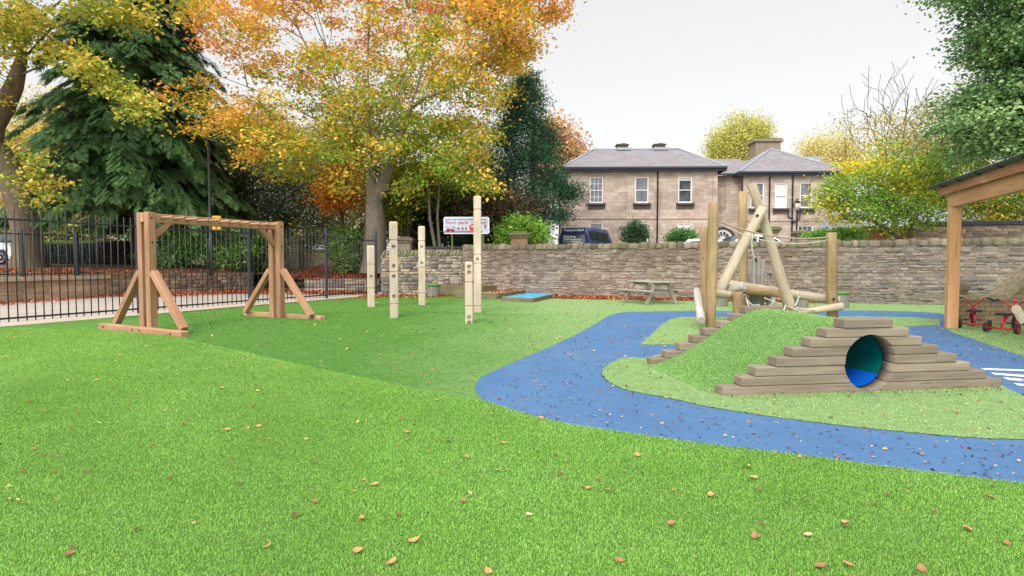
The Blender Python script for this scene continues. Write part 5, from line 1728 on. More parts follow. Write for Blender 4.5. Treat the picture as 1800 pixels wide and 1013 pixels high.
def limb_mesh(name, A, par, tip=0.010, power=2.3, base_r=None, flare=1.25, taper=1.45):
    n = len(A)
    acc = np.zeros(n)
    kids = [[] for _ in range(n)]
    for k in range(n):
        if par[k] >= 0: kids[par[k]].append(k)
    for k in range(n - 1, -1, -1):
        if not kids[k]: acc[k] = tip ** power
        if par[k] >= 0: acc[par[k]] += acc[k]
    # parents always come before children
    R = acc ** (1 / power)
    if base_r:
        f = base_r / R[0]
        R = np.where(R > 0.04, 0.04 + (base_r - 0.04) * (np.clip(R - 0.04, 0, None) / max(R[0] - 0.04, 1e-3)) ** taper, R)
        for _ in range(9):
            R2 = R.copy()
            for k in range(1, n):
                if R[k] > 0.09 and par[k] >= 0 and kids[k]:
                    R2[k] = 0.4 * R[k] + 0.3 * R[par[k]] + 0.3 * max(R[q] for q in kids[k]) if R[par[k]] < 2.2 * R[k] else R[k]
            R = R2
    z0 = A[0][2]
    h = np.clip(1 - (A[:, 2] - z0) / 0.9, 0, 1)
    R = np.where(np.arange(n) < 8, R * (1 + (flare - 1) * h ** 2), R)
    V, F = [], []
    used = set()
    for s in range(n):
        if s in used: continue
        chain = []
        if par[s] >= 0: chain.append(par[s])
        k = s
        while True:
            chain.append(k); used.add(k)
            if not kids[k]: break
            k = max(kids[k], key=lambda q: R[q])
            # siblings start their own chains later
        rs = [min(R[chain[0]], R[chain[1]] * 1.15) if par[s] >= 0 and len(chain) > 1 else R[chain[0]]] + [R[q] for q in chain[1:]]
        sides = 12 if max(rs) > 0.15 else 6 if max(rs) > 0.04 else 4
        up_ = None; prev = None
        for idx, q in enumerate(chain):
            a = A[chain[max(idx - 1, 0)]]; b = A[chain[min(idx + 1, len(chain) - 1)]]
            d = b - a; d = d / (np.linalg.norm(d) + 1e-9)
            if up_ is None:
                up_ = np.cross(d, [0.31, 0.9, 0.2]);
            x = up_ - d * np.dot(up_, d); x = x / (np.linalg.norm(x) + 1e-9); up_ = x
            y = np.cross(d, x)
            st = len(V)
            for t_ in range(sides):
                ang = 2 * math.pi * t_ / sides
                rr = rs[idx] * (1 + (0.07 * math.sin(3 * ang + A[q][2]) if rs[idx] > 0.12 else 0))
                V.append(A[q] + (x * math.cos(ang) + y * math.sin(ang)) * rr)
            if prev is not None:
                for t_ in range(sides):
                    F.append((prev + t_, prev + (t_ + 1) % sides, st + (t_ + 1) % sides, st + t_))
            prev = st
    return np_mesh(name, np.array(V), np.array(F), smooth=True)


def leaf_quads(P, size, cols, upbias=0.6, aspect=0.62, rng=RNG, dirs=None, szvar=0.35):
    """folded-diamond leaves: P (N,3)"""
    n = len(P)
    nr = rng.normal(0, 1, (n, 3)); nr[:, 2] = np.abs(nr[:, 2]) + upbias
    nr /= np.linalg.norm(nr, axis=1)[:, None]
    d = rng.normal(0, 1, (n, 3)) if dirs is None else dirs + rng.normal(0, 0.35, (n, 3))
    d -= nr * np.sum(d * nr, 1)[:, None]
    d /= np.linalg.norm(d, axis=1)[:, None] + 1e-9
    s = np.cross(nr, d)
    L = (size * (1 + rng.uniform(-szvar, szvar, n)))[:, None]
    w = L * aspect * 0.5
    v = np.stack([P, P + d * L * 0.45 + s * w + nr * L * 0.08, P + d * L - nr * L * 0.06, P + d * L * 0.45 - s * w + nr * L * 0.08], 1).reshape(-1, 3)
    f = np.arange(4 * n).reshape(n, 4)
    return v, f, cols


def jitter_cols(c, rng, v=0.22, hue=0.06):
    k = 1 + rng.uniform(-v, v, (len(c), 1))
    return np.clip(c * k * (1 + rng.uniform(-hue, hue, c.shape)), 0.002, 0.9)


FOL = 1.55          # leaf reflectance


def lin(*rgb): return np.clip(np.array(S(*rgb)) * FOL, 0, 0.85)


def tree(name, label, cat, base, trunks, centers, leaf_n, leaf_size, spread, colfn, bark_m, base_r, group=None, seed=0, tip=0.010, upbias=0.6, aspect=0.62, up=0.25, stepl=0.7, pref=0.25, minz=None, flare=1.25, hasleaf=None, taper=1.45):
    rng = np.random.default_rng(seed)
    root = thing(name, label, cat, tuple(base), 0, group)
    b = np.array(base, float)
    A, par = skeleton(trunks, centers, up, stepl, seed, pref, minz)
    link('trunk', limb_mesh('trunk', A - b, par, tip, 2.3, base_r, flare, taper), bark_m, root)
    cs = centers if hasleaf is None else centers[hasleaf]
    k = len(cs)
    num = rng.poisson(leaf_n, k)
    idx = np.repeat(np.arange(k), num)
    off = rng.normal(0, 1, (len(idx), 3)) * np.array(spread)
    tilt = rng.normal(0, 0.25, (k, 2))[idx]
    off[:, 2] += off[:, 0] * tilt[:, 0] + off[:, 1] * tilt[:, 1] - 0.12 * (off[:, 0] ** 2 + off[:, 1] ** 2)
    P = cs[idx] + off
    cl = colfn(P, idx, rng, k)
    v, f, c = leaf_quads(P - b, leaf_size, cl, upbias, aspect, rng)
    link('crown', np_mesh('crown', v, f, c), M['leaf'], root)
    return root


def pal_cols(pal, weights=None, var=0.25, cl=0.6):
    pal = np.array([lin(*p) for p in pal])

    def fn(P, idx, rng, k):
        ck = rng.choice(len(pal), k, p=weights)
        own = rng.choice(len(pal), len(P), p=weights)
        use = np.where(rng.random(len(P)) < cl, ck[idx], own)
        kk = (1 + rng.uniform(-0.15, 0.15, k))[idx][:, None]
        return jitter_cols(pal[use] * kk, rng, var)
    return fn


def ell(n, c, r, rng, shell=0.5, zmin=None, flat=None):
    out = []
    while len(out) < n:
        q = rng.normal(0, 1, 3); q /= np.linalg.norm(q)
        q *= (shell + (1 - shell) * rng.random()) if rng.random() < 0.8 else rng.random() ** 0.5
        q *= 1 + 0.12 * math.sin(5 * q[0] + 3 * q[2]) 
        p = np.array(c) + q * np.array(r)
        if zmin is not None and p[2] < zmin: continue
        out.append(p)
    return np.array(out)


# --- beech in autumn colours, the centre of the picture
rg = np.random.default_rng(3)
bb = np.array([-6.75, 28.0, 0.85])
C1 = ell(760, (-6.7, 27.6, 12.6), (9.8, 7.6, 8.4), rg, 0.45, 4.2)
C2 = np.array([at(px, py, d_) for px, py, d_ in [(rg.uniform(430, 880), rg.uniform(215, 335), rg.uniform(23.5, 31)) for _ in range(200)]])
C2 = C2[[abs((p[0] / p[1]) * 1000 + 900 - 650) < 240 and (0.0 + p[2]) > 4.4 for p in C2]]
C3 = np.array([at(rg.uniform(880, 1000) , rg.uniform(-60, 130), rg.uniform(25, 30)) for _ in range(70)])
C3 = C3[[(p[0] / p[1] * 1000 + 900) < 1005 - 0.55 * max(0, (463 - (p[2] - 1.33) / p[1] * 1000) - 20) for p in C3]]
C4 = np.array([at(x_, 165 + (x_ - 285) * 0.33 + rg.normal(0, 14), rg.uniform(22, 26)) for x_ in rg.uniform(285, 470, 16)])
CB = np.concatenate([C1, C2, C3, C4])
pxs = CB[:, 0] / CB[:, 1] * 1000 + 900; pys = 463 - (CB[:, 2] - 1.33) / CB[:, 1] * 1000
# leave open the trunk, the lower left and the view of the house
xr = np.interp(pys, [-60, 0, 60, 130, 180, 220, 300, 345], [1015, 1000, 972, 925, 895, 872, 865, 850])
xl = np.interp(pys, [0, 125, 150, 215, 245, 262, 300, 345], [340, 335, 300, 290, 310, 430, 470, 560])
keep = ~((pys > 345) | (pxs > xr) | (pxs < xl) | ((np.abs(pxs - 655) < 45) & (pys > 285) & (CB[:, 1] < 28.4)))
CB = CB[keep]
_q = (np.abs(CB[:, 0] / CB[:, 1] * 1000 + 240) < 110) & (CB[:, 1] < 26.5) & (rg.random(len(CB)) < 0.55)
CB = CB[~_q]
CB = CB[~((CB[:, 0] < -8.6) & (rg.random(len(CB)) < 0.38)) & (rg.random(len(CB)) < 0.88)]
B_G, B_Y, B_O, B_R = lin(118, 148, 52), lin(216, 184, 66), lin(226, 160, 74), lin(212, 132, 92)


def beech_col(P, idx, rng, k):
    h = (P[:, 2] - 4.5) / 11
    r = np.linalg.norm((P - np.array([-6.7, 27.6, 10.5])) / np.array([9.8, 7.6, 8.4]), axis=1)
    t = 0.54 * h + 0.42 * r - 0.04 + rng.normal(0, 0.13, k)[idx] + rng.normal(0, 0.16, len(P)) - 0.10 * (P[:, 0] > -6)
    t = np.clip(t, 0, 1)[:, None]
    st = [(-0.01, B_G), (0.22, B_G * 1.12), (0.42, B_Y), (0.72, B_O), (1.01, B_R)]
    c = np.zeros((len(P), 3))
    for (a, ca), (b_, cb_) in zip(st, st[1:]):
        m = ((t >= a) & (t < b_))[:, 0]
        u_ = (t[m] - a) / (b_ - a)
        c[m] = ca * (1 - u_) + cb_ * u_
    return jitter_cols(c, rng, 0.2, 0.06)


tr = [[bb, bb + (0.05, 0, 2.2), bb + (-0.05, 0, 4.1), bb + (-0.25, 0.1, 6.5), bb + (-0.3, 0.3, 11), bb + (0.1, 0.2, 16.5)],
      [bb + (0.1, 0, 3.6), bb + (0.75, -0.2, 4.9), bb + (1.35, -0.4, 6.3), bb + (2.3, -0.6, 9.0), bb + (3.4, -0.6, 13.5)],
      [bb + (-0.1, 0, 4.3), bb + (-0.75, 0.2, 6.4), bb + (-1.9, 0.3, 9.5), bb + (-3.2, 0.2, 14.5)],
      [bb + (-0.15, 0.1, 5.2), bb + (-1.8, -0.6, 6.9), bb + (-4.4, -1.4, 8.2), bb + (-7.6, -2.4, 9.3)],
      [bb + (-0.3, 0.1, 7.0), bb + (0.5, -0.8, 9.8), bb + (0.9, -1.2, 14.0)],
      [bb + (-0.6, 0.1, 5.9), bb + (-2.6, 0.8, 9.3), bb + (-5.0, 1.0, 14.5)]]
tree('beech_tree', 'large beech tree in orange and yellow autumn leaf with a smooth grey forked trunk', 'tree', bb, tr, CB, 124, 0.18, (0.42, 0.42, 0.18), beech_col, M['bark_grey'], 0.56, seed=31, tip=0.011)

# --- sycamore at the far left, yellow-green sprays hanging across the conifer
sb = np.array(at(50, 462, 24.5)); sb[2] = 1.1
tp = [(50, 462, 24.5), (47, 420, 24.4), (38, 370, 24.3), (24, 318, 24.2), (6, 280, 24.0), (-16, 250, 23.8), (-14, 222, 23.6), (4, 190, 23.5), (24, 152, 23.4), (37, 105, 23.4), (42, 50, 23.5), (44, -20, 23.6), (50, -130, 24)]
tk1 = [np.array(at(*q)) for q in tp]; tk1[0] = sb
br1 = [np.array(at(*q)) for q in [(30, 135, 23.4), (80, 112, 22.8), (140, 118, 22.0), (210, 160, 21.4), (262, 200, 21)]]
br2 = [np.array(at(*q)) for q in [(36, 110, 23.4), (90, 50, 22.6), (170, 25, 21.6), (260, 32, 21)]]
br3 = [np.array(at(*q)) for q in [(-14, 222, 23.6), (30, 250, 23.0), (62, 285, 22.6), (96, 320, 22.2)]]
br4 = [np.array(at(*q)) for q in [(42, 60, 23.5), (80, 25, 23), (120, -10, 22.6), (160, -60, 22)]]
br5 = [np.array(at(*q)) for q in [(-14, 250, 23.8), (-60, 170, 23.0), (-100, 60, 22.6), (-160, -60, 22)]]
rg = np.random.default_rng(5)
cc = []
def along(pts, n, sx, sy, sd):
    for _ in range(n):
        k = rg.integers(0, len(pts) - 1); s_ = rg.random()
        a, b = pts[k], pts[k + 1]
        cc.append(at(a[0] + (b[0] - a[0]) * s_ + rg.normal(0, sx), a[1] + (b[1] - a[1]) * s_ + rg.normal(0, sy), a[2] + (b[2] - a[2]) * s_ + rg.normal(0, sd)))
along([(60, 70, 23), (110, 95, 22), (160, 120, 21.5), (220, 165, 21), (268, 205, 21)], 34, 9, 9, 0.5)
along([(10, 40, 23), (70, 30, 22.5), (10, 70, 22.5)], 34, 22, 14, 0.8)
along([(110, 5, 22), (170, 22, 21.6), (225, 30, 21.4), (280, 42, 21.2)], 18, 10, 7, 0.6)
along([(150, -30, 22), (260, -20, 21.4), (330, -10, 21)], 14, 25, 12, 0.6)
along([(-40, 20, 23), (-80, 80, 23), (-30, 130, 23)], 40, 40, 30, 1.0)
along([(40, 260, 22.8), (80, 310, 22.4), (20, 330, 22)], 12, 16, 14, 0.6)
along([(-120, -80, 23), (0, -110, 23), (120, -100, 23)], 70, 60, 40, 1.6)
CS = np.array([np.array(q) for q in cc])
syc = pal_cols([(176, 172, 66), (148, 156, 62), (206, 182, 76), (124, 142, 60), (218, 168, 86)], [0.28, 0.30, 0.16, 0.20, 0.06])
tree('sycamore_tree', 'big old leaning sycamore at the left edge with yellow green sprays', 'tree', sb, [tk1, br1, br2, br3, br4, br5], CS, 70, 0.16, (0.34, 0.34, 0.12), syc, M['bark_brown'], 0.52, seed=41, tip=0.013, up=0.0, aspect=0.75, minz=6, flare=1.5, taper=2.1)

# --- dark conifer with drooping sprays
def conifer(name, label, base, H, Rmax, nbr, seed, dark, lite, z0=0.8, fr=0.62):
    rng = np.random.default_rng(seed)
    root = thing(name, label, 'tree', tuple(base))
    MB().tube([(0, 0, 0), (0.05, 0, H * 0.4), (0, 0, H * 0.8), (0, 0, H)], [0.42, 0.3, 0.12, 0.02], 10).build('trunk', M['bark_dark'], root)
    P, D, SZ, K, BR = [], [], [], [], []
    for k in range(nbr):
        u_ = (k + rng.random()) / nbr
        z = z0 + (H - z0) * u_ ** 1.25
        z = min(H - 0.4, round(z / 1.05) * 1.05 + rng.normal(0, 0.16))
        L = Rmax * ((1 - (z - z0) / (H - z0 + 0.5)) ** 0.75) * rng.uniform(0.72, 1.08) + 0.25
        az = k * 2.39996 + rng.normal(0, 0.3)
        o_ = np.array([math.cos(az), math.sin(az), 0]); sd = np.array([-math.sin(az), math.cos(az), 0])
        m = max(12, int(L * 27))
        cl = rng.uniform(0.75, 1.25)
        BR.append((z, az, L))
        for _ in range(m):
            t_ = 1 - rng.random() ** 1.6 * 0.8
            w = rng.uniform(-1, 1) * 0.34 * L * (1.15 - t_) 
            q = o_ * L * t_ + sd * w + np.array([0, 0, z + 0.18 * L * math.sin(t_ * 2.2) - 0.34 * L * t_ ** 3 - abs(w) * 0.25])
            P.append(q + rng.normal(0, 0.05, 3)); d = o_ * 0.75 + sd * np.sign(w) * 0.55 + np.array([0, 0, -0.35 - 0.5 * rng.random()])
            D.append(d / np.linalg.norm(d)); SZ.append(fr * rng.uniform(0.7, 1.25)); K.append(cl)
    P, D, SZ, K = map(np.array, (P, D, SZ, K))
    # each spray: a feathered fan of narrow leaflets either side of a drooping rachis
    V, Fc, Cc = [], [], []
    nl = 10
    up_ = np.array([0, 0, 1.0])
    sdv = np.cross(D, up_); sdv /= np.linalg.norm(sdv, axis=1)[:, None] + 1e-9
    nv = np.cross(sdv, D)
    for j in range(nl):
        s_ = (j + 0.5) / nl
        side = 1 if j % 2 == 0 else -1
        b0 = P + D * (SZ * s_ * 0.85)[:, None] + np.array([0, 0, -1]) * (SZ * 0.22 * s_ * s_)[:, None]
        ln = (SZ * (0.62 - 0.42 * s_))[:, None]
        dd = D * 0.8 + sdv * side * 0.62 + np.array([0, 0, -0.16]) + rng.normal(0, 0.12, D.shape)
        wv = np.cross(dd, nv); wv /= np.linalg.norm(wv, axis=1)[:, None] + 1e-9
        w = SZ[:, None] * 0.05
        V.append(np.stack([b0 - wv * w, b0 + wv * w, b0 + dd * ln * 0.6 + wv * w * 0.9, b0 + dd * ln], 1))
        c = dark + (lite - dark) * np.clip(s_ * 0.7 + rng.normal(0.05, 0.28, len(P)), 0, 1)[:, None]
        Cc.append(c * (K * (1 + rng.uniform(-0.2, 0.2, len(P))))[:, None])
    V = np.concatenate(V).reshape(-1, 3); Cc = np.concatenate(Cc)
    Fc = np.arange(len(V)).reshape(-1, 4)
    link('crown', np_mesh('crown', V, Fc, np.clip(Cc, 0.002, 1)), M['leaf'], root)
    mb = MB()
    for z, az, L in BR[::2]:
        o_ = Vector((math.cos(az), math.sin(az), 0))
        mb.tube([Vector((0, 0, z)) + o_ * (L * t_) + Vector((0, 0, 0.18 * L * math.sin(t_ * 2.2) - 0.34 * L * t_ ** 3)) for t_ in (0.02, 0.3, 0.6, 0.9)], [0.05, 0.035, 0.022, 0.008], 4, cap=False)
    mb.build('limbs', M['bark_dark'], root)
    return root


q = at(236, 440, 29)
conifer('conifer_tree', 'broad dark green conifer with drooping feathery sprays behind the street lamp', (q.x, 29.5, 1.1), 20.5, 5.4, 520, 51, lin(58, 92, 54), lin(118, 152, 92), z0=2.6, fr=0.42)

# --- yew at the right of the beech
rg = np.random.default_rng(8)
yb = np.array([1.2, 33.0, 1.2])
cy = []
for _ in range(560):
    z = rg.random() ** 0.85
    hw = 3.8 * (1 - z) ** 0.65 + 0.35
    a = rg.uniform(0, 6.283); r_ = hw * rg.uniform(0.55, 1.05)
    cy.append((1.1 + r_ * math.cos(a) + 0.1 * z, 33 + 0.9 * r_ * math.sin(a), 1.9 + z * 10.2))
for _ in range(34):
    t_ = rg.random()
    cy.append(at(945 + 72 * t_ + rg.normal(0, 5), 345 + 10 * t_ - 26 * rg.random() + rg.normal(0, 6), 32 + rg.normal(0, 0.3)))
for _ in range(16):
    t_ = rg.random(); cy.append(at(950 + 48 * t_, 385 - 10 * t_ + rg.normal(0, 4), 32 + rg.normal(0, 0.3)))
cy = np.array([np.array(p) for p in cy])
_px = cy[:, 0] / cy[:, 1] * 1000 + 900; _py = 463 - (cy[:, 2] - 1.33) / cy[:, 1] * 1000
cy = cy[(_px < np.interp(_py, [140, 200, 260, 320, 345, 420], [935, 952, 978, 982, 966, 958])) | (np.arange(len(cy)) >= 560) ]
cy = cy[~((cy[:, 0] / cy[:, 1] * 1000 + 900 > 978) & (463 - (cy[:, 2] - 1.33) / cy[:, 1] * 1000 > 388))]
yew = pal_cols([(60, 96, 72), (74, 112, 78), (50, 82, 62), (100, 134, 98)], [0.36, 0.28, 0.24, 0.12])
tree('yew_tree', 'tall dark green yew standing between the orange beech and the house', 'tree', yb, [[yb, yb + (0, 0, 4), yb + (0.1, 0, 10.5)]], cy, 105, 0.17, (0.36, 0.36, 0.20), yew, M['bark_dark'], 0.35, seed=61, upbias=0.2, aspect=0.34, up=-0.3)

# --- darker understorey behind the poles and the sign
hol = pal_cols([(92, 110, 90), (114, 132, 108), (72, 92, 74), (146, 156, 132), (126, 86, 70)], [0.32, 0.26, 0.24, 0.13, 0.05])


def blob_tree(name, label, cat, px, py_base, y, zg, boxes, n, leaf_n, ls, spread, cf, bk, br, seed, aspect=0.6, upbias=0.5, group=None, tip=0.01, shell=0.5):
    """crown given as ellipses (px, py, rx, ry, depth radius) seen in the photograph"""
    rg_ = np.random.default_rng(seed)
    x = at(px, 440, y).x
    b = np.array([x, y, zg])
    cs = []
    tot = sum(q[2] * q[3] for q in boxes)
    for (cx, cy_, rx, ry, rd) in boxes:
        c0 = at(cx, cy_, y)
        k = max(3, int(n * rx * ry / tot))
        cs.append(ell(k, c0, (rx * y / 1000, rd, ry * y / 1000), rg_, shell, zg + 0.15))
    cs = np.concatenate(cs)
    topz = cs[:, 2].max()
    tk = [b, b + (0.1, 0, (topz - zg) * 0.3), b + (-0.05, 0, (topz - zg) * 0.75)]
    return tree(name, label, cat, b, [tk], cs, leaf_n, ls, spread, cf, bk, br, group, seed, tip, upbias, aspect)


blob_tree('holly_tree', 'grey green holly thicket left of the beech trunk', 'tree', 500, 430, 34, 1.2, [(470, 330, 85, 70, 3), (545, 340, 60, 70, 3), (440, 260, 50, 50, 2.5), (400, 350, 40, 50, 2.5)], 330, 95, 0.16, (0.5, 0.5, 0.3), hol, M['bark_dark'], 0.25, 71)
blob_tree('beech_sapling', 'small copper orange beech low down left of the large grey trunk', 'tree', 600, 430, 31, 1.1, [(612, 300, 36, 34, 1.6), (585, 345, 30, 34, 1.5), (628, 345, 20, 26, 1.4)], 110, 80, 0.13, (0.36, 0.36, 0.18), pal_cols([(222, 128, 40), (206, 104, 38), (232, 160, 52), (150, 140, 40)], [0.4, 0.28, 0.2, 0.12]), M['bark_dark'], 0.14, 72)
blob_tree('maple_sapling', 'loose yellow green young tree right behind the grey beech trunk', 'tree', 715, 430, 30, 1.1, [(700, 345, 40, 45, 1.8), (760, 320, 50, 40, 2.0), (690, 395, 26, 22, 1.4)], 130, 70, 0.14, (0.42, 0.42, 0.2), pal_cols([(120, 140, 42), (150, 160, 48), (196, 180, 50), (90, 118, 40)], [0.36, 0.28, 0.16, 0.2]), M['bark_dark'], 0.12, 73)
blob_tree('holly_tree', 'dark evergreen thicket behind the warning sign', 'tree', 770, 430, 33, 1.1, [(790, 370, 60, 55, 2.5), (730, 400, 40, 40, 2.5), (860, 380, 50, 55, 2.5), (700, 360, 40, 60, 2.5)], 330, 90, 0.16, (0.5, 0.5, 0.32), pal_cols([(38, 56, 40), (52, 70, 48), (28, 42, 32), (72, 88, 64)], [0.35, 0.3, 0.22, 0.13]), M['bark_grey'], 0.22, 74)
blob_tree('hawthorn_tree', 'brownish hawthorn with red berries above the warning sign', 'tree', 845, 430, 30.5, 1.1, [(850, 345, 52, 42, 1.6), (905, 365, 42, 40, 1.6), (800, 325, 34, 26, 1.4)], 150, 60, 0.11, (0.5, 0.5, 0.28), pal_cols([(96, 92, 70), (120, 100, 82), (70, 78, 56), (150, 60, 56), (130, 122, 100)], [0.32, 0.26, 0.2, 0.1, 0.12], cl=0.25), M['bark_grey'], 0.16, 75, tip=0.013)
# thin pale trunks beside the sign
tt = thing('birch_tree', 'pair of thin pale leaning trunks left of the warning sign', 'tree', (at(768, 440, 28.6).x, 28.6, 1.0))
MB().tube([(0.05, 0, 0), (-0.12, 0, 1.3), (-0.35, 0, 2.6), (-0.42, 0.1, 4.2)], [0.10, 0.09, 0.075, 0.06], 10).build('trunk', M['bark_grey'], tt)
MB().tube([(0.28, 0.1, 0), (0.12, 0.1, 1.2), (0.0, 0.2, 2.6), (0.1, 0.3, 4.2)], [0.09, 0.08, 0.07, 0.05], 10).build('trunk', M['bark_grey'], tt)


# --- low shrubs
def shrub(label, px, y, zg, boxes, n, leaf_n, ls, cf, seed, aspect=0.36, spread=(0.26, 0.26, 0.16), name='shrub', cat='shrub', upbias=0.8):
    return blob_tree(name, label, cat, px, 0, y, zg, boxes, n, leaf_n, ls, spread, cf, M['bark_dark'], 0.06, seed, aspect, upbias, None, 0.008, 0.35)


rho = pal_cols([(130, 176, 78), (164, 202, 104), (100, 144, 62), (190, 216, 136)], [0.36, 0.3, 0.22, 0.12])
shrub('bright green rhododendron behind the left post of the overhead ladder', 320, 29.0, 0.85, [(300, 450, 44, 36, 1.2), (335, 425, 40, 30, 1.2)], 120, 60, 0.22, rho, 81)
shrub('bright green rhododendron behind the middle of the overhead ladder', 400, 29.6, 0.85, [(395, 445, 45, 36, 1.2), (430, 435, 30, 36, 1.2)], 120, 60, 0.22, rho, 82)
shrub('dark rhododendron behind the right post of the overhead ladder', 468, 30.0, 0.85, [(470, 440, 28, 34, 1.1), (445, 465, 26, 24, 1.0)], 90, 60, 0.2, pal_cols([(70, 104, 50), (96, 136, 62), (52, 80, 40)]), 83)
shrub('light green laurel by the foot of the beech trunk', 615, 30.0, 0.75, [(618, 445, 36, 40, 1.2), (600, 425, 26, 24, 1.0)], 110, 60, 0.22, pal_cols([(124, 160, 70), (154, 186, 92), (96, 130, 54)]), 84)
shrub('bright yellow green laurel around the reddish gate pier', 935, 28.0, 1.0, [(915, 402, 22, 20, 0.9), (938, 412, 24, 20, 0.9), (890, 415, 20, 16, 0.8)], 120, 70, 0.17, pal_cols([(126, 170, 66), (96, 138, 54), (160, 196, 88)]), 85)
shrub('round clipped ivy bush against the house wall', 1118, 37.6, 1.2, [(1117, 410, 25, 18, 0.9)], 90, 90, 0.12, pal_cols([(66, 98, 70), (90, 124, 86), (48, 76, 54), (140, 160, 90)], [0.4, 0.3, 0.22, 0.08]), 86, aspect=0.8, spread=(0.16, 0.16, 0.13), name='bush', cat='bush')
shrub('low spreading green bush under the white window blind', 1203, 35.0, 1.2, [(1200, 415, 28, 9, 0.9)], 60, 80, 0.13, pal_cols([(78, 124, 62), (104, 150, 78), (60, 98, 52)]), 87, aspect=0.6, spread=(0.2, 0.2, 0.12), name='bush', cat='bush')
shrub('light green hedge top showing over the wall right of the lantern post', 1455, 27.0, 1.1, [(1440, 414, 26, 6, 0.7), (1490, 412, 30, 8, 0.7)], 60, 70, 0.12, pal_cols([(110, 160, 66), (140, 186, 84)]), 88, aspect=0.6, spread=(0.2, 0.2, 0.1), name='hedge', cat='hedge')
shrub('dark low laurel under the thicket behind the grey rubble wall', 770, 31.5, 1.0, [(735, 424, 44, 16, 0.9), (815, 424, 50, 16, 0.9)], 90, 70, 0.16, pal_cols([(52, 76, 50), (70, 98, 62), (40, 58, 42)]), 89)
# clipped hedge beyond the left railings
hd = thing('hedge', 'long dark clipped hedge beyond the railings at the left', 'hedge', (at(145, 450, 33).x, 33.0, 1.25))
rg = np.random.default_rng(90)
n = 9000
Pq = np.stack([rg.uniform(-3.4, 3.0, n), rg.uniform(-0.5, 0.5, n), rg.uniform(0.0, 1.28, n)], 1)
m = rg.random(n)
Pq[m < 0.6, 1] = -0.5 + rg.normal(0, 0.04, (m < 0.6).sum())
Pq[m > 0.75, 2] = 1.28 + rg.normal(0, 0.04, (m > 0.75).sum())
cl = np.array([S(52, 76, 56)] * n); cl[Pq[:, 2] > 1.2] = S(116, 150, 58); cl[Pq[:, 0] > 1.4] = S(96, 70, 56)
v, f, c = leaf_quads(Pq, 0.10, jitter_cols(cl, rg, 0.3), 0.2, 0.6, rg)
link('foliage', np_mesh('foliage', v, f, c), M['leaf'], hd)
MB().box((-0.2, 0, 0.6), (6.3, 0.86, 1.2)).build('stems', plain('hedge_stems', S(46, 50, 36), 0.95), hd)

# --- distant woodland, each tree its own
far_pal = {
    'gold': pal_cols([(206, 180, 84), (186, 170, 80), (222, 186, 104), (150, 150, 76)], [0.34, 0.28, 0.2, 0.18]),
    'olive': pal_cols([(126, 132, 70), (150, 150, 84), (104, 112, 60), (176, 160, 90)], [0.34, 0.28, 0.2, 0.18]),
    'russet': pal_cols([(202, 160, 118), (210, 176, 130), (184, 142, 108), (158, 148, 98)], [0.34, 0.28, 0.2, 0.18]),
    'dark': pal_cols([(58, 78, 58), (76, 96, 68), (46, 62, 46), (100, 112, 80)], [0.34, 0.28, 0.2, 0.18]),
}
far = [
    ('golden tree beyond the railings at the left edge', 'gold', 25, 46, [(20, 330, 55, 80, 3), (45, 250, 50, 60, 3), (-30, 280, 50, 90, 3)], 76),
    ('golden tree showing between the big leaning trunk and the conifer', 'gold', 85, 52, [(80, 300, 45, 70, 3), (100, 210, 40, 55, 3), (75, 370, 50, 30, 3)], 77),
    ('russet tree showing right of the conifer above the street lamp', 'russet', 420, 48, [(415, 250, 50, 50, 3), (455, 220, 50, 50, 3), (395, 320, 40, 50, 3)], 78),
    ('olive tree behind the holly thicket', 'olive', 520, 50, [(500, 270, 55, 60, 3), (560, 300, 55, 70, 3), (600, 240, 45, 50, 3)], 79),
    ('dark tree behind the beech trunk', 'dark', 690, 46, [(660, 330, 65, 70, 3), (740, 330, 60, 75, 3), (820, 350, 55, 60, 3)], 80),
    ('olive tree deep behind the overhead ladder', 'olive', 330, 48, [(330, 370, 90, 45, 3), (420, 380, 60, 45, 3), (240, 390, 60, 40, 3), (160, 400, 60, 34, 3)], 91),
    ('olive tree deep behind the left gate pier', 'olive', 540, 47, [(520, 400, 70, 42, 3), (600, 390, 60, 45, 3)], 92),
    ('olive undergrowth tree low behind the big leaning trunk', 'olive', 95, 44, [(60, 400, 60, 26, 2.5), (140, 395, 50, 30, 2.5)], 96),
    ('dark tree low behind the hawthorn and the yew', 'dark', 880, 47, [(840, 385, 60, 42, 2.5), (920, 375, 45, 45, 2.5)], 97),
    ('russet tree between the yew and the house roof', 'russet', 985, 52, [(972, 240, 26, 34, 2), (1005, 262, 24, 26, 2), (975, 310, 26, 40, 2)], 93),
]
for lab, pal, px, y, boxes, sd in far:
    blob_tree('woodland_tree', lab, 'tree', px, 0, y, 1.3, boxes, 170, 62, 0.24, (0.75, 0.75, 0.4), far_pal[pal], M['bark_dark'], 0.25, sd, tip=0.018, group='woodland trees beyond the walls', aspect=0.7)
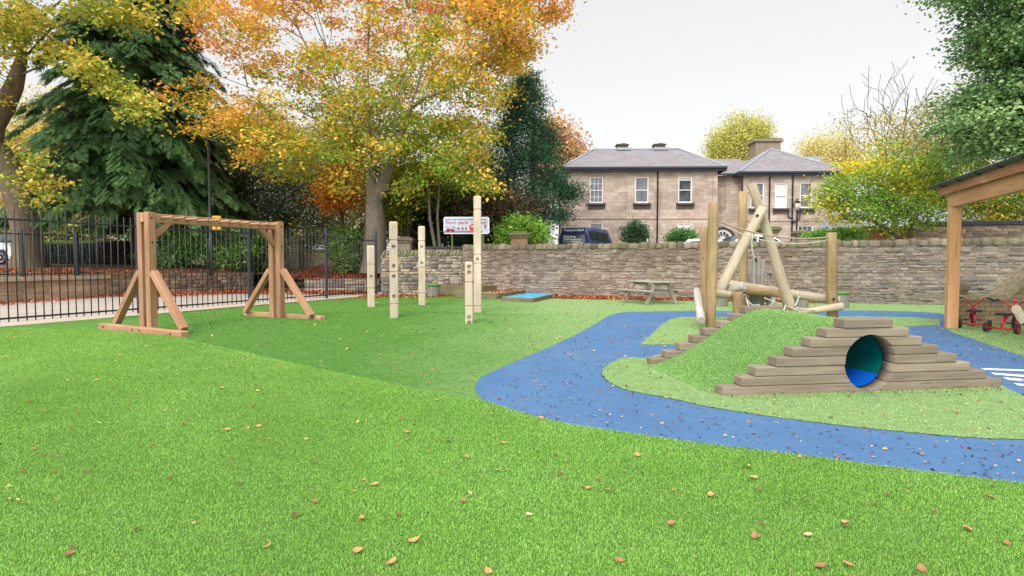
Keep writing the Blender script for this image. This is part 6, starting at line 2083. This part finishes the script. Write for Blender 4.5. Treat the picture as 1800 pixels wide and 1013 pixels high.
# weeping birches behind the house
bir = pal_cols([(186, 182, 92), (166, 168, 84), (204, 192, 112), (150, 156, 78)], [0.36, 0.28, 0.2, 0.16])
blob_tree('birch_tree', 'pale yellow birch rising behind the house roof', 'tree', 1295, 0, 62, 1.4, [(1300, 250, 44, 40, 3), (1265, 262, 26, 30, 2.5), (1330, 235, 24, 28, 2.5)], 240, 80, 0.22, (0.5, 0.5, 0.6), bir, M['bark_grey'], 0.25, 94, upbias=0.1, aspect=0.5)
blob_tree('birch_tree', 'paler birch behind the right end of the house', 'tree', 1450, 0, 64, 1.4, [(1455, 275, 40, 40, 3), (1420, 275, 26, 32, 2.5), (1490, 290, 30, 45, 2.5)], 220, 62, 0.22, (0.5, 0.5, 0.6), pal_cols([(196, 184, 112), (180, 168, 100), (210, 196, 134)]), M['bark_grey'], 0.25, 95, upbias=0.1, aspect=0.5)

# --- yellow and green small tree right of the house
yt = np.array([at(1597, 420, 25).x, 25.0, 1.1])
rg = np.random.default_rng(14)
boxes = [(1500, 365, 72, 42, 1.8), (1590, 360, 70, 48, 2.0), (1560, 300, 75, 45, 2.0), (1650, 320, 55, 60, 2.0), (1470, 345, 40, 30, 1.5)]
cs = []
for (cx, cy_, rx, ry, rd) in boxes:
    cs.append(ell(int(rx * ry / 42), at(cx, cy_, 25), (rx * .025, rd, ry * .025), rg, 0.4, 2.0))
cs = np.concatenate(cs)
Yp = [lin(112, 148, 56), lin(150, 168, 60), lin(222, 200, 66), lin(226, 190, 56)]


def ytcol(P, idx, rng, k):
    pxl = P[:, 0] / P[:, 1] * 1000 + 900
    t = 0.26 + 0.3 * np.sin(P[:, 0] * 1.1 + P[:, 2] * 1.7) + rng.normal(0, 0.22, k)[idx] + rng.normal(0, 0.15, len(P)) - 0.0016 * (pxl - 1500) + 0.08 * (P[:, 2] - 3.5) * 0.5
    t = np.clip(t, 0, 0.999)
    c = np.array(Yp)[(t * 4).astype(int)]
    return jitter_cols(c, rng, 0.2)


tree('maple_tree', 'small spreading maple turning yellow between the house and the shelter', 'tree', yt, [[yt, yt + (0, 0, 1.2), yt + (0.1, 0, 2.2)], [yt + (0, 0, 1.0), yt + (-0.9, 0, 1.7), yt + (-2.2, -0.2, 2.3)], [yt + (0, 0, 1.2), yt + (0.9, 0.1, 2.4), yt + (1.6, 0.2, 4.2)]], cs, 62, 0.125, (0.32, 0.32, 0.14), ytcol, M['bark_dark'], 0.19, seed=101, tip=0.010, minz=1.9, stepl=0.5)
# half-bare tree with thin upright branches behind it
bt = np.array([at(1570, 420, 30).x, 30.0, 1.2])
rg = np.random.default_rng(15)
cs = []
for _ in range(170):
    t_ = rg.random(); 
    cs.append(at(1560 + rg.normal(0, 55) * (1.15 - t_ * 0.5) + 25 * t_, 330 - 215 * t_ + rg.normal(0, 14), 30 + rg.normal(0, 1.4)))
for _ in range(60):
    cs.append(at(rg.uniform(1480, 1590), rg.uniform(190, 300), 30 + rg.normal(0, 1.2)))
cs = np.array([np.array(p) for p in cs])
hl = np.where((rg.random(len(cs)) < 0.75) & ((cs[:, 2] - 1.33) / cs[:, 1] * 1000 < 255))[0]
tree('half_bare_tree', 'half bare tree with thin upright branches against the white sky', 'tree', bt, [[bt, bt + (0.1, 0, 3.0), bt + (0.3, 0, 5.6), bt + (0.6, 0, 9.0)]], cs, 34, 0.12, (0.4, 0.4, 0.25), pal_cols([(182, 166, 74), (150, 146, 76), (206, 180, 70), (120, 130, 66)], [0.34, 0.3, 0.2, 0.16]), M['bark_brown'], 0.2, seed=102, tip=0.011, up=0.9, hasleaf=hl, stepl=0.5)
# green and amber trees right of that, above the far wall
blob_tree('hazel_tree', 'green and amber leafy tree over the dark coped wall behind the shelter', 'tree', 1745, 0, 31, 1.4, [(1735, 360, 60, 50, 2.2), (1800, 345, 70, 60, 2.4), (1690, 330, 45, 55, 2.0), (1860, 350, 60, 60, 2)], 250, 78, 0.15, (0.42, 0.42, 0.22), pal_cols([(112, 142, 58), (140, 160, 66), (222, 178, 48), (90, 118, 50), (206, 150, 44)], [0.34, 0.24, 0.16, 0.18, 0.08]), M['bark_dark'], 0.18, 103)
blob_tree('hazel_tree', 'muted olive tree high behind the half bare branches', 'tree', 1650, 0, 38, 1.4, [(1640, 240, 50, 60, 2.4), (1600, 280, 50, 50, 2.4), (1680, 280, 50, 60, 2.4), (1700, 200, 40, 50, 2)], 190, 66, 0.18, (0.6, 0.6, 0.35), far_pal['olive'], M['bark_dark'], 0.2, 104, tip=0.014)
# --- large green sycamore overhanging at the right
gs = np.array([22.5, 22.5, 1.2])
rg = np.random.default_rng(16)
cs = []
for (cx, cy_, rx, ry, rd, n_) in [(1782, 60, 70, 55, 2.2, 70), (1800, 165, 85, 55, 2.4, 90), (1775, 240, 75, 36, 2.2, 60), (1850, 120, 110, 150, 3, 130), (1740, -30, 70, 50, 2.2, 45), (1700, 225, 32, 20, 1.6, 14), (1900, -120, 160, 120, 3, 90)]:
    cs.append(ell(n_, at(cx, cy_, 20.5), (rx * .0205, rd, ry * .0205), rg, 0.45))
cs = np.concatenate(cs)
tree('sycamore_tree', 'large dark green sycamore overhanging the top right corner', 'tree', gs, [[gs, gs + (-0.3, 0, 4), gs + (-1.0, -0.5, 8), gs + (-1.6, -0.8, 12.5)], [gs + (-0.4, 0, 4.5), gs + (-2.6, -1.2, 6.2), gs + (-4.6, -2.0, 7.4)]], cs, 118, 0.135, (0.40, 0.40, 0.15), pal_cols([(104, 138, 86), (130, 160, 102), (84, 116, 74), (158, 180, 122)], [0.36, 0.28, 0.24, 0.12]), M['bark_brown'], 0.4, seed=105, aspect=0.8, tip=0.012, up=-0.1)
#==PART5==

# ------------------------------------------------------------------ turf pile, fallen leaves
def blades(P, Z, length, width, cols, lean=0.8, rng=RNG, nrm=None):
    """bent single blades, two faces each"""
    n = len(P)
    a = rng.uniform(0, 2 * math.pi, n)
    d = np.stack([np.cos(a), np.sin(a), np.zeros(n)], 1)
    s = np.stack([-np.sin(a), np.cos(a), np.zeros(n)], 1)
    L = (length * rng.uniform(0.6, 1.25, n))[:, None]
    w = (width * rng.uniform(0.7, 1.2, n))[:, None]
    b = np.concatenate([P, Z[:, None]], 1)
    ln = rng.uniform(0.2, lean, n)[:, None]
    up_ = np.array([0, 0, 1.0]) if nrm is None else nrm
    mid = b + up_ * L * 0.6 + d * L * ln * 0.4
    tip = b + up_ * L * (1.0 - 0.25 * ln) + d * L * ln
    V = np.stack([b - s * w / 2, b + s * w / 2, mid + s * w * 0.4, tip, mid - s * w * 0.4], 1)
    V = V.reshape(-1, 3)
    i = np.arange(n)[:, None] * 5
    F = np.concatenate([i + np.array([[0, 1, 2, 4]]), i + np.array([[4, 2, 3, 3]])], 1).reshape(-1, 4)
    # use quads only: repeat tip as a sliver-free quad by nudging a fifth vertex
    V6 = np.concatenate([V.reshape(n, 5, 3), (tip + s * w * 0.08)[:, None, :]], 1).reshape(-1, 3)
    i = np.arange(n)[:, None] * 6
    F = np.concatenate([i + np.array([[0, 1, 2, 4]]), i + np.array([[4, 2, 5, 3]])], 1).reshape(-1, 4)
    C = np.repeat(cols, 2, axis=0)
    return V6, F, C


def vnoise(x, y, s, seed=0):
    r = np.random.default_rng(seed)
    ph = r.uniform(0, 6.28, (6, 2)); dr = r.normal(0, 1, (6, 2)) * s
    return sum(np.sin(dr[k, 0] * x + dr[k, 1] * y + ph[k, 0]) for k in range(6)) / 6


rg = np.random.default_rng(200)
path_poly = [(p[0], p[1]) for p in pp]
N = 2900000
y_ = 1.7 + rg.random(N) ** 1.25 * 9.8
x_ = (rg.random(N) * 2 - 1) * (0.95 * y_ + 1.6)
ok = in_poly(x_, y_, lawn_poly) & ~in_poly(x_, y_, path_poly) & (rg.random(N) < 0.62)
x_, y_ = x_[ok], y_[ok]
n = len(x_)
G = np.array([S(116, 162, 62, 1), S(130, 178, 76, 1), S(146, 190, 92, 1), S(164, 202, 114, 1)])
cl = G[np.clip((rg.normal(1.5, 0.7, n) + 0.7 * vnoise(x_, y_, 3.0, 1) + 0.5 * vnoise(x_, y_, 11.0, 2)), 0, 3.99).astype(int)]
dry = rg.random(n) < 0.035
cl[dry] = S(190, 190, 130)
cl *= (1 + 0.10 * vnoise(x_, y_, 1.1, 21) + 0.08 * vnoise(x_ + 0.4 * y_, y_ * 0.4, 2.6, 22))[:, None]
V, F, C = blades(np.stack([x_, y_], 1), hgt_np(x_, y_) + 0.010, 0.0135 * (1 + 0.22 * vnoise(x_, y_, 6.0, 3)), 0.0020 + 0.0005 * y_, jitter_cols(cl, rg, 0.11), 1.15, rg)
o = link('grass', np_mesh('grass', V, F, C), M['blade']); tag(o, 'bright deep pile turf blades covering the near lawn', 'grass', None, 'stuff')

# short pile on the worn play turf and the islands
N = 560000
y_ = 3.0 + rg.random(N) ** 1.2 * 12.0
x_ = (rg.random(N) * 2 - 1) * (1.0 * y_ + 0.25)
ia_p = [(p[0], p[1]) for p in ia]; ib_p = [(p[0], p[1]) for p in ib]
on_isl = in_poly(x_, y_, ia_p) | in_poly(x_, y_, ib_p)
ok = (~in_poly(x_, y_, lawn_poly)) & (~in_poly(x_, y_, path_poly) | on_isl) & (x_ > np.array([fence_x(q) for q in y_]) + 0.5) & (rg.random(N) < 0.55)
lx = (x_ - F0.x) * U.x + (y_ - F0.y) * U.y; lyv = (x_ - F0.x) * Vv.x + (y_ - F0.y) * Vv.y
ok &= ~((lx > -0.05) & (lx < LB_ + 0.05) & (lyv > -0.02) & (lyv < MD + 0.05))
x_, y_ = x_[ok], y_[ok]
n = len(x_)
tpale = np.clip((x_ + 0.5 + 1.2 * vnoise(x_, y_, 0.8, 5)) / 3.2, 0, 1)[:, None]
dk = np.array([S(78, 128, 48, 0.95), S(98, 150, 62, 0.95), S(126, 174, 88, 0.95)]); pl = np.array([S(132, 168, 96, 0.95), S(156, 192, 120, 0.95), S(184, 212, 150, 0.95)])
k = rg.integers(0, 3, n)
cl = dk[k] * (1 - tpale) + pl[k] * tpale
V, F, C = blades(np.stack([x_, y_], 1), hgt_np(x_, y_) + 0.008, 0.010, 0.003 + 0.0006 * y_, jitter_cols(cl, rg, 0.2), 1.3, rg)
o = link('short_grass', np_mesh('short_grass', V, F, C), M['blade']); tag(o, 'short worn turf pile over the play area and path islands', 'grass', None, 'stuff')
# pile on the mound skin
nm = 110000
tri = mound_f[rg.integers(0, len(mound_f), nm)]
a, b = rg.random(nm)[:, None], rg.random(nm)[:, None]
q0, q1, q2, q3 = (mound_v[tri[:, j]] for j in range(4))
Pm = (q0 * (1 - a) + q1 * a) * (1 - b) + (q3 * (1 - a) + q2 * a) * b
nrm = np.cross(q1 - q0, q3 - q0); nrm /= np.linalg.norm(nrm, axis=1)[:, None]
cl = np.array([S(128, 172, 92, 0.95), S(146, 188, 108, 0.95), S(170, 206, 134, 0.95)])[rg.integers(0, 3, nm)]
V, F, C = blades(Pm[:, :2] - lw_[:2], Pm[:, 2] - lw_[2] - 0.001, 0.010, 0.006, jitter_cols(cl, rg, 0.14), 1.2, rg, nrm)
o = link('turf_pile', np_mesh('turf_pile', V, F, C), M['blade'], mound); o['kind'] = 'stuff'


def litter(name, label, P, size, pal, seed, flat=1.6, cat='leaves'):
    r = np.random.default_rng(seed)
    pal = np.array([S(*p) for p in pal])
    cl = jitter_cols(pal[r.integers(0, len(pal), len(P))], r, 0.3)
    v, f, c = leaf_quads(P, size, cl, flat, 0.62, r, szvar=0.5)
    o = link(name, np_mesh(name, v, f, c), M['litter'])
    return tag(o, label, cat, None, 'stuff')


RED = [(176, 84, 58), (198, 104, 70), (150, 66, 48), (206, 126, 86), (132, 70, 52), (190, 92, 56), (214, 150, 110)]
TAN = [(196, 140, 92), (170, 104, 66), (214, 166, 116), (128, 84, 58), (148, 92, 62), (206, 178, 110), (96, 72, 56)]
pts = []
# drift along the foot of the long wall
n = 13000
x_ = rg.uniform(-2.0, 11.0, n); dw = rg.random(n) ** 1.6 * (1.5 - 0.07 * np.clip(x_, 0, 20)) * np.clip(1.25 - x_ * 0.05, 0.35, 1)
pts.append(np.stack([x_ - 0.36 * dw * 0.4, wall_y(x_) - 0.08 - dw, rg.uniform(0.012, 0.05, n)], 1)[rg.random(n) < np.clip(1.15 - x_ / 14, 0.3, 1)])
# beside the gate post and the short wall, around the raised beds
n = 7000
x_ = rg.uniform(-6.3, 1.2, n); y_ = rg.uniform(19.2, 24.4, n)
lim = 23.4 + (x_ + 5.35) * 0.31
d_ = lim - y_
ok = (d_ > 0.05) & (rg.random(n) < np.clip(1.15 - d_ / 2.4, 0.02, 1)) & (x_ > -6.0)
pts.append(np.stack([x_, y_, rg.uniform(0.012, 0.05, n)], 1)[ok])
# on the beds
for (a, b, c_, z, n) in [((-3.35, 24.05), (-1.25, 22.75), (-0.55, 23.95), 0.385, 500), ((-2.2, 22.15), (-0.57, 21.1), (0.55, 23.3), 0.185, 420), ((-0.33, 20.15), (0.67, 19.3), (1.75, 22.5), 0.15, 45)]:
    a, b, c_ = map(np.array, (a, b, c_))
    u_, w_ = rg.random(n)[:, None], 1 - (rg.random(n) ** 1.8)[:, None]
    q = a + (b - a) * u_ + (c_ - b) * w_
    pts.append(np.concatenate([q, np.full((n, 1), z) + rg.uniform(0, 0.03, (n, 1))], 1))
litter('leaf_litter', 'drift of red brown fallen beech leaves along the walls and beds', np.concatenate(pts), 0.085, RED, 301)
# beyond the railings: along the retaining walls and on the leafy bank
pts = []
for a, b, w_, n in (((-17.3, 15.5), (-16.5, 23.3), 0.9, 700), ((-16.5, 23.3), (-12.9, 28.3), 2.6, 5200), ((-12.9, 28.3), (-9.7, 27.2), 3.0, 3200), ((-9.7, 26.5), (-6.2, 26.5), 2.2, 3200)):
    a, b = np.array(a), np.array(b)
    d = (b - a) / np.linalg.norm(b - a); nn = np.array([d[1], -d[0]])
    t_ = rg.random(n)[:, None]; o_ = (rg.random(n) ** 1.5)[:, None]
    q = a + (b - a) * t_ + nn * (0.04 + o_ * w_)
    pts.append(np.concatenate([q, rg.uniform(0.0, 0.04, (n, 1))], 1))
n = 5500
q = np.stack([rg.uniform(-11.5, -5.6, n), rg.uniform(26.95, 32.5, n), np.zeros(n)], 1)
q[:, 2] = 0.54 + np.clip((q[:, 1] - 26.9) / 6, 0, 1) * 0.62 + rg.uniform(0.0, 0.05, n)
pts.append(q)
n = 3000
t_ = rg.random(n)[:, None]
q = np.array([-17.2, 19.0]) * (1 - t_) + np.array([-13.2, 28.4]) * t_ + np.stack([-rg.random(n) * 4 - 0.4, rg.random(n) * 2.2], 1)
pts.append(np.concatenate([q, np.full((n, 1), 0.88) + np.clip((-(q[:, :1] - (-15.5)) * 0.03), 0, 0.3) + rg.uniform(0.05, 0.12, (n, 1))], 1))
litter('leaf_litter', 'carpet of red brown fallen leaves beyond the railings under the retaining walls', np.concatenate(pts), 0.095, RED, 302)
# scattered leaves over turf and path
n = 10000
y_ = 3.0 + rg.random(n) ** 1.1 * 19.6; x_ = (rg.random(n) * 2 - 1) * 0.97 * y_
ok = (y_ < wall_y(x_) - 0.3) & (x_ > np.array([fence_x(q) for q in y_]) + 0.5) & ~((lx := (x_ - F0.x) * U.x + (y_ - F0.y) * U.y) > -0.1) | False
lx = (x_ - F0.x) * U.x + (y_ - F0.y) * U.y; lyv = (x_ - F0.x) * Vv.x + (y_ - F0.y) * Vv.y
ok = (y_ < wall_y(x_) - 0.3) & (x_ > np.array([fence_x(q) for q in y_]) + 0.5) & ~((lx > -0.1) & (lx < LB_ + 0.1) & (lyv > -0.1) & (lyv < MD + 0.1))
onl = in_poly(x_, y_, lawn_poly); onp = in_poly(x_, y_, path_poly) & ~(in_poly(x_, y_, ia_p) | in_poly(x_, y_, ib_p))
ok &= rg.random(n) < np.where(onl, 0.10, np.where(onp, 0.36, 0.35 + 0.03 * (x_ > 0)))
x_, y_, onl = x_[ok], y_[ok], onl[ok]
litter('scattered_leaves', 'small brown leaf fragments scattered thinly over turf and blue path', np.stack([x_, y_, hgt_np(x_, y_) + np.where(onl, 0.030, 0.018)], 1), np.clip(0.018 + 0.0028 * y_, 0.02, 0.05), TAN, 303, 2.5)
n = 2600
k = rg.random(n)
base_u = rg.uniform(0, LB_, n); off_v = rg.normal(-0.12, 0.1, n)
# bits of bark and leaf on the path close to the camera and crumbs gathered at the mound foot
y_ = 3.2 + rg.random(n) * 7; x_ = rg.uniform(0, 1.0, n) * y_
ok = in_poly(x_, y_, path_poly) & ~(in_poly(x_, y_, ia_p) | in_poly(x_, y_, ib_p))
P1 = np.stack([x_[ok], y_[ok], np.full(ok.sum(), 0.012)], 1)
q = np.array(F0)[None, :2] + np.outer(base_u[:160], np.array(U)[:2]) + np.outer(off_v[:160], np.array(Vv)[:2])
P2 = np.concatenate([q, np.full((160, 1), 0.03)], 1)
litter('scattered_crumbs', 'tiny dark leaf and bark crumbs on the blue path and at the mound foot', np.concatenate([P1, P2]), 0.024, [(96, 66, 52), (120, 86, 66), (196, 176, 150), (74, 54, 46), (160, 110, 76)], 304, 2.0)


# larger single leaves lying on the near lawn
def leaf_mesh(name, seed, lobed=False):
    r = random.Random(seed)
    rows, L, W = 9, 1.0, 0.31
    V, F = [], []
    curl = r.uniform(0.10, 0.24); fold = r.uniform(0.05, 0.16); tw = r.uniform(-0.2, 0.2)
    for k in range(rows):
        t_ = k / (rows - 1)
        w = W * math.sin(math.pi * min(1, t_ ** 0.75)) ** 0.8 + 0.012
        if lobed and k % 2: w *= 1.3
        z = curl * (4 * (t_ - 0.5) ** 2)
        for s_ in (-1, -0.5, 0, 0.5, 1):
            V.append((t_ * L - 0.5, s_ * w, z + fold * abs(s_) * w / W + tw * s_ * w * (t_ - 0.5) + r.uniform(-0.008, 0.008)))
    for k in range(rows - 1):
        for j in range(4):
            a = k * 5 + j
            F.append((a, a + 1, a + 6, a + 5))
    b = len(V)
    for x, w in ((-0.5, 0.014), (-0.72, 0.010)):
        V += [(x, -w, curl + 0.01), (x, w, curl + 0.01)]
    F.append((b, b + 1, b + 3, b + 2))
    return np_mesh(name, np.array(V), np.array(F), smooth=True)


leaf_cols = {'tan': (214, 158, 104), 'rust': (172, 122, 88), 'brown': (132, 88, 70), 'pale': (222, 190, 146)}
LM = {}
for nme, cc_ in leaf_cols.items():
    t = NT('leaf_' + nme)
    v = t.mp('Object')
    n1 = t.noise(v, 5, 5, 0.7)
    t.col(t.ramp(n1, [(0.3, tuple(q * 0.72 for q in S(*cc_))), (0.6, S(*cc_)), (0.8, tuple(min(1, q * 1.15) for q in S(*cc_)))]))
    t.b.inputs['Roughness'].default_value = 0.7
    LM[nme] = [leaf_mesh('fallen_leaf', 400 + len(LM) * 3 + j, j == 2) for j in range(3)]
    for m_ in LM[nme]: m_.materials.append(t.m)
where = [(120, 973, 'rust'), (128, 962, 'brown'), (631, 968, 'tan'), (689, 988, 'tan'), (859, 1005, 'tan'), (1491, 992, 'tan'), (1443, 995, 'rust'), (1738, 872, 'tan'), (821, 803, 'tan'), (1035, 858, 'tan'), (1066, 861, 'tan'), (659, 851, 'tan'), (421, 849, 'brown'), (975, 800, 'brown'), (1325, 839, 'tan'), (80, 723, 'tan'), (390, 682, 'tan'), (281, 666, 'tan'), (455, 749, 'tan'), (715, 759, 'tan'), (399, 755, 'tan'), (600, 691, 'brown'), (787, 776, 'rust'), (887, 779, 'tan'), (769, 703, 'tan'), (1339, 920, 'brown'), (1327, 942, 'rust'), (1486, 918, 'tan'), (1485, 924, 'brown'), (552, 882, 'rust'), (635, 911, 'tan'), (728, 950, 'tan'), (75, 800, 'brown'), (150, 830, 'brown'), (875, 826, 'pale'), (551, 811, 'brown'), (330, 738, 'brown'), (175, 744, 'pale'), (985, 832, 'brown'), (930, 905, 'pale'), (1120, 800, 'tan'), (1314, 820, 'tan'), (1620, 1000, 'rust'), (1700, 930, 'tan'), (240, 930, 'brown'), (1090, 985, 'rust'), (1250, 870, 'tan'), (1560, 870, 'brown'), (1420, 940, 'pale'), (1180, 920, 'rust'), (950, 735, 'tan'), (20, 877, 'pale'), (10, 628, 'tan'), (82, 625, 'rust'), (520, 905, 'brown'), (815, 880, 'rust'), (700, 905, 'brown'), (1640, 900, 'brown'), (1770, 955, 'rust'), (340, 920, 'pale'), (470, 960, 'tan')]
shade = {'tan': 'tan fallen beech leaf curled on the bright near lawn', 'rust': 'reddish brown fallen leaf lying on the bright near lawn', 'brown': 'dark brown shrivelled leaf lying on the bright near lawn', 'pale': 'pale cream dry leaf lying on the bright near lawn'}
rl_ = random.Random(9)
for px, py, cn in where:
    p = gnd(px, py, 0.028)
    o = bpy.data.objects.new('fallen_leaf', rl_.choice(LM[cn]))
    COL.objects.link(o)
    s_ = (0.052 if cn in ('tan', 'rust') else 0.036) * rl_.uniform(0.8, 1.15)
    o.scale = (s_, s_, s_)
    o.location = p
    o.rotation_euler = (rl_.uniform(-0.3, 0.3), rl_.uniform(-0.3, 0.3), rl_.uniform(0, 6.28))
    tag(o, shade[cn], 'fallen leaf', 'single leaves on the near lawn')
